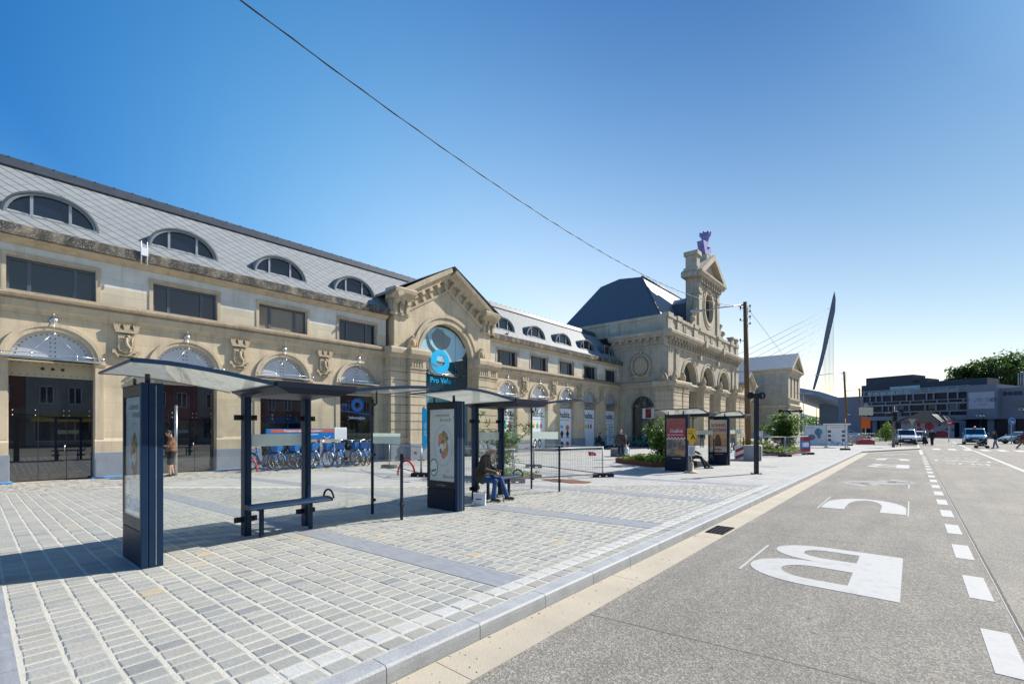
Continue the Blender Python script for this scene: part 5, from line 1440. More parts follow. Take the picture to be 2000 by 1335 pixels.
k = MB(); k.ell((-.02, -.34, 3.22), (.09, .03, .09), 10, 6); k.build('red_lens', pm('dull_red_lens', (.10, .012, .01), .3), hd)
mb = MB(); mb.box(.16, .42, -.10, .12, 2.5, 3.45); mb.build('signal_head', pm('grey_case', (.16, .16, .17), .5), tl, .03)
mb = MB(); mb.box(-.75, -.2, -.1, .02, 3.0, 3.25); mb.build('signal_board', M['dark_steel'], tl, .02)
mb = MB(); mb.box(.42, .8, -.1, .1, 3.3, 3.42); mb.build('signal_arm', M['dark_steel'], tl)
for x in (1.0, 1.35):
    mb = MB(); mb.cyl(x * .8, .9, 0, 1.25, .03); mb.build('railing_post', M['dark_steel'], tl)
def signpost(name, label, loc, rz, h, fn, grp=None):
    s = thing(name, label, 'road sign', loc, rz, grp, local=True)
    mb = MB(); mb.cyl(0, 0, 0, h, .045); mb.build('pole', M['galv'], s); fn(s, frame((0, -.06, 0), (1, 0, 0), (0, -1, 0)), h); return s
def arrow(s, F_, h):
    mb = MB(); mb.prism(F_, oval(0, h - .42, .42, .42, 30), 0, .02); d = mb.build('disc', M['blue_sign'], s)
    k = MB(); k.ring(F_, 0, h - .42, .385, .41, .02, .024, 0, 2 * pi, 30); k.prism(F_, [(-.26, h - .26), (-.20, h - .36), (.02, h - .48), (.02, h - .36), (.28, h - .56), (-.04, h - .66), (.0, h - .58), (-.24, h - .38)], .02, .024); k.build('white_arrow', M['white_ink'], d)
signpost('road_sign', 'round blue sign with a white arrow, on its own pole right of the blue van', (9.4, 84.5, RZ), R(38), 3.25, arrow)
def noentry(s, F_, h):
    mb = MB(); mb.prism(F_, oval(0, h - .38, .38, .38, 26), 0, .02); d = mb.build('disc', M['red'], s); k = MB(); k.bfb(F_, -.27, .27, h - .44, h - .32, .02, .024); k.build('white_bar', M['white_ink'], d)
signpost('road_sign', 'round red no-entry sign in front of the mural kiosk', (4.0, 91, RZ), R(38), 3.1, noentry)
def yieldback(s, F_, h):
    mb = MB(); mb.prism(F_, [(-.55, h), (.55, h), (0, h - .9)], 0, .02); mb.build('triangle', M['galv'], s)
signpost('road_sign', 'grey back of a triangular give-way sign behind the white taxi van', (.0, 90, RZ), R(38), 3.3, yieldback)
def works(s, F_, h):
    mb = MB(); mb.bfb(F_, -.75, .75, h - 1.2, h - .3, 0, .03); mb.build('cream_board', pm('cream_board', (.62, .56, .42), .6), s)
    mb = MB(); mb.bfb(F_, -.45, .45, h - 2.7, h - 1.5, 0, .03); mb.build('red_board', M['orange'], s)
    mb = MB(); mb.prism(F_, oval(0, h - .05, .25, .2, 16), 0, .02); mb.build('round_board', M['galv'], s)
signpost('works_sign', 'cream board above an orange board on one pole, by the roadworks', (-4.0, 66.5, 0), R(35), 4.5, works)

# T-shaped mast far off under the bridge
tm = thing('mast_light', 'thin grey T-shaped mast light under the bridge', 'lamp', (-15.5, 102, 0), R(40), local=True)
mb = MB(); mb.cyl(0, 0, 0, 8.3, .10, .07); mb.build('mast', M['galv'], tm)
mb = MB(); mb.box(-1.7, 1.7, -.12, .12, 8.3, 8.42); mb.build('lamp_bar', M['galv'], tm)

# low mesh barriers round the dug-up planter
def barrier(label, a, b, h=1.1, plate=True):
    a = Vector((a[0], a[1], 0)); b = Vector((b[0], b[1], 0)); L = (b - a).length; rz = math.atan2((b - a).y, (b - a).x)
    s = thing('mesh_barrier', label, 'barrier', tuple(a), rz, 'low wire mesh barriers', local=True)
    mb = MB(); z0 = .12
    mb.tube([(.03, 0, z0), (.03, 0, h), (L - .03, 0, h), (L - .03, 0, z0), (.03, 0, z0)], .021, 8)
    for x in (.03, L - .03): mb.tube([(x, 0, 0), (x, 0, h + .03)], .02, 8)
    fr = mb.build('frame', M['galv'], s)
    mb = MB(); nx = int(L / .10)
    for i in range(1, nx): mb.bar((L * i / nx, 0, z0), (L * i / nx, 0, h), .004)
    for k in range(1, 5): mb.bar((0, 0, z0 + (h - z0) * k / 5), (L, 0, z0 + (h - z0) * k / 5), .004)
    mb.build('wire_mesh', M['galv'], s)
    if plate:
        mb = MB(); mb.box(L * .86 - .16, L * .86 + .16, -.03, -.02, h - .30, h - .20); pl_ = mb.build('plate', M['red'], s)
        text('lettering', 'AGT', .075, M['white_ink'], pl_, (L * .86, -.031, h - .28), RY, .001)
    return s
def foot(label, x, y, rz):
    s = thing('barrier_foot', label, 'barrier foot', (x, y, 0), rz, 'rubber feet of the mesh barriers', local=True)
    mb = MB()
    mb.prism(frame((0, 0, 0), (1, 0, 0), (0, -1, 0)), [(-.38, 0), (-.2, 0), (-.2, .06), (-.06, .06), (-.06, 0), (.06, 0), (.06, .06), (.2, .06), (.2, 0), (.38, 0), (.38, .12), (.3, .15), (-.3, .15), (-.38, .12)], -.11, .11)
    mb.build('block', M['rubber'], s, .008); return s
QA, QB, QC, QD, QE, QF = (-8.65, 15.2), (-9.95, 11.6), (-13.9, 10.9), (-18.0, 12.3), (-13.1, 16.7), (-17.2, 18.4)
barrier('mesh barrier whose free corner faces the road, past the man on the bench', QB, QA)
barrier('mesh barrier running behind the food poster panel towards the station', QC, QB)
barrier('mesh barrier beside the blue bicycle rack', QD, QC)
barrier('mesh barrier on the far side of the dug-up planter, nearer the road', QE, QA)
barrier('mesh barrier on the far side of the dug-up planter, nearer the station', QF, QE)
for (x, y), rz, lb in ((QA, .9, 'rubber barrier foot at the corner nearest the road'), (QB, .9, 'rubber barrier foot hidden behind the sitting man'), (QC, .4, 'rubber barrier foot beside the red hoop, left of the food poster'), (QD, .3, 'rubber barrier foot near the blue bicycles'), (QE, .6, 'rubber barrier foot under the far mesh barriers')):
    foot(lb, x, y, rz)
hp = thing('red_hoop', 'red flexible hoop lying against the mesh barrier left of the food poster', 'hoop', (-14.4, 10.6, 0), R(40), local=True)
mb = MB(); mb.tube([(.32 * math.cos(a), 0, .04 + .55 * math.sin(a)) for a in [pi * i / 16 for i in range(17)]], .04, 8); mb.build('hoop', M['red'], hp)
h2 = thing('red_hoop', 'second red hoop, low down behind the leftmost blue bicycle', 'hoop', (-20.4, 7.3, 0), R(40), local=True)
mb = MB(); mb.tube([(.30 * math.cos(a), 0, .04 + .6 * math.sin(a)) for a in [pi * i / 16 for i in range(17)]], .035, 8); mb.build('hoop', M['red'], h2)
# red cone edge at the far left, cut by the frame
rc = thing('red_box', 'red topped grey box cut off by the left edge of the picture', 'box', (-8.07, .03, 0), R(10), local=True)
mb = MB(); mb.box(-.16, .16, -.12, .12, 0, .26); mb.build('body', M['dark_steel'], rc, .02)
mb = MB(); mb.box(-.17, .17, -.13, .13, .26, .36); mb.build('lid', M['red'], rc, .02)

# roadworks fences on the far plaza
fx = [((-8.9, 33.0), (-6.1, 33.6)), ((-6.1, 33.6), (-5.4, 37.4)), ((-9.6, 43.), (-7.2, 46.)), ((-5.0, 59.5), (-2.9, 61.2)), ((-7.9, 60.), (-5.1, 59.6)), ((-9.5, 55), (-8.9, 58.4)), ((-12.5, 44), (-9.6, 43.)), ((-6.0, 68.5), (-3.8, 66.4))]
nm = ['mesh barrier in front of the far tree planter, red plate on it', 'mesh barrier right of the far tree planter, nearest the kerb', 'mesh barrier behind the far tree planter', 'mesh barrier closing the end of the bus bay beside the traffic light', 'mesh barrier beyond the roofed exhibition board', 'mesh barrier beyond the cream exhibition board', 'mesh barrier left of the far tree planter', 'mesh barrier under the orange works board']
for (a, b), l in zip(fx, nm): barrier(l, a, b, 1.25, l.startswith('mesh barrier in front'))
for k, (x, y, rz, lb) in enumerate(((-6.1, 33.6, .7, 'long rubber foot at the front corner of the far tree planter'), (-5.4, 37.4, .7, 'rubber foot of the barrier right of the far planter'), (-5.0, 59.6, .7, 'rubber foot beside the traffic light'), (-4.2, 47.3, .7, 'rubber foot of the thin sign stick near the kerb corner'))): foot(lb, x, y, rz)
st_ = thing('sign_stick', 'thin bare sign stick standing in a rubber foot near the kerb corner', 'pole', (-4.2, 47.3, 0))
mb = MB(); mb.cyl(-4.2, 47.3, .1, 2.6, .03); mb.build('stick', M['galv'], st_)
wb = thing('works_banner', 'narrow blue and red works banner hung on the barrier right of the far planter', 'banner', (-5.5, 36.8, 0), R(60), local=True)
mb = MB(); mb.box(-.45, .45, -.05, -.03, .2, 1.25); wp = mb.build('sheet', M['blue_sign'], wb)
mb = MB(); mb.box(-.45, .45, -.056, -.05, .95, 1.2); mb.box(-.45, .45, -.056, -.05, .25, .45); mb.build('print', M['red'], wp)
mb = MB(); mb.box(-.3, .3, -.057, -.05, .55, .85); mb.build('print', M['white_ink'], wp)
for i, (x, y, lb) in enumerate(((-6.3, 62.5, 'concrete block with a red chevron beyond the roofed exhibition board'), (-6.2, 71., 'concrete block with a red chevron at the foot of the slim pole'), (-4.6, 70, 'concrete block standing behind the roadworks barriers'))):
    s = thing('works_block', lb, 'block', (x, y, 0), R(35), 'concrete roadworks blocks', local=True)
    mb = MB(); mb.prism(frame((0, 0, 0), (1, 0, 0), (0, -1, 0)), [(-.9, 0), (.9, 0), (.9, .7), (.75, .95), (-.75, .95), (-.9, .7)], -.4, .4); mb.build('block', M['concrete'], s, .03)
    mb = MB(); mb.prism(frame((0, -.45, 0), (1, 0, 0), (0, -1, 0)), [(.2, .1), (.75, .1), (.75, .95), (.2, .95)], -.03, .0); pn = mb.build('chevron_panel', M['white'], s)
    mb = MB(); mb.prism(frame((0, -.452, 0), (1, 0, 0), (0, -1, 0)), [(.22, .55), (.5, .93), (.73, .55), (.73, .3), (.5, .62), (.22, .3)], -.0, .004); mb.build('chevron', M['red'], pn)
rb = thing('red_barrel', 'low red plastic barrier lying among the roadworks', 'barrier', (-3.9, 64.5, 0), R(35), local=True)
mb = MB(); mb.prism(frame((0, 0, 0), (1, 0, 0), (0, -1, 0)), [(-.9, 0), (.9, 0), (.8, .5), (.3, .62), (-.5, .6), (-.85, .45)], -.25, .25); mb.build('body', M['red'], rb, .06)

# small things on and by the station
an = thing('antenna', 'white antenna box with two rods on the sooty gutter', 'antenna', (-21.86, 4.15, 8.1), 0)
mb = MB(); mb.box(-21.90, -21.82, 4.05, 4.27, 8.28, 8.58); mb.build('box', M['white'], an, .01)
for y in (4.07, 4.25):
    mb = MB(); mb.cyl(-21.86, y, 7.95, 8.82, .018); mb.build('rod', M['white'], an)
sp_ = thing('steel_tube', 'tall thin stainless tube standing behind the man with the phone', 'pole', (-21.3, 5.0, 0), 0)
mb = MB(); mb.cyl(-21.3, 5.02, 0, 2.68, .05); mb.build('tube', M['steel'], sp_)
ff = thing('feather_flag', 'cyan feather flag beside the gabled entrance, half hidden by the food poster', 'flag', (-20.8, 16.4, 0), 0)
F_ = frame((-20.8, 16.4, 0), Vector((.5, .85, 0)).normalized(), Vector((.85, -.5, 0)).normalized())
mb = MB(); mb.prism(F_, [(0, .5), (.22, .7), (.34, 1.4), (.36, 2.2), (.26, 2.8), (.1, 3.0), (0, 2.95)], -.006, .006); fb = mb.build('cloth', M['cyan'], ff)
text('lettering', 'pro velo', .22, M['white_ink'], fb, tuple(F_(.22, 1.75, .008)), (R(90), R(-90), math.atan2(.85, .5)), .001)
mb = MB(); mb.tube([F_(0, 0), F_(0, 2.9), F_(.12, 3.05)], .015, 6); mb.lathe([(.25, 0), (.25, .04), (0, .06)], tuple(F_(0, 0)), 10); mb.build('mast', M['dark_steel'], ff)
pg = thing('pigeon', 'small dark pigeon perched on the gutter right of the gabled entrance', 'bird', (-21.95, 24.9, 8.46), 0)
mb = MB(); mb.ell((-21.95, 24.9, 8.56), (.07, .15, .08), 10, 7); mb.ell((-21.95, 25.03, 8.68), .045, 8, 6); mb.tube([(-21.95, 24.97, 8.6), (-21.95, 25.03, 8.68)], .04, 7); mb.tube([(-21.95, 24.8, 8.56), (-21.95, 24.62, 8.5)], [.05, .025], 6); mb.tube([(-21.95, 25.07, 8.68), (-21.95, 25.11, 8.67)], [.012, .004], 5)
mb.tube([(-21.93, 24.9, 8.5), (-21.93, 24.9, 8.455)], .008, 4); mb.tube([(-21.97, 24.9, 8.5), (-21.97, 24.9, 8.455)], .008, 4); mb.build('body', M['dark_steel'], pg, remesh=.012)
# ------------------------------------------------------------------ trees and shrubs
def leafmat(name, col, trans=.35):
    t = NT(name); inf = t.n('ObjectInfo'); p = t.obj(); nz = t.noise(p, 1.7, 3); at = t.n('Attribute', attribute_name='tone')
    g = t.n('SeparateColor'); t.set(g, 0, at.outputs['Color'])
    c = t.mix(g.outputs[0], hsvv(col, .65), hsvv(col, 1.5))
    df = t.n('BsdfPrincipled', i_Roughness=.5); t.set(df, 'Base Color', c)
    tl = t.n('BsdfTranslucent'); t.set(tl, 'Color', t.mix(1., c, (1.3, 1.5, .5), 'MULTIPLY'))
    mx = t.n('MixShader'); mx.inputs[0].default_value = trans
    t.t.links.new(df.outputs[0], mx.inputs[1]); t.t.links.new(tl.outputs[0], mx.inputs[2]); t.t.links.new(mx.outputs[0], t.out.inputs[0])
    return t.m
M['leaf'] = leafmat('shrub_leaves', (.085, .15, .032), .4)
M['leaf_dark'] = leafmat('tree_leaves', (.05, .095, .02), .25)
M['leaf_olive'] = leafmat('low_plant_leaves', (.14, .20, .04), .45)
M['bark'] = pm('bark', (.10, .075, .05), .9, .3, 8., .4, fine=40)
def leaf(mb, p, size, r):
    d = Vector((r.gauss(0, 1), r.gauss(0, 1), r.gauss(0, .7))).normalized(); n = Vector((r.gauss(0, .6), r.gauss(0, .6), 1)).normalized()
    u = d; v = n.cross(d)
    if v.length < .1: return
    v.normalize(); w = n * size * .12
    k = r.random(); mb.col = (k, k, k)
    mb.add([p, p + u * size * .5 + v * size * .32 - w * 0, p + u * size + w * -.6, p + u * size * .5 - v * size * .32], [(0, 1, 2, 3)], False)
def shrub(name, label, cat, loc, stems, h, spread, nleaf, lsize, mat, seed, trunk=0., parent_r=.012, group=None, upright=.5, gap=.25):
    """several thin stems with side twigs; leaves sit along the twigs, leaving gaps"""
    r = random.Random(seed); s = thing(name, label, cat, loc, 0, group)
    base = Vector(loc); st_mb = MB(); lf = MB(); twigs = []
    for i in range(stems):
        a = r.uniform(0, 2 * pi); ln = h * r.uniform(.62, 1.)
        lean = Vector((math.cos(a), math.sin(a), 0)) * spread * r.uniform(.25, 1.) * (1 - trunk * .3)
        b0 = base + Vector((r.uniform(-.06, .06), r.uniform(-.06, .06), trunk * h * .55 * r.random() if trunk else 0)) * (1 if not trunk else 1)
        pts = []
        for k in range(7):
            f = k / 6; pts.append(b0 + lean * f ** 1.3 + Vector((r.gauss(0, .03), r.gauss(0, .03), (ln - (b0.z - base.z)) * f)))
        st_mb.tube(pts, [parent_r * (1.5 - f / 5) for f in range(7)], 5); twigs += [(pts[k], pts[k + 1]) for k in range(2, 6)]
        for k in range(1, 7):
            for _ in range(3):
                q = pts[k]; d = Vector((r.gauss(0, 1), r.gauss(0, 1), r.uniform(-.25, .8) * upright * 2)).normalized() * spread * r.uniform(.25, .62) * (1.15 - k / 9)
                if r.random() < gap: continue
                st_mb.tube([q, q + d * .5 + Vector((0, 0, .03)), q + d], [parent_r * .6, parent_r * .45, parent_r * .25], 4); twigs.append((q + d * .2, q + d)); twigs.append((q + d * .6, q + d * 1.05))
    if trunk: st_mb.tube([base, base + Vector((.02, .01, h * trunk)), base + Vector((.0, .03, h * .8))], [parent_r * 3, parent_r * 2.4, parent_r], 7)
    st_mb.build('stem' if not trunk else 'trunk', M['bark'], s)
    for _ in range(nleaf):
        a, b = twigs[int(r.random() * len(twigs))]; p = a.lerp(b, r.random()) + Vector((r.gauss(0, 1), r.gauss(0, 1), r.gauss(0, 1))) * lsize * .55
        leaf(lf, p, lsize * r.uniform(.6, 1.25), r)
    lf.build('foliage' if not trunk else 'crown', mat, s, colors=True, fix=False)
    return s
def bed(label, corners, hgt, seed, z=.0, group='rusty steel planters'):
    """rusty steel planter edge with soil and ground plants"""
    c = sum((Vector((x, y, 0)) for x, y in corners), Vector()) / len(corners)
    s = thing('planter', label, 'planter', tuple(c), 0, group)
    mb = MB(); n = len(corners)
    for i in range(n):
        a = Vector((*corners[i], 0)); b = Vector((*corners[(i + 1) % n], 0)); mb.bar(a + Vector((0, 0, hgt / 2)), b + Vector((0, 0, hgt / 2)), .03, hgt)
    mb.build('steel_edge', M['corten'], s)
    mb = MB(); mb.add([(x, y, hgt * .7) for x, y in corners], [tuple(range(n))]); mb.build('soil', M['soil'], s)
    return s
def ground_plants(name, label, corners, z, n, size, seed, mat):
    r = random.Random(seed); lf = MB(); tri = corners
    c = sum((Vector((x, y, 0)) for x, y in corners), Vector()) / 4
    for _ in range(n):
        u, v = r.random() * .92 + .04, r.random() * .92 + .04
        a = Vector((*corners[0], z)).lerp(Vector((*corners[1], z)), u); b = Vector((*corners[3], z)).lerp(Vector((*corners[2], z)), u); p = a.lerp(b, v)
        cl = (math.sin(p.x * 4.3 + seed) + math.sin(p.y * 5.1) + 2) / 4
        if r.random() > cl + .25: continue
        for k in range(5): leaf(lf, p + Vector((r.gauss(0, .05), r.gauss(0, .05), r.random() * .32 * cl)), size * r.uniform(.6, 1.3), r)
    o = lf.build(name, mat, None, colors=True, fix=False)
    return tag(o, kind='stuff')
C1 = [(-11.9, 22.2), (-9.1, 20.5), (-7.8, 22.6), (-10.6, 24.3)]
bed('rusty steel planter with a bushy shrub, left of the red poster', C1, .24, 3)
ground_plants('ground_cover', '', C1, .2, 800, .11, 3, M['leaf_olive'])
shrub('shrub', 'bushy green shrub in the rusty planter beside the red poster', 'shrub', (-9.6, 22.7, .2), 8, 2.05, .98, 2600, .125, M['leaf'], 11)
C2 = [(-8.2, 34.2), (-6.2, 34.2), (-6.0, 40.6), (-8.2, 40.6)]
bed('rusty steel planter under the far round tree, behind mesh barriers', C2, .22, 4)
ground_plants('ground_cover', '', C2, .2, 700, .14, 5, M['leaf_olive'])
shrub('young_tree', 'far round green tree in a rusty planter with the T-shaped post', 'tree', (-7.0, 38.4, .15), 15, 2.6, 1.35, 4200, .19, M['leaf'], 21, trunk=.25)
C3 = [(-12.4, 12.2), (-10.6, 11.9), (-10.3, 13.6), (-12.2, 14.0)]
bed('low earth bed with a sparse shrub inside the mesh barriers', C3, .10, 6)
shrub('shrub', 'sparse shrub with bare twigs inside the mesh barriers, behind the sitting man', 'shrub', (-11.6, 12.6, .06), 9, 2.25, 1.35, 3000, .10, M['leaf'], 31, gap=.4)
ground_plants('ground_cover', '', C3, .06, 260, .12, 8, M['leaf_olive'])
C4 = [(-11.2, 41.), (-9.2, 41.), (-9.2, 46), (-11.2, 46)]
bed('long rusty steel planter in the background behind the far round tree', C4, .45, 9)
ground_plants('ground_cover', '', C4, .4, 400, .18, 4, M['leaf_olive'])
for i, (x, y, lb) in enumerate(((-9.0, 13.2, 'reddish patch of bare soil in the paving near the free barrier corner'),)):
    mb = MB(); r = random.Random(5); pts = [(x + 1.0 * math.cos(a) * r.uniform(.7, 1.1), y + .5 * math.sin(a) * r.uniform(.7, 1.1), .012) for a in [2 * pi * k / 18 for k in range(18)]]
    mb.add(pts, [tuple(range(18))]); tag(mb.build('soil_patch', M['corten']), kind='structure')
wl = thing('equipment_pile', 'heap of grey hoses and cables beside the far planter', 'hose heap', (-7.8, 33.7, 0), 0)
mb = MB(); r = random.Random(9)
for k in range(14):
    c = Vector((-7.8 + r.uniform(-.8, .8), 33.7 + r.uniform(-.3, .3), .1 + r.random() * .25)); q = r.uniform(.2, .42)
    mb.tube([c + Vector((q * math.cos(a), q * .6 * math.sin(a), q * .35 * math.sin(a + k))) for a in [2 * pi * i / 12 for i in range(13)]], .03, 6)
mb.build('hoses', M['dark_steel'], wl)
# tall trees behind the grey offices
def big_tree(label, loc, h, cr, seed, n=5200, ls=.62):
    r = random.Random(seed); s = thing('tree', label, 'tree', loc, 0, 'tall trees behind the offices'); b = Vector(loc)
    mb = MB(); mb.tube([b, b + Vector((0, 0, h * .4)), b + Vector((.3, .2, h * .85))], [.5, .38, .12], 8)
    cl = []
    for i in range(34):
        a = r.uniform(0, 2 * pi); e = r.uniform(-.35, 1.) ; rad = cr * r.uniform(.35, .95)
        c = b + Vector((rad * math.cos(a) * math.cos(e * 1.2), rad * math.sin(a) * math.cos(e * 1.2), h * .60 + h * .36 * math.sin(e * 1.3)))
        cl.append((c, cr * r.uniform(.22, .40)))
        mb.tube([b + Vector((0, 0, h * .35)), (b + Vector((0, 0, h * .5))).lerp(c, .5), c], [.2, .12, .04], 5)
    mb.build('trunk', M['bark'], s)
    lf = MB()
    for k in range(n):
        c, q = cl[int(r.random() * len(cl))]
        d = Vector((r.gauss(0, 1), r.gauss(0, 1), r.gauss(0, .8))).normalized() * q * r.random() ** .4
        leaf(lf, c + d, ls * r.uniform(.6, 1.3), r)
    lf.build('crown', M['leaf_dark'], s, colors=True, fix=False)
for i, (px, d, top, w_, lb) in enumerate(((1885, 118, 712, 26, 'leftmost and lowest tree of the group behind the offices'), (1925, 120, 702, 34, 'broad dark tree in the middle of the group behind the offices'), (1962, 112, 696, 34, 'tall dark tree behind the three flagpoles'), (2003, 116, 688, 40, 'tallest dark tree, cut by the right edge of the picture'), (1940, 135, 706, 40, 'tree filling the gap at the back of the group behind the offices'))):
    p = unproj(px, 836, d); hh = 1.8 + (836 - top) * d / 905
    big_tree(lb, (p.x, p.y, -.2), hh, w_ * d / 905 * 1.5, 40 + i, 6500)

# ------------------------------------------------------------------ bicycles
def make_bike(label, mat, loc, rz, group, basket=True):
    s = thing('bicycle', label, 'bicycle', loc, rz, group, local=True)
    def wheel(x, nm):
        mb = MB(); mb.tube([(x + .33 * math.cos(a), 0, .35 + .33 * math.sin(a)) for a in [2 * pi * i / 26 for i in range(27)]], .022, 6, False)
        w_ = mb.build('wheel', M['rubber'], s)
        k = MB(); k.tube([(x + .30 * math.cos(a), 0, .35 + .30 * math.sin(a)) for a in [2 * pi * i / 26 for i in range(27)]], .011, 5, False)
        for i in range(12):
            a = 2 * pi * i / 12; k.bar((x, .02 * (-1) ** i, .35), (x + .3 * math.cos(a), 0, .35 + .3 * math.sin(a)), .004)
        k.tube([(x, -.05, .35), (x, .05, .35)], .025, 8); k.build('rim', M['galv'], w_)
        k = MB(); n = 12
        for i in range(n):
            a0, a1 = pi * (.05 + .75 * i / n), pi * (.05 + .75 * (i + 1) / n)
            for (aa, bb) in ((a0, a1),):
                P_ = lambda a, y: (x + .37 * math.cos(a), y, .35 + .37 * math.sin(a))
                k.add([P_(aa, -.03), P_(aa, .03), P_(bb, .03), P_(bb, -.03)], [(0, 1, 2, 3)])
        k.build('mudguard', mat, w_)
    wheel(-.53, 'r'); wheel(.53, 'f')
    mb = MB()
    mb.tube([(-.53, .05, .35), (-.12, .0, .30), (.08, 0, .36), (.34, 0, .78)], .032, 8); mb.tube([(-.12, 0, .30), (-.26, 0, .82)], .026, 8); mb.tube([(-.53, 0, .35), (-.24, 0, .72)], .018, 6)
    mb.tube([(.53, .06, .35), (.50, .05, .52), (.36, 0, .74), (.29, 0, .98)], .024, 8); mb.tube([(.53, -.06, .35), (.50, -.05, .52), (.38, 0, .70)], .02, 6)
    fr = mb.build('frame', mat, s)
    mb = MB(); mb.tube([(-.12, -.07, .30), (-.12, .07, .30)], .07, 10); mb.bar((-.12, .09, .30), (-.04, .09, .16), .02); mb.bar((-.12, -.09, .30), (-.2, -.09, .44), .02); mb.box(-.08, .02, .07, .15, .15, .17); mb.box(-.25, -.15, -.15, -.07, .43, .45); mb.build('crank', M['black'], fr)
    mb = MB(); mb.tube([(-.26, 0, .80), (-.29, 0, .95)], .016, 6); mb.ell((-.30, 0, .98), (.14, .085, .04), 10, 6); mb.build('saddle', M['black'] if basket else mat, s)
    mb = MB(); mb.tube([(.29, 0, .96), (.27, 0, 1.06)], .015, 6); mb.tube([(.16, -.29, 1.08), (.26, -.20, 1.10), (.28, 0, 1.06), (.26, .20, 1.10), (.16, .29, 1.08)], .013, 6); mb.build('handlebar', M['steel'], s)
    if basket:
        mb = MB()
        mb.add([(.40, -.17, .98), (.72, -.19, 1.0), (.72, .19, 1.0), (.40, .17, .98), (.45, -.12, .72), (.64, -.13, .72), (.64, .13, .72), (.45, .12, .72)], [(4, 5, 6, 7), (0, 1, 5, 4), (1, 2, 6, 5), (2, 3, 7, 6), (3, 0, 4, 7)])
        mb.build('basket', mat, s)
        mb = MB(); mb.ell((.66, 0, .66), .045, 8, 6); mb.build('headlamp', M['steel'], s)
        mb = MB(); mb.add([(-.75, -.03, .52), (-.55, -.06, .72), (-.30, -.06, .66), (-.30, .06, .66), (-.55, .06, .72), (-.75, .03, .52)], [(0, 1, 2, 3, 4, 5)]); mb.build('rear_guard', mat, s)
    return s
bl = ['leftmost blue rental bicycle, by itself near the grey plinth', 'blue rental bicycle behind the thick shelter post, seen through the glass', 'blue rental bicycle under the left end of the blue sign', 'blue rental bicycle under the middle of the blue sign', 'blue rental bicycle with its front wheel turned to the road, right of the middle', 'blue rental bicycle under the white end of the blue sign', 'second blue rental bicycle from the right, turquoise saddle', 'rightmost blue rental bicycle, under the red child seat in the window']
b0 = make_bike(bl[0], M['bike_blue'], (-20.9, 8.0, 0), R(35), 'blue rental bicycles at the rack')
for i, (y, x, a) in enumerate(((8.9, -21.1, 28), (9.75, -21.0, 18), (10.5, -21.0, 12), (11.2, -20.75, -12), (11.85, -20.8, 8), (12.35, -20.7, -8), (12.85, -20.75, -22)), 1):
    place(copy_tree(b0), (x, y, 0), R(a), 1.14, bl[i])
b0.scale = (1.14,) * 3
rk = thing('bicycle_rack', 'blue rental bicycle rack with a long blue sign board above the bikes', 'bicycle rack', (-21.5, 10.5, 0), 0)
FR = FX(-21.35)
mb = MB(); mb.bfb(FR, 8.3, 12.05, 1.28, 1.78, -.06, 0); sgn = mb.build('sign_board', M['blue_sign'], rk, .02)
mb = MB(); mb.bfb(FR, 8.5, 11.45, 1.62, 1.735, 0, .004); mb.build('red_strip', M['orange'], sgn)
text('lettering', 'Toujours un vélo en poche !', .125, M['white_ink'], sgn, tuple(FR(9.95, 1.645, .006)), RX, .002, offset=.003, sx=1.25)
text('lettering', 'Téléchargez maintenant notre application', .085, M['white_ink'], sgn, tuple(FR(9.95, 1.50, .004)), RX, .002, offset=.002)
mb = MB(); mb.bfb(FR, 11.45, 12.12, 1.24, 1.84, -.03, .012); mb.build('white_end', M['white'], sgn, .05)
mb = MB(); mb.tube([FR(10.9 + .35 * t, 1.42 - .09 * math.sin(t * pi), .006) for t in [i / 10 for i in range(11)]], .012, 5); mb.build('curved_arrow', M['white_ink'], sgn)
mb = MB()
for y in (8.5, 9.6, 10.7, 11.9): mb.box(-21.45, -21.37, y - .04, y + .04, 0, 1.3)
mb.build('posts', M['dark_steel'], rk)
mb = MB(); mb.box(-21.7, -20.9, 8.2, 12.4, .0, .06); mb.build('base_rail', M['bike_blue'], rk)
for y in (8.9, 9.6, 10.3, 11.0, 11.7):
    mb = MB(); mb.tube([(-21.4, y, 1.1), (-21.2, y + .1, 1.05), (-21.1, y + .12, .9), (-21.15, y + .1, .75)], .022, 6); mb.build('lock_arm', M['black'], rk)
gb_ = make_bike('mint green bicycle leaning at the corner of the central pavilion', M['bike_green'], (-20.4, 41.6, 0), R(-15), 'green shared bicycles', False)
place(copy_tree(gb_), (-19.2, 41.7, 0), R(10), None, 'mint green bicycle in front of the arched window of the central pavilion')
def scooter(label, loc, rz):
    s = thing('kick_scooter', label, 'scooter', loc, rz, 'green shared scooters', local=True)
    mb = MB(); mb.box(-.45, .35, -.07, .07, .10, .15); mb.build('deck', M['black'], s, .01)
    mb = MB(); mb.tube([(.40, 0, .10), (.34, 0, .3), (.24, 0, 1.1)], .035, 8); mb.build('stem', M['bike_green'], s)
    mb = MB(); mb.tube([(.22, -.26, 1.12), (.24, 0, 1.10), (.22, .26, 1.12)], .018, 6); mb.build('handlebar', M['black'], s)
    for x in (-.48, .44):
        mb = MB(); mb.tube([(x, -.03, .11), (x, .03, .11)], .11, 12); mb.build('wheel', M['rubber'], s)
    return s
scooter('mint green kick scooter standing before the last banner, left one', (-21.3, 38.9, 0), R(60))
scooter('mint green kick scooter standing right of the last banner', (-21.2, 40.9, 0), R(50))

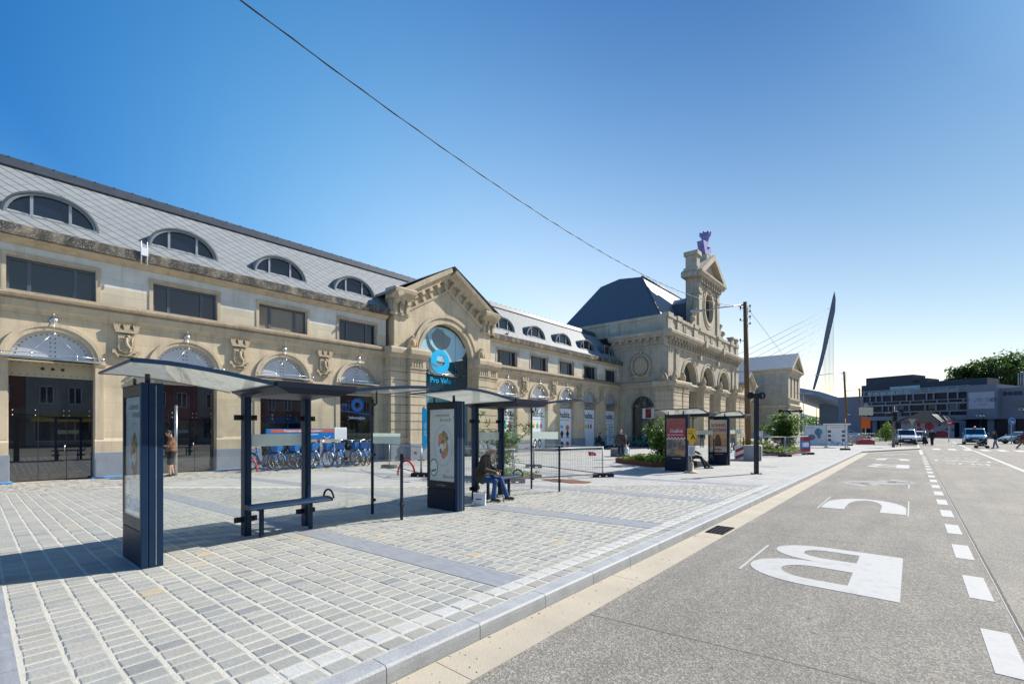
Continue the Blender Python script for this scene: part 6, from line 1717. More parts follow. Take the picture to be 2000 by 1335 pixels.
# ------------------------------------------------------------------ people
SK = {'fair': pm('skin_fair', (.52, .30, .21), .55, .08, 8.), 'tan': pm('skin_tan', (.36, .19, .12), .55, .08, 8.)}
def cloth(name, c): return pm(name, c, .85, .15, 9., .35, fine=60)
def limb(mb, pts, rs, n=10):
    P_ = [Vector(p) for p in pts]; mb.tube(P_, rs, n)
    for p, r in zip(P_, rs): mb.ell(p, r, 10, 7)
def hand(mb, w, d, up, k=1., curl=.5, side=1):
    """palm with five separate bent fingers; w wrist, d pointing direction, up = back of hand"""
    w = Vector(w); d = Vector(d).normalized(); up = Vector(up); up = (up - d * up.dot(d)).normalized(); sd = d.cross(up) * side
    mb.ell(w + d * .045 * k, (.04 * k, .04 * k, .04 * k), 8, 6)
    mb.obox(w + d * .01 * k - sd * .038 * k - up * .013 * k, d, sd, up, .085 * k, .076 * k, .026 * k)
    for i, (o, L) in enumerate(((-.030, .066), (-.010, .076), (.010, .070), (.030, .054))):
        a = w + d * .09 * k + sd * o * k; b = a + (d * (1 - curl * .5) - up * curl * .6).normalized() * L * .5 * k; c = b + (d * (1 - curl) - up * curl).normalized() * L * .5 * k
        mb.tube([a - d * .02 * k, a, b, c], [.0095 * k, .0095 * k, .0088 * k, .007 * k], 6)
    a = w + d * .035 * k - sd * .035 * k; mb.tube([a, a + (d * .7 - sd * .7 - up * .2).normalized() * .035 * k, a + (d * 1.0 - sd * .55 - up * .5).normalized() * .066 * k], [.013 * k, .011 * k, .009 * k], 6)
def person(label, loc, rz, J, skin, top, legs, shoes=None, hair=None, hairlen=0, sleeve='long', shorts=False, beard=None, cap=None, fat=1., face=True, vox=.011, jacket_len=None, bald=False):
    """J: joints in the person's own axes (x forward, y left, z up)"""
    s = thing('person', label, 'person', loc, rz, local=True)
    V = {k: Vector(v) for k, v in J.items()}
    mid = lambda a, b, f=.5: V[a].lerp(V[b], f)
    sk = MB(); H = V['head']; N = V['neck']; hd = V.get('look', Vector((1, 0, 0))).normalized(); lf = Vector((0, 0, 1)).cross(hd).normalized(); hu = hd.cross(lf)
    rot = Matrix((hd, lf, hu)).transposed()
    at = lambda f, l, u: H + hd * f + lf * l + hu * u
    # head: skull, jaw, nose, ears, brow
    sk.ell(at(-.012, 0, .025), (.094, .076, .098), 14, 10, rot); sk.ell(at(.022, 0, -.042), (.066, .060, .078), 12, 8, rot); sk.ell(at(.05, 0, -.088), (.032, .036, .028), 8, 6, rot)
    sk.ell(at(.090, 0, -.012), (.020, .013, .026), 8, 6, rot); sk.ell(at(.080, 0, .020), (.012, .04, .01), 8, 5, rot); sk.ell(at(.081, 0, -.055), (.012, .024, .010), 8, 5, rot)
    for e in (-1, 1): sk.ell(at(-.008, e * .078, -.012), (.018, .010, .03), 8, 6, rot)
    sk.tube([N + Vector((0, 0, -.05)), N, H + hu * -.06 - hd * .02], [.062, .055, .055], 10)
    # bare body under the clothes, one surface
    T = lambda mb, g: (mb.ell(mid('pelvis', 'chest', .08), (.135 * fat + g, .165 * fat + g, .13 + g), 12, 8), mb.ell(mid('pelvis', 'chest', .5) + Vector((.02 * fat, 0, 0)), (.125 * fat + g, .155 * fat + g, .16 + g), 12, 8),
                       mb.ell(mid('pelvis', 'chest', .95), (.118 * (.6 + .4 * fat) + g, .178 + g, .16 + g), 12, 8), mb.tube([V['pelvis'], mid('pelvis', 'chest'), V['chest'] + Vector((0, 0, .1))], [.13 * fat + g, .12 * fat + g, .10 + g], 10),
                       limb(mb, [V['shl'], V['chest'] + Vector((0, 0, .13)), V['shr']], [.062 + g, .075 + g, .062 + g]))
    T(sk, -.012)
    for q in 'lr':
        limb(sk, [V['sh' + q], V['el' + q], V['wr' + q]], [.050, .040, .028])
        limb(sk, [V['hip' + q], V['kn' + q], V['an' + q]], [.082 * (.7 + .3 * fat), .055, .038])
        limb(sk, [mid('kn' + q, 'an' + q, .1), mid('kn' + q, 'an' + q, .35)], [.055, .054])
        d = (V['wr' + q] - V['el' + q]).normalized(); d = V.get('hd' + q, d)
        hand(sk, V['wr' + q], d, V.get('hu' + q, Vector((0, 1 if q == 'l' else -1, .3))), 1.05, V.get('curl', Vector((.5, 0, 0))).x, 1 if q == 'l' else -1)
    body = sk.build('body', skin, s, remesh=vox if vox < .009 else .009, smooth_it=2)
    if face:
        ey = MB()
        for e in (-1, 1): ey.ell(at(.079, e * .031, .004), (.008, .013, .007), 8, 5, rot)
        ey.build('eyes', M['black_ink'], s)
    tp = MB(); g = .014; T(tp, g)
    jl = jacket_len
    if jl:
        for q in 'lr': tp.tube([V['pelvis'] + Vector((0, .07 if q == 'l' else -.07, .02)), V['hip' + q].lerp(V['kn' + q], jl)], [.15 * fat, .125 * fat], 12)
    for q in 'lr':
        if sleeve == 'long': limb(tp, [V['sh' + q], V['el' + q], V['el' + q].lerp(V['wr' + q], .93)], [.072, .062, .048])
        elif sleeve == 'short': limb(tp, [V['sh' + q], V['sh' + q].lerp(V['el' + q], .78)], [.070, .068])
    tp.tube([N + Vector((0, 0, -.06)), N + Vector((0, 0, -.015))], [.09, .068], 10)
    tp.build('jacket' if sleeve == 'long' else 'shirt', top, s, remesh=vox, smooth_it=3)
    lg = MB()
    lg.ell(V['pelvis'] + Vector((0, 0, -.02)), (.14 * fat, .172 * fat, .12), 12, 8)
    for q in 'lr':
        if shorts: limb(lg, [V['hip' + q], V['hip' + q].lerp(V['kn' + q], .95)], [.112 * fat, .098])
        else: limb(lg, [V['hip' + q], V['kn' + q], V['kn' + q].lerp(V['an' + q], .93)], [.102 * (.6 + .4 * fat), .074, .062])
    lg.build('shorts' if shorts else 'trousers', legs, s, remesh=vox, smooth_it=3)
    for q in 'lr':
        sm_ = MB(); a = V['an' + q]; fd = V.get('ft' + q, Vector((1, 0, 0))).normalized(); z0 = a.z - .075
        rt = Matrix((fd, Vector((0, 0, 1)).cross(fd), Vector((0, 0, 1)))).transposed()
        c = Vector((a.x, a.y, 0)); sm_.ell(c + Vector((0, 0, z0 + .045)) - fd * .02, (.055, .044, .05), 10, 7, rt); sm_.ell(c + fd * .09 + Vector((0, 0, z0 + .035)), (.11, .046, .036), 10, 7, rt)
        sm_.tube([c + Vector((0, 0, z0 + .05)), a + Vector((0, 0, .02))], [.047, .045], 8); sm_.obox(c - fd * .075 + rt @ Vector((0, -.04, 0)) + Vector((0, 0, z0)), fd, rt @ Vector((0, 1, 0)), (0, 0, 1), .26, .08, .022)
        sm_.build('shoe', shoes or M['rubber'], s, remesh=.01, smooth_it=1)
    if hair is not None:
        hm = MB()
        hm.ell(at(-.022, 0, .042), (.094, .084, .090), 14, 9, rot); hm.ell(at(-.05, 0, .0), (.062, .08, .085), 10, 8, rot)
        if hairlen: hm.tube([at(-.06, 0, 0), at(-.09, 0, -.10), at(-.085, 0, -.10 - hairlen)], [.075, .07, .035], 8)
        hm.build('hair', hair, s, remesh=.009, smooth_it=1)
    if cap is not None:
        cm = MB(); cm.lathe([(.086, 0), (.09, .02), (.086, .06), (.06, .082), (0, .09)], (0, 0, 0), 16)
        o = cm.build('cap', cap, s); o.matrix_local = Matrix.Translation(at(-.012, 0, .055)) @ rot.to_4x4() @ Matrix.Diagonal((1.06, .94, 1, 1))
    if beard is not None:
        bm_ = MB(); bm_.ell(at(.045, 0, -.092), (.05, .055, .045), 10, 7, rot); bm_.ell(at(.055, 0, -.14), (.04, .042, .06), 10, 7, rot); bm_.ell(at(.082, 0, -.05), (.014, .035, .012), 8, 5, rot); bm_.build('beard', beard, s, remesh=.009)
    return s
def standing(h=1.75, step=0., swing=.0, **kw):
    k = h / 1.75
    J = dict(pelvis=(0, 0, .95), chest=(0.0, 0, 1.27), neck=(.0, 0, 1.50), head=(.03, 0, 1.64), shl=(0, .19, 1.42), shr=(0, -.19, 1.42), ell=(-.03 + swing * .5, .26, 1.13), elr=(-.03 - swing * .5, -.26, 1.13), wrl=(.03 + swing, .27, .88), wrr=(.03 - swing, -.27, .88),
             hipl=(0, .09, .92), hipr=(0, -.09, .92), knl=(.03 + step * .55, .10, .50), knr=(.03 - step * .35, -.10, .50), anl=(step, .10, .09), anr=(-step, -.10, .09 + abs(step) * .18))
    J.update(kw)
    return {a: (Vector(b) * k if a not in ('look', 'ftl', 'ftr', 'hdl', 'hdr', 'hul', 'hur', 'curl') else Vector(b)) for a, b in J.items()}
def facing(dx, dy): return math.atan2(dy, dx)
brown = cloth('brown_jacket', (.085, .058, .042)); jean = cloth('blue_jeans', (.022, .075, .22)); dkjean = cloth('dark_trousers', (.022, .028, .042)); olive = cloth('olive_brown_coat', (.062, .050, .036))
black_c = cloth('black_cloth', (.014, .014, .016)); grey_h = pm('grey_hair', (.5, .48, .45), .8, .2, 30.); dark_h = pm('dark_hair', (.03, .02, .014), .7, .2, 30.); white_c = cloth('white_cloth', (.66, .66, .68)); pale_j = cloth('pale_jeans', (.20, .26, .36)); grey_c = cloth('grey_cloth', (.17, .18, .19))
# old man on the bench of the second shelter, leaning on his cane
sx_, sy_ = -8.14, 8.25
old = person('old man in white cap and olive coat sitting on the bench with a cane', (sx_, sy_, 0), facing(1, .55), dict(
    pelvis=(.0, 0, .62), chest=(.10, 0, .94), neck=(.17, 0, 1.15), head=(.26, 0, 1.25), look=(.93, .10, -.35), shl=(.12, .20, 1.07), shr=(.12, -.20, 1.07), ell=(.16, .30, .80), elr=(.18, -.30, .80), wrl=(.40, .12, .72), wrr=(.40, -.10, .72),
    hipl=(.04, .10, .57), hipr=(.04, -.10, .57), knl=(.46, .17, .53), knr=(.40, -.15, .50), anl=(.62, .20, .09), anr=(.36, -.16, .09), ftl=(1, .25, 0), ftr=(1, -.2, 0), hdl=(.5, -.5, -.5), hdr=(.6, .4, -.5), hul=(.4, .1, .9), hur=(.4, -.1, .9), curl=(.85, 0, 0)),
    SK['tan'], olive, jean, M['black'], hair=grey_h, beard=grey_h, cap=M['white'], fat=1.28, jacket_len=.30, vox=.011)
cn = thing('walking_cane', 'black walking cane held by the old man on the bench', 'cane', (sx_ + .42, sy_ + .28, 0), 0)
mb = MB(); ca = Matrix.Rotation(facing(1, .55), 3, 'Z') @ Vector((.47, .01, .70)) + Vector((sx_, sy_, 0)); cb2_ = Matrix.Rotation(facing(1, .55), 3, 'Z') @ Vector((.60, -.08, .0)) + Vector((sx_, sy_, 0))
mb.tube([cb2_, ca, ca + Vector((-.02, -.02, .05))], [.011, .012, .012], 8); mb.build('shaft', M['black'], cn)
mb = MB(); mb.tube([ca + Vector((-.07, -.05, .055)), ca + Vector((0, 0, .06)), ca + Vector((.05, .03, .045))], .014, 8); mb.build('handle', M['wood'], cn)
bg_ = thing('shopping_bag', 'white paper shopping bag standing at the foot of the poster panel', 'bag', (-7.68, 7.74, 0), R(35), local=True); bg_.scale = (.85, .85, .8)
mb = MB(); mb.add([(-.16, -.08, 0), (.16, -.08, 0), (.16, .08, 0), (-.16, .08, 0), (-.17, -.07, .36), (.17, -.075, .35), (.17, .07, .35), (-.17, .075, .36), (0, -.055, .34), (0, .06, .34)], [(0, 1, 2, 3), (0, 1, 5, 8, 4), (1, 2, 6, 5), (2, 3, 7, 9, 6), (3, 0, 4, 7)])
mb.build('bag', M['white'], bg_)
mb = MB()
for y in (-.065, .065): mb.tube([(-.06, y, .34), (-.05, y, .44), (.05, y, .44), (.06, y, .34)], .006, 5)
mb.build('handles', M['white_ink'], bg_)
mb = MB(); mb.box(-.1, .06, -.084, -.081, .17, .2); mb.build('print', M['ink'], bg_)
# man with a phone at the glass doors
person('man in a brown T-shirt and black shorts looking down at his phone', (-20.96, 4.8, 0), facing(-.2, -.98), standing(1.74, .05, **dict(head=(.09, 0, 1.615), look=(.8, 0, -.55), neck=(.03, 0, 1.49), ell=(.10, .25, 1.16), wrl=(.34, .10, 1.18), hdl=(.8, -.4, .2), hul=(-.2, 0, -1), knl=(.06, .11, .5), curl=(.6, 0, 0))), SK['fair'], cloth('rust_tshirt', (.19, .085, .05)), black_c, M['rubber'], hair=dark_h, sleeve='short', shorts=True, fat=1.22)
ph = thing('phone', 'pale phone held by the man in the brown T-shirt', 'phone', (-21.0, 4.40, 1.2), facing(-.2, -.98), local=True)
mb = MB(); mb.obox((-.01, -.06, .0), Vector((.6, 0, .8)), (0, 1, 0), Vector((-.8, 0, .6)), .15, .075, .009); ps = mb.build('body', M['paper'], ph)
mb = MB(); mb.obox((-.021, -.055, .012), Vector((.6, 0, .8)), (0, 1, 0), Vector((-.8, 0, .6)), .13, .065, .002); mb.build('screen', M['pane'], ph)
# walkers and others
wm = person('walking bald man in a brown jacket and dark jeans, carrying a white bag', (-12.9, 24.7, 0), facing(.60, -.80), standing(1.72, .17, .12, elr=(-.06, -.30, 1.13), wrr=(-.02, -.36, .90), curl=(.7, 0, 0)), SK['fair'], brown, cloth('navy_jeans', (.018, .03, .06)), M['black'], hair=None, fat=1.1, jacket_len=.32)
cb3 = thing('carrier_bag', 'white plastic carrier bag in the hand of the walking bald man', 'bag', (-13.1, 24.3, .3), 0)
q = Vector((-12.9, 24.7, 0)) + Matrix.Rotation(facing(.60, -.80), 3, 'Z') @ Vector((-.0, .34, .0))
mb = MB(); mb.ell((q.x, q.y, .50), (.13, .17, .22), 12, 8); mb.ell((q.x, q.y, .36), (.15, .18, .12), 10, 7); mb.build('bag', M['paper'], cb3)
mb = MB(); mb.tube([(q.x, q.y - .06, .66), (q.x, q.y, .84), (q.x, q.y + .06, .66)], .012, 5); mb.build('handles', M['white_ink'], cb3)
SIT = dict(pelvis=(0, 0, .58), chest=(.05, 0, .90), neck=(.09, 0, 1.13), head=(.14, 0, 1.26), shl=(.06, .18, 1.05), shr=(.06, -.18, 1.05), ell=(.12, .24, .80), elr=(.12, -.24, .80), wrl=(.36, .10, .70), wrr=(.36, -.10, .70), hipl=(.02, .09, .55), hipr=(.02, -.09, .55), knl=(.44, .10, .52), knr=(.42, -.12, .52), anl=(.46, .10, .09), anr=(.40, -.12, .09), look=(1, 0, -.2))
def sitv(**kw): d = dict(SIT); d.update(kw); return d
person('person in a black jacket and pale grey trousers sitting on the stone seat', (-14.0, 27.3, .0), facing(.75, -.66), sitv(), SK['fair'], black_c, cloth('pale_trousers', (.33, .34, .40)), M['dot'], hair=dark_h)
wp_ = person('man in dark clothes sitting in a wheelchair in front of the fourth banner', (-21.3, 36.6, .05), facing(.95, .3), sitv(), SK['fair'], cloth('dark_navy_cloth', (.015, .018, .03)), black_c, M['dot'], hair=dark_h)
wc = thing('wheelchair', 'black wheelchair carrying the man in dark clothes before the fourth banner', 'wheelchair', (-21.3, 36.6, 0), facing(.95, .3), local=True)
for y in (-.30, .30):
    mb = MB(); mb.tube([(-.05 + .30 * math.cos(a), y, .31 + .30 * math.sin(a)) for a in [2 * pi * i / 24 for i in range(25)]], .02, 6, False)
    for i in range(8): mb.bar((-.05, y, .31), (-.05 + .3 * math.cos(i * pi / 4), y, .31 + .3 * math.sin(i * pi / 4)), .006)
    mb.build('wheel', M['rubber'], wc)
    mb = MB(); mb.tube([(.50, y * .8, .09), (.50, y * .8 + .03, .09)], .09, 10); mb.build('castor', M['rubber'], wc)
mb = MB(); mb.box(-.2, .25, -.24, .24, .42, .47); mb.box(-.24, -.2, -.24, .24, .45, .98); mb.tube([(-.22, -.25, .98), (-.36, -.25, 1.0)], .015); mb.tube([(-.22, .25, .98), (-.36, .25, 1.0)], .015); mb.tube([(.25, .2, .45), (.5, .2, .1)], .015); mb.tube([(.25, -.2, .45), (.5, -.2, .1)], .015); mb.build('seat', M['black'], wc)
person('person in a pale green top standing behind the sparse shrub', (-19.0, 21.7, 0), facing(.8, .3), standing(1.62, .04), SK['fair'], cloth('pale_green_top', (.30, .36, .32)), black_c, M['dot'], hair=dark_h)
person('person in black sitting in the distant shelter with the red poster', (-7.62, 21.25, -.02), facing(1, .45), sitv(anl=(.80, .10, .09), knl=(.44, .10, .50), anr=(.62, -.12, .09)), SK['fair'], black_c, black_c, M['black'], hair=dark_h)
person('person in dark top and light grey trousers standing between the two distant shelters', (-14.8, 44.2, 0), facing(.3, -.9), standing(1.72, .05), SK['tan'], black_c, grey_c, M['dot'], hair=dark_h)
person('person in an orange top just left of the nearest wooden pole', (-12.4, 45.4, 0), facing(.6, -.6), standing(1.75, .06), SK['fair'], cloth('orange_top', (.6, .30, .10)), grey_c, M['dot'], hair=grey_h)
person('man in a white shirt and blue trousers right of the nearest wooden pole', (-10.9, 48.8, 0), facing(.5, .8), standing(1.8, .12, .1), SK['tan'], white_c, jean, M['dot'], hair=dark_h)
person('dark haired person in grey standing near the white-shirted man', (-10.8, 50.6, 0), facing(-.3, -.8), standing(1.66, .04), SK['tan'], grey_c, dkjean, M['dot'], hair=dark_h)
wmn = person('woman with a ponytail, black top and pale jeans, pushing a stroller', (6.15, 64.6, RZ), facing(-1, -.08), standing(1.66, .18, 0, ell=(.14, .24, 1.10), elr=(.14, -.24, 1.10), wrl=(.44, .16, 1.08), wrr=(.44, -.16, 1.08), chest=(.05, 0, 1.27), neck=(.08, 0, 1.5), head=(.11, 0, 1.64), shl=(.06, .17, 1.41), shr=(.06, -.17, 1.41), curl=(.8, 0, 0)), SK['fair'], black_c, pale_j, M['rubber'], hair=dark_h, hairlen=.22, fat=1.15)
sr = thing('stroller', 'dark stroller pushed over the crossing by the woman in pale jeans', 'stroller', (5.15, 64.5, RZ), facing(-1, -.08), local=True)
mb = MB(); mb.tube([(-.52, -.2, 1.05), (-.30, -.24, .75), (.35, -.22, .14)], .018); mb.tube([(-.52, .2, 1.05), (-.30, .24, .75), (.35, .22, .14)], .018); mb.tube([(-.52, -.2, 1.05), (-.52, .2, 1.05)], .02); mb.tube([(-.42, -.24, .14), (.05, -.23, .5)], .016); mb.tube([(-.42, .24, .14), (.05, .23, .5)], .016); mb.tube([(-.42, -.24, .14), (.35, -.22, .14)], .014); mb.tube([(-.42, .24, .14), (.35, .22, .14)], .014); mb.build('frame', M['dark_steel'], sr)
mb = MB(); mb.prism(frame((0, 0, 0), (1, 0, 0), (0, -1, 0)), [(-.25, .45), (.25, .42), (.40, .55), (.42, .66), (.1, .62), (-.12, .70), (-.28, .98), (-.36, .95)], -.2, .2); mb.box(-.3, .2, -.2, .2, .2, .34); mb.build('seat', M['black'], sr, .03)
mb = MB(); n = 8
for i in range(n):
    a0, a1 = pi * (.25 + .55 * i / n), pi * (.25 + .55 * (i + 1) / n)
    mb.add([(-.12 + .36 * math.cos(a), y, .68 + .36 * math.sin(a)) for a in (a0, a1) for y in (-.22, .22)], [(0, 1, 3, 2)])
mb.build('hood', M['dkhood'] if 'dkhood' in M else M['rubber'], sr)
for x, y in ((-.42, -.26), (-.42, .26), (.36, -.24), (.36, .24)):
    mb = MB(); mb.tube([(x, y - .02, .13), (x, y + .02, .13)], .13, 12); mb.build('wheel', M['rubber'], sr)
person('man in a plum jacket and khaki trousers striding at the right edge', (7.75, 63.8, RZ), facing(1, .1), standing(1.68, .34, .2, chest=(.10, 0, 1.25), neck=(.16, 0, 1.47), head=(.22, 0, 1.60), shl=(.1, .18, 1.4), shr=(.1, -.18, 1.4)), SK['tan'], cloth('plum_jacket', (.13, .03, .05)), cloth('khaki_trousers', (.16, .11, .075)), M['black'], hair=pm('auburn_hair', (.10, .03, .015), .7))
person('person in a grey coat standing beside the white taxi van', (1.1, 71.5, RZ), facing(.4, -.9), standing(1.7, .06), SK['fair'], grey_c, black_c, M['white'], hair=pm('blond_hair', (.4, .27, .12), .7))
person('person in a black coat, right of the grey-coated one by the taxi', (1.75, 71.2, RZ), facing(-.5, -.8), standing(1.78, .06), SK['fair'], black_c, black_c, M['dot'], hair=grey_h)
person('pedestrian in dark grey on the far pavement left of the blue arrow sign', (7.6, 97, RZ + .1), facing(.8, .6), standing(1.75, .2, .15), SK['fair'], grey_c, dkjean, M['dot'], hair=dark_h, vox=.016)

# ------------------------------------------------------------------ vehicles (local: x forward)
M['car_white'] = pm('white_car_paint', (.80, .81, .83), .25, .03, 2., coat=.8); M['car_blue'] = pm('light_blue_car_paint', (.06, .40, .62), .25, .04, 2., coat=.8); M['car_silver'] = pm('silver_car_paint', (.36, .40, .44), .25, .05, 2., metal=.4, coat=.8); M['lens'] = pm('lamp_glass', (.75, .77, .8), .1, .1, 20., coat=1.)
def vehicle(label, cat, loc, rz, L, W, H, paint, bonnet=.95, hood_z=1.05, low=None, roofbox=None, estate=True):
    s = thing(cat.replace(' ', '_'), label, cat, loc, rz, local=True)
    hx = L / 2; ws = hx - bonnet; top = H
    st_ = [(-hx + .02, .32, .80, .0), (-hx, .55, .96, .0)]
    # stations along x: (x, z bottom, z belt, z roof, half width belt, half width roof)
    S_ = [(-hx, .45, hood_z - .05, top - .16, W * .46, W * .40), (-hx + .12, .30, hood_z, top - .03, W * .49, W * .42), (-hx * .3, .28, hood_z + .02, top, W * .5, W * .43), (ws - .55, .28, hood_z + .02, top - .03, W * .5, W * .42), (ws - .42, .28, hood_z + .02, top - .08, W * .5, W * .41), (ws + .42, .28, hood_z - .02, hood_z + .03, W * .5, W * .43), (hx - .22, .30, hood_z - .20, hood_z - .16, W * .47, W * .42), (hx - .02, .34, hood_z - .34, hood_z - .32, W * .43, W * .38)]
    vs = []; fs = []; m = 8
    for x, zb, zm, zt, wb, wr in S_:
        vs += [(x, -wb, zb), (x, -wb, zb + (zm - zb) * .6), (x, -wb * .985, zm), (x, -wr, zt), (x, wr, zt), (x, wb * .985, zm), (x, wb, zb + (zm - zb) * .6), (x, wb, zb)]
    for i in range(len(S_) - 1):
        for k in range(m):
            a = i * m + k; b = i * m + (k + 1) % m; fs.append((a, b, b + m, a + m))
    fs.append(tuple(range(m))); fs.append(tuple(range(len(vs) - 1, len(vs) - 1 - m, -1)))
    mb = MB(); mb.add(vs, fs, False); body = mb.build('body', paint, s, .05)
    # glass: windscreen, side and rear windows as panels just proud of the shell
    def quad(nm, pts, mat, off):
        mb = MB(); P_ = [Vector(p) for p in pts]; nrm = (P_[1] - P_[0]).cross(P_[2] - P_[0]).normalized()
        if nrm.dot(Vector(off)) < 0: nrm = -nrm
        k = len(P_); mb.add([p + nrm * .012 for p in P_] + [p - nrm * .05 for p in P_], [tuple(range(k)), tuple(range(2 * k - 1, k - 1, -1))] + [(i, (i + 1) % k, (i + 1) % k + k, i + k) for i in range(k)]); return mb.build(nm, mat, s)
    wr1, wr2 = W * .41, W * .43
    a = Vector((ws - .42, 0, top - .08)); b = Vector((ws + .42, 0, hood_z + .03)); A1 = a.lerp(b, .09); B1 = a.lerp(b, .93)
    quad('windscreen', [(A1.x, -wr1 * .93, A1.z), (A1.x, wr1 * .93, A1.z), (B1.x, wr2 * .95, B1.z), (B1.x, -wr2 * .95, B1.z)], M['pane'], (1, 0, .5))
    for sg in (-1, 1):
        wbx = lambda f: sg * (W * .4925 + (W * .425 - W * .4925) * f)
        z = lambda f: hood_z + .02 + (top - .03 - hood_z - .02) * f
        quad('side_window', [(ws - .50, wbx(.85), z(.85)), (ws + .12, wbx(.1), z(.1)), (ws - .75, wbx(.1), z(.1)), (ws - .75, wbx(.85), z(.85))], M['pane'], (0, sg, 0))
        quad('side_window', [(ws - .85, wbx(.85), z(.85)), (ws - .85, wbx(.1), z(.1)), (-hx + .35, wbx(.1), z(.1)), (-hx + .35, wbx(.85), z(.85))], M['pane'] if estate else paint, (0, sg, 0))
        mb = MB(); mb.ell((hx - .10, sg * W * .36, hood_z - .33), (.12, .15, .10), 10, 7); mb.build('headlight', M['lens'], s)
        mb = MB(); mb.box(-hx - .015, -hx + .05, sg * W * .40 - .08, sg * W * .40 + .08, hood_z - .25, hood_z + .1); mb.build('tail_light', M['red'], s)
        mb = MB(); mb.box(ws + .15, ws + .30, *sorted((sg * W * .5, sg * (W * .5 + .2))), hood_z - .0, hood_z + .18); mb.build('mirror', M['black'], s, .04)
        for x in (-hx + .75, hx - .82):
            mb = MB(); mb.tube([(x, sg * (W * .5 - .18), .33), (x, sg * (W * .5 + .012), .33)], .33, 20); wh = mb.build('wheel', M['rubber'], s)
            mb = MB(); mb.tube([(x, sg * (W * .5 + .0), .33), (x, sg * (W * .5 + .02), .33)], .2, 14); mb.build('rim', M['galv'], wh)
    quad('rear_window', [(-hx + .01, -W * .36, top - .25), (-hx + .01, W * .36, top - .25), (-hx - .0, W * .40, hood_z + .05), (-hx - .0, -W * .40, hood_z + .05)], M['pane'], (-1, 0, 0))
    mb = MB(); mb.box(hx - .10, hx + .02, -W * .44, W * .44, .24, hood_z - .44); mb.build('bumper', low or M['black'], s, .05)
    mb = MB(); mb.box(hx - .12, hx + .012, -W * .25, W * .25, hood_z - .43, hood_z - .29); mb.build('grille', M['black'], s, .03)
    mb = MB(); mb.box(hx + .02, hx + .032, -.26, .26, .50, .61); mb.build('number_plate', M['white'], s)
    mb = MB(); mb.box(-hx - .03, -hx + .05, -W * .44, W * .44, .26, .52); mb.build('bumper', low or M['black'], s, .05)
    return s
tx_ = vehicle('white taxi van with a small roof sign, facing the camera behind the traffic light', 'van', (-.55, 73.5, RZ), facing(.06, -1), 4.4, 1.86, 1.84, M['car_white'], 1.05, 1.08)
mb = MB(); mb.box(.35, .55, -.28, .28, 1.83, 2.0); mb.build('taxi_sign', pm('olive_sign', (.10, .10, .03), .5), tx_, .03)
vehicle('second white car hidden behind the taxi van', 'car', (.55, 79.5, RZ), facing(.06, -1), 4.3, 1.8, 1.62, M['car_white'], 1.2, .98)
bv = vehicle('light blue van with an orange beacon and red-white striped bonnet', 'van', (5.75, 79.5, RZ), facing(-.02, -1), 4.7, 1.98, 1.95, M['car_blue'], 1.1, 1.15)
mb = MB(); mb.lathe([(.13, 0), (.14, .05), (.12, .2), (.05, .26), (0, .26)], (.6, 0, 1.93), 12); mb.build('beacon', pm('orange_beacon', (.6, .10, .02), .3), bv)
mb = MB(); mb.obox((1.62, -.84, 1.02), Vector((.62, 0, -.17)).normalized(), (0, 1, 0), Vector((.17, 0, .62)).normalized(), .5, 1.68, .07); bn = mb.build('bonnet_panel', M['car_white'], bv, .02)
mb = MB()
for i in range(7): mb.obox((2.02, -.80 + i * .235, .925), Vector((.62, .25, -.17)).normalized(), (0, 1, 0), Vector((.17, 0, .62)).normalized(), .16, .11, .078)
mb.build('bonnet_stripes', M['red'], bn)
mb = MB(); mb.cyl(-.9, .6, 1.93, 2.9, .012); mb.build('aerial', M['black'], bv)
vehicle('silver car parked behind the striding man at the right edge', 'car', (10.6, 86, RZ), facing(-.9, -.5), 4.3, 1.8, 1.55, M['car_silver'], 1.2, .95)
vehicle('white car with red tail lights, cut by the right edge of the picture', 'car', (11.4, 80.5, RZ), facing(.3, 1), 4.3, 1.8, 1.75, M['car_white'], 1.1, 1.0)
vehicle('small blue car far off in front of the grey offices, left of the poles', 'car', (-9.3, 108, RZ), facing(.9, .3), 4.0, 1.75, 1.6, M['car_blue'], 1.1, .98)
# ------------------------------------------------------------------ grey offices closing the square
def gd(px): return 1.2 / (.01009 + 9.2e-6 * (px - 1637))
def gp(px):
    p = unproj(px, 836, gd(px)); return Vector((p.x, p.y, 0))
GO = gp(1637); GU = (gp(2060) - GO).normalized(); GN = Vector((GU.y, -GU.x, 0))
FGA = frame(GO, GU, GN)
gu = lambda px: (gp(px) - GO).dot(GU)
zz = lambda z: 1.8 + (z - 1.8) * 1.2
M['ga_grey'] = pm('lilac_grey_cladding', (.15, .165, .205), .7, .05, .6, .1)
M['ga_dark'] = pm('dark_blue_cladding', (.022, .03, .05), .6, .1, .5)
M['ga_frame'] = pm('pale_window_frame', (.20, .215, .25), .6, .05, 1.)
M['ga_shop'] = pane('dark_shopfront', (.012, .018, .034), 1.28, .25)
ga = thing('office_building', 'long grey office and shop building with window bands closing the square', 'building', tuple(GO))
u0, u1, u2, u3, u4 = gu(1637), gu(1684), gu(1892), gu(1950), gu(2075)
mb = MB(); mb.bfb(FGA, u0, u1, zz(-.0) - .3 - .36 + .36, zz(8.4), -14, 0); mb.build('blank_wall', M['ga_grey'], ga)
mb = MB(); mb.bfb(FGA, u1, u2, zz(3.35), zz(4.14), -1, .12); mb.bfb(FGA, u1, u2, zz(8.22), zz(8.45), -1, .14)
rows = [(4.16, 4.80), (5.05, 6.15), (6.46, 6.92), (7.05, 8.22)]
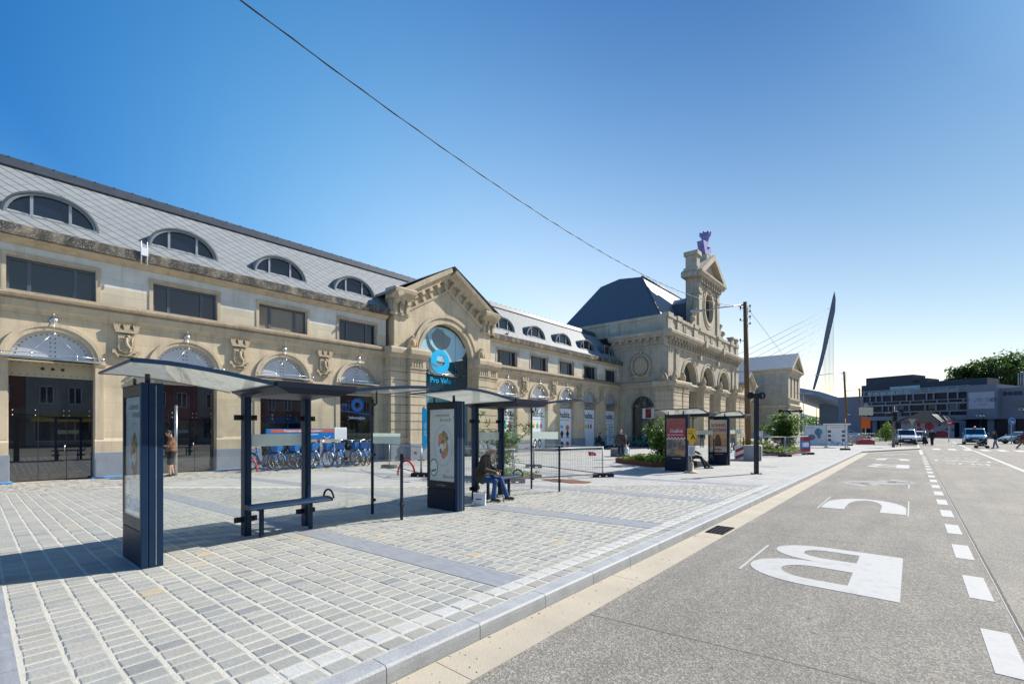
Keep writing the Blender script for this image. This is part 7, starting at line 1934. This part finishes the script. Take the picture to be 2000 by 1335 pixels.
# pale grid of sills and posts in front of the glass
for a, b in ((4.80, 5.05), (6.15, 6.46), (6.92, 7.05)): mb.bfb(FGA, u1, u2, zz(a), zz(b), -.4, .10)
r = random.Random(3)
for k, (a, b) in enumerate(rows):
    u = u1
    while u < u2 - .4:
        mb.bfb(FGA, u, u + .22, zz(a), zz(b), -.4, .06); u += r.choice((1.25, 1.9, 2.4, 1.6, 2.9)) if k != 2 else r.choice((2.4, 2.9, 1.9))
    mb.bfb(FGA, u2 - .3, u2, zz(a), zz(b), -.4, .06)
mb.build('window_grid', M['ga_frame'], ga)
for k, (a, b) in enumerate(rows):
    g = MB(); g.bfb(FGA, u1, u2, zz(a), zz(b), -.5, -.32); g.build('window_band', M['ga_shop'], ga)
M['amber'] = pm('amber_blind', (.13, .105, .07), .7)
bl_ = pm('half_drawn_blind', (.14, .14, .13), .7)
for k in (1, 3, 4, 7):
    u = u1 + 3 + k * 3.3; g = MB(); g.bfb(FGA, u, u + 1.5 + (k % 3) * .5, zz(5.45 if k % 2 else 5.1), zz(6.12), -.315, -.30); g.build('blind', bl_ if k % 3 else M['amber'], ga)
mb = MB(); mb.bfb(FGA, u1, u4, -.2, zz(3.35), -3, -1.6); mb.build('shopfront', M['ga_shop'], ga)
for px in (1700, 1760, 1812, 1870, 1925, 1965, 2010):
    mb = MB(); mb.bfb(FGA, gu(px), gu(px) + .9, -.2, zz(3.35), -1.58, -.9); mb.build('pillar', M['ga_grey'], ga)
mb = MB(); mb.bfb(FGA, u2, u3, zz(3.4), zz(9.2), -12, .8); mb.build('sign_wall', M['ga_grey'], ga)
mb = MB(); mb.bfb(FGA, u3, u4, zz(3.4), zz(8.5), -12, -.9); mb.build('blank_wall', M['ga_grey'], ga)
mb = MB(); mb.bfb(FGA, u1, u2, zz(3.4), zz(8.3), -13, -.6); mb.build('core', M['ga_dark'], ga)
# set-back dark storeys
for pa, pb_, z in ((1659, 1668, 10.9), (1668, 1760, 12.4), (1760, 1906, 10.75), (1771, 1787, 11.5)):
    mb = MB(); mb.bfb(FGA, gu(pa), gu(pb_), zz(8.2), zz(z), -11.5, -5.5 - (z > 11.4 and z < 12) * .3); mb.build('roof_storey', M['ga_dark'], ga)
mb = MB(); mb.bfb(FGA, gu(1716), gu(1775), zz(8.4), zz(10.2), -5.4, -5.2); mb.build('roof_glazing', M['pane_pale'], ga)
mb = MB()
for k in range(13):
    u = u1 + .3 + (u2 - u1 - .6) * k / 12; mb.bfb(FGA, u - .12, u + .12, zz(8.45), zz(9.25), -.3, -.1)
mb.bfb(FGA, u1, u2, zz(9.2), zz(9.35), -.32, -.06); mb.bfb(FGA, u1, u2, zz(8.85), zz(8.92), -.26, -.14); mb.build('terrace_rail', M['ga_frame'], ga)
mb = MB(); mb.bfb(FGA, u1 + .3, u2, zz(8.45), zz(9.2), -2.2, -2.0); mb.build('terrace_glazing', M['pane_pale'], ga)
F8 = frame(GO + GN * .8, GU, GN); F9 = frame(GO - GN * .9, GU, GN)
bb = thing('billboard', 'large pale billboard with faint sketchy drawing on the grey sign wall', 'billboard', tuple(FGA(gu(1920), 8, .8)))
mb = MB(); mb.bfb(F8, gu(1895.5), gu(1946), zz(5.1), zz(7.95), .02, .12); mb.build('panel', pm('pale_lilac_panel', (.33, .35, .40), .6, .05, 1.), bb)
mb = MB(); c = (gu(1895.5) + gu(1946)) / 2
for k in range(10):
    q = r.uniform(-2.6, 2.6); mb.tube([F8(c + q + .5 * math.sin(t * 5 + k), zz(6.6) + .35 * math.cos(t * 7 + k * 2), .13) for t in [i / 14 for i in range(15)]], .035, 4)
mb.build('drawing', pm('grey_line', (.16, .16, .2), .6), bb)
mb = MB(); mb.bfb(F8, c - .3, c + .9, zz(5.65), zz(5.95), .12, .13); mb.build('print', pm('rose_print', (.4, .25, .3), .6), bb)
rotG = Matrix((GU, Vector((0, 0, 1)), GN)).transposed()
def shopsign(px0, px1, z0, z1, F_, w, label):
    s = thing('shop_sign', label, 'sign', tuple(F_((gu(px0) + gu(px1)) / 2, zz(z0), w)), 0, 'dark shop signs on the grey building')
    mb = MB(); mb.bfb(F_, gu(px0), gu(px1), zz(z0), zz(z1), w, w + .1); mb.build('board', M['ga_dark'], s)
    text('lettering', 'C&A', (zz(z1) - zz(z0)) * .95, M['white_ink'], s, tuple(F_((gu(px0) + gu(px1)) / 2, zz(z0) + .15, w + .115)), rotG, .01, offset=.01)
shopsign(1911, 1927, 3.62, 4.25, F8, .02, 'dark shop sign with pale letters under the billboard')
shopsign(1652, 1663, 4.4, 5.0, FGA, .02, 'dark shop sign with pale letters on the blank wall left of the poles')
shopsign(1988.5, 2004, 4.55, 5.15, F9, .02, 'dark shop sign with pale letters near the right edge of the picture')
s = thing('wall_lettering', 'dark raised letters high on the blank wall below the flagpoles', 'sign', tuple(F9(gu(1975), zz(7.3), 0)))
text('lettering', 'INNER', 1.0, M['ga_dark'], s, tuple(F9(gu(1975), zz(7.25), .06)), rotG, .05, offset=.05, sx=.95)
for i, (px, lb) in enumerate(((1977.5, 'left one of three thin flagpoles on the offices roof'), (1982, 'middle one of three thin flagpoles on the offices roof'), (1987, 'right one of three thin flagpoles on the offices roof'))):
    f_ = thing('flagpole', lb, 'flagpole', tuple(F9(gu(px), zz(8.4), -2)), 0, 'flagpoles on the offices roof')
    mb = MB(); p = F9(gu(px), 0, -2); mb.cyl(p.x, p.y, zz(8.3), zz(11.2 - (i == 0) * .3), .09, .06); mb.build('mast', M['alu'], f_)

# kiosk with poppies painted on its wall
kd = 95.; ka = unproj(1791, 836, kd); kb = unproj(1864, 836, kd * .985); KU = (kb - ka); KL = Vector((KU.x, KU.y, 0)).length; KU = Vector((KU.x, KU.y, 0)).normalized(); KN = Vector((KU.y, -KU.x, 0)); KO = Vector((ka.x, ka.y, 0))
FKI = frame(KO, KU, KN)
kk = thing('kiosk', 'low kiosk with a pyramid roof and big red poppies painted on its grey wall', 'kiosk', tuple(KO + KU * KL / 2))
mb = MB(); mb.bfb(FKI, 0, KL, -.2, 3.05, -5.5, 0); wl = mb.build('wall', pm('mural_grey', (.24, .26, .31), .8, .2, .8), kk)
M['poppy'] = pm('poppy_red', (.34, .02, .035), .7, .35, 3.)
r = random.Random(12)
for cu, cv, ru, rv in ((2.1, 2.2, .95, .75), (4.2, .55, 1.5, .8), (5.9, 2.8, .8, .35), (.5, 1.0, .55, 1.), (7.2, .5, .55, .7), (.25, 2.5, .4, .5)):
    P_ = [(min(KL, max(0, cu + ru * math.cos(a) * r.uniform(.8, 1.1))), min(3.0, max(0., cv + rv * math.sin(a) * r.uniform(.8, 1.1)))) for a in [2 * pi * k / 16 for k in range(16)]]
    mb = MB(); mb.prism(FKI, P_, 0, .01); mb.build('poppy', M['poppy'], wl)
mb = MB()
for cu, cv in ((2.6, 1.5), (3.9, 2.5), (5.3, 1.6), (6.3, 1.5)): mb.prism(FKI, oval(cu, cv, .3, .22, 10), 0, .008)
mb.build('dark_blotches', pm('mural_dark', (.05, .05, .06), .8), wl)
mb = MB(); e = [FKI(-1.0, 3.05, 1.2), FKI(KL + 1.2, 3.05, 1.2), FKI(KL + 1.2, 3.05, -6.7), FKI(-1.0, 3.05, -6.7)]; ap = [FKI(KL * .50, 5.6, -2.9)]
mb.add(e + ap, [(0, 1, 4), (1, 2, 4), (2, 3, 4), (3, 0, 4), (0, 3, 2, 1)]); mb.build('roof', pm('shade_toned_roof', (.010, .014, .024), .95, .1, 1., ior=1.15), kk)  # near-black base colour paints in the shaded side of the roof
k_ap = FKI(KL * .50, 5.6, -2.9); lift = Vector((0, 0, .03)) + KN * .03
A_ = FKI(KL * .56, 3.05, 1.2); B_ = FKI(KL + 1.2, 3.05, 1.2)
m1 = A_.lerp(k_ap, .62); m2 = B_.lerp(k_ap, .62)
mb = MB(); mb.add([p + lift for p in (A_, B_, m2, m1)] + [p - Vector((0, 0, .1)) + lift for p in (A_, B_, m2, m1)], [(0, 1, 2, 3), (4, 7, 6, 5), (0, 4, 5, 1), (1, 5, 6, 2), (2, 6, 7, 3), (3, 7, 4, 0)]); rf = mb.build('lit_zinc_roof_side', pm('lit_toned_zinc', (.17, .17, .165), .85, .1, 1., ior=1.25), kk)  # paler zinc panel paints in the sunlit half of the roof
mb = MB()
for k in range(8): f = k / 7; mb.bar(A_.lerp(B_, f) + lift * 1.5, m1.lerp(m2, f) + lift * 1.5, .13, .05)
mb.build('roof_seams', M['ga_dark'], rf)

# cable-stayed bridge behind
br = thing('bridge', 'curved concrete road bridge behind the station with a leaning pointed pylon and cables', 'bridge', tuple(unproj(1600, 836, 140)))
top_ = [(1440, 744, 160), (1540, 752, 140), (1562, 757, 136), (1600, 764, 130), (1639, 776, 122)]
P1 = [unproj(*q) for q in top_]; P2 = [p - Vector((0, 0, 1.5)) for p in P1]
fwd = Vector((-sy, cy, 0))
P3 = [unproj(q[0], y, q[2] + 20) for q, y in zip(top_, (768, 779, 785, 798, 806))]; P4 = [p + Vector((0, 0, 4.2)) for p in P3]
mb = MB(); n = len(P1); mb.add(P1 + P2 + P3 + P4, [(i + a * n, i + 1 + a * n, i + 1 + ((a + 1) % 4) * n, i + ((a + 1) % 4) * n) for i in range(n - 1) for a in range(4)]); dk = mb.build('deck', pm('bridge_concrete', (.24, .27, .32), .8, .08, .3), br)
mb = MB()
for k in range(13):
    p = unproj(1603 + k * 2.7, 836, 141 - k * .9); mb.cyl(p.x, p.y, -.5, 10.2, .42, .42, n=8)
p = unproj(1602, 836, 145); q = unproj(1638, 836, 131); mb.bar(p + Vector((0, 0, 2)), q + Vector((0, 0, 2)), .3, 9.5); mb.build('ribbed_abutment', pm('abutment_concrete', (.16, .165, .17), .85), br)
rx_, ry_ = 1420, 560; sc_ = 1 / 5.135
LE = [(855, 1030), (905, 830), (950, 640), (985, 450), (1010, 330), (1038, 200), (1060, 100), (1078, 40)]; RE = [(1090, 120), (1085, 240), (1060, 360), (1012, 560), (965, 750), (920, 900), (880, 1030)]
pd = 150.; cvt = lambda q, dd=0: unproj(rx_ + q[0] * sc_, ry_ + q[1] * sc_, pd + dd)
FP = lambda u, v, w: unproj(rx_ + u * sc_, ry_ + v * sc_, pd + w)
mb = MB(); mb.prism(FP, LE + RE, 0, 1.6); py_ = mb.build('pylon', pm('pylon_steel', (.10, .115, .16), .5, .08, .2), br)
for i in range(11):
    f = i / 10; a = FP(1030 - 180 * f ** .9, 212 + 640 * f, 1.); b = unproj(1330 + 230 * f, 748 + 8 * f, 160 - 18 * f)
    mb = MB(); mb.tube([a, b], .05, 4); mb.build('stay_cable', M['alu_dark'], br)
for i in range(9):
    f = i / 8; a = FP(1068 - 104 * f, 340 + 420 * f, 1.); b = FP(1068 - 108 * f, 1075, 1.)
    mb = MB(); mb.tube([a, b], .04, 4); mb.build('stay_cable', M['alu_dark'], br)
# wooded hill far off beneath the bridge
def hill(px0, px1, d, py, seed):
    r = random.Random(seed); mb = MB(); n = 40; vs = []; fs = []
    for i in range(n + 1):
        px = px0 + (px1 - px0) * i / n; a = unproj(px, 836, d); hgt = (836 - py) * d * 1.42 / 905 * (.82 + .25 * math.sin(i * .5 + seed) * .5 + r.uniform(-.02, .02)) * math.sin(pi * (i + 3) / (n + 6)) ** .4
        for k in range(7): vs.append(a + fwd * k * d * .07 + Vector((0, 0, -3 + hgt * math.sin(pi / 2 * k / 6) + r.uniform(-.5, .5) * k)))
    for i in range(n):
        for k in range(6): q = i * 7 + k; fs.append((q, q + 7, q + 8, q + 1))
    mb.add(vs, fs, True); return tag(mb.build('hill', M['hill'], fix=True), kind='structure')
M['hill'] = pm('haze_toned_hillside', (.05, .095, .085), .95, .5, .05, .8, fine=.22)  # blue-green base colour has the distance haze mixed in
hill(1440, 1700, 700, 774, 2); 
r = random.Random(77); lf = MB()
for k in range(5200):
    p = unproj(1545 + 100 * r.random(), 836, 300 + 60 * r.random()); lf.col = (r.random(),) * 3
    leaf(lf, Vector((p.x, p.y, r.random() ** 1.5 * 9)), 1.5, r)
tag(lf.build('far_woodland', M['leaf'], colors=True, fix=False), kind='stuff')
for k, (px, hh, lb) in enumerate(((1565, 7.5, 'left thin dark mast on the far road under the bridge'), (1595, 7.5, 'right thin dark mast on the far road under the bridge'))):
    p = unproj(px, 836, 120); t_ = thing('mast', lb, 'mast', (p.x, p.y, 0)); mb = MB(); mb.cyl(p.x, p.y, 0, hh, .1, .07); mb.build('shaft', M['dark_steel'], t_)
wh_ = thing('fence', 'long pale metal fence on the far road under the bridge', 'fence', tuple(unproj(1580, 836, 125)))
mb = MB(); a = unproj(1562, 836, 126); b = unproj(1604, 836, 122); a.z = b.z = 0
for k in range(28): q = a.lerp(b, k / 27); mb.bar(q, q + Vector((0, 0, 3.0)), .05)
for z in (.3, 1.5, 2.9): mb.bar(a + Vector((0, 0, z)), b + Vector((0, 0, z)), .06)
mb.build('rails', M['alu'], wh_)
# white market umbrella and shrub near the works
wu = thing('bush', 'yellow green bush behind the orange works board', 'bush', tuple(unproj(1733, 836, 70)))
r = random.Random(8); lf = MB(); c = unproj(1733, 836, 70)
for k in range(1800):
    d = Vector((r.gauss(0, .55), r.gauss(0, .55), 0)); leaf(lf, Vector((c.x, c.y, 0)) + d + Vector((0, 0, 3.1 * r.random() * (1 - min(.8, d.length * .5)))), .22, r)
lf.build('foliage', M['leaf_olive'], wu, colors=True, fix=False)
mb = MB(); mb.tube([(c.x, c.y, 0), (c.x, c.y, 1.8)], .05, 6); mb.build('stem', M['bark'], wu)

# brick houses across the street (they stand behind the camera and show in the station's glass)
M['brick'] = stone('red_brick', (.30, .105, .075), .1, .8, .22, .075, .5, .2); M['brick2'] = stone('pale_render', (.36, .33, .29), .15, .1); M['shade'] = pane('house_window', (.03, .035, .045), 1.5)
FH = frame((24, 0, 0), (0, 1, 0), (-1, 0, 0))
hs_ = [('red brick terraced house with white windows and a red shop awning, across the street', 'brick', 'red'), ('pale rendered terraced house across the street', 'brick2', 'navy'), ('red brick terraced house with a blue shop front, across the street', 'brick', 'blue_sign'), ('tall red brick corner house across the street', 'brick', 'black'), ('pale rendered corner house with a yellow awning, across the street', 'brick2', 'yellow')]
for i in range(15):
    a = -27 + i * 7.6; lb, m_, aw = hs_[i % 5]
    if i > 4: lb = '%s in the row across the street, %s from its near end' % (('red brick house', 'pale rendered house')[m_ == 'brick2'], ('sixth', 'seventh', 'eighth', 'ninth', 'tenth', 'eleventh', 'twelfth', 'thirteenth', 'fourteenth', 'last')[i - 5])
    h_ = 10.5 + (i * 37 % 5) * .7; s = thing('house', lb, 'house', tuple(FH(a + 3.8, 0, 0)), 0, 'houses across the street')
    hl_ = [rect_hole(a + 1.0 + k * 2.2, a + 2.1 + k * 2.2, z, z + 1.9) for k in range(3) for z in (4.4, 7.4)] + [rect_hole(a + .6, a + 6.9, .4, 3.0)]
    mb = MB(); mb.wall(FH, [(a, 0), (a + 7.55, 0), (a + 7.55, h_), (a, h_)], hl_, 0, .2); mb.bfb(FH, a, a + 7.55, 0, h_, -9, -.4); mb.build('wall', M[m_], s)
    for l in hl_:
        g = MB(); g.bfb(FH, l[0][0], l[1][0], l[0][1], l[2][1], -.3, -.16); gw = g.build('window', M['shade'], s)
        k = MB(); x0, x1, z0, z1 = l[0][0], l[1][0], l[0][1], l[2][1]
        for p in ((x0, x0 + .08, z0, z1), (x1 - .08, x1, z0, z1), (x0, x1, z0, z0 + .08), (x0, x1, z1 - .1, z1), ((x0 + x1) / 2 - .04, (x0 + x1) / 2 + .04, z0, z1)): k.bfb(FH, *p, -.16, -.08)
        k.build('frame', M['white'], gw)
    mb = MB(); mb.add([FH(a + .3, 3.3, 0), FH(a + 7.2, 3.3, 0), FH(a + 7.2, 2.75, 1.3), FH(a + .3, 2.75, 1.3), FH(a + .3, 2.5, 1.3), FH(a + 7.2, 2.5, 1.3)], [(0, 1, 2, 3), (3, 2, 5, 4)]); mb.build('awning', M[aw], s)
    mb = MB(); mb.add([FH(a, h_, .3), FH(a + 7.55, h_, .3), FH(a + 7.55, h_ + 3.2, -4.5), FH(a, h_ + 3.2, -4.5), FH(a, h_, -9), FH(a + 7.55, h_, -9)], [(0, 1, 2, 3), (3, 2, 5, 4), (0, 3, 4), (1, 5, 2)]); mb.build('roof', M['slate_dark'], s)
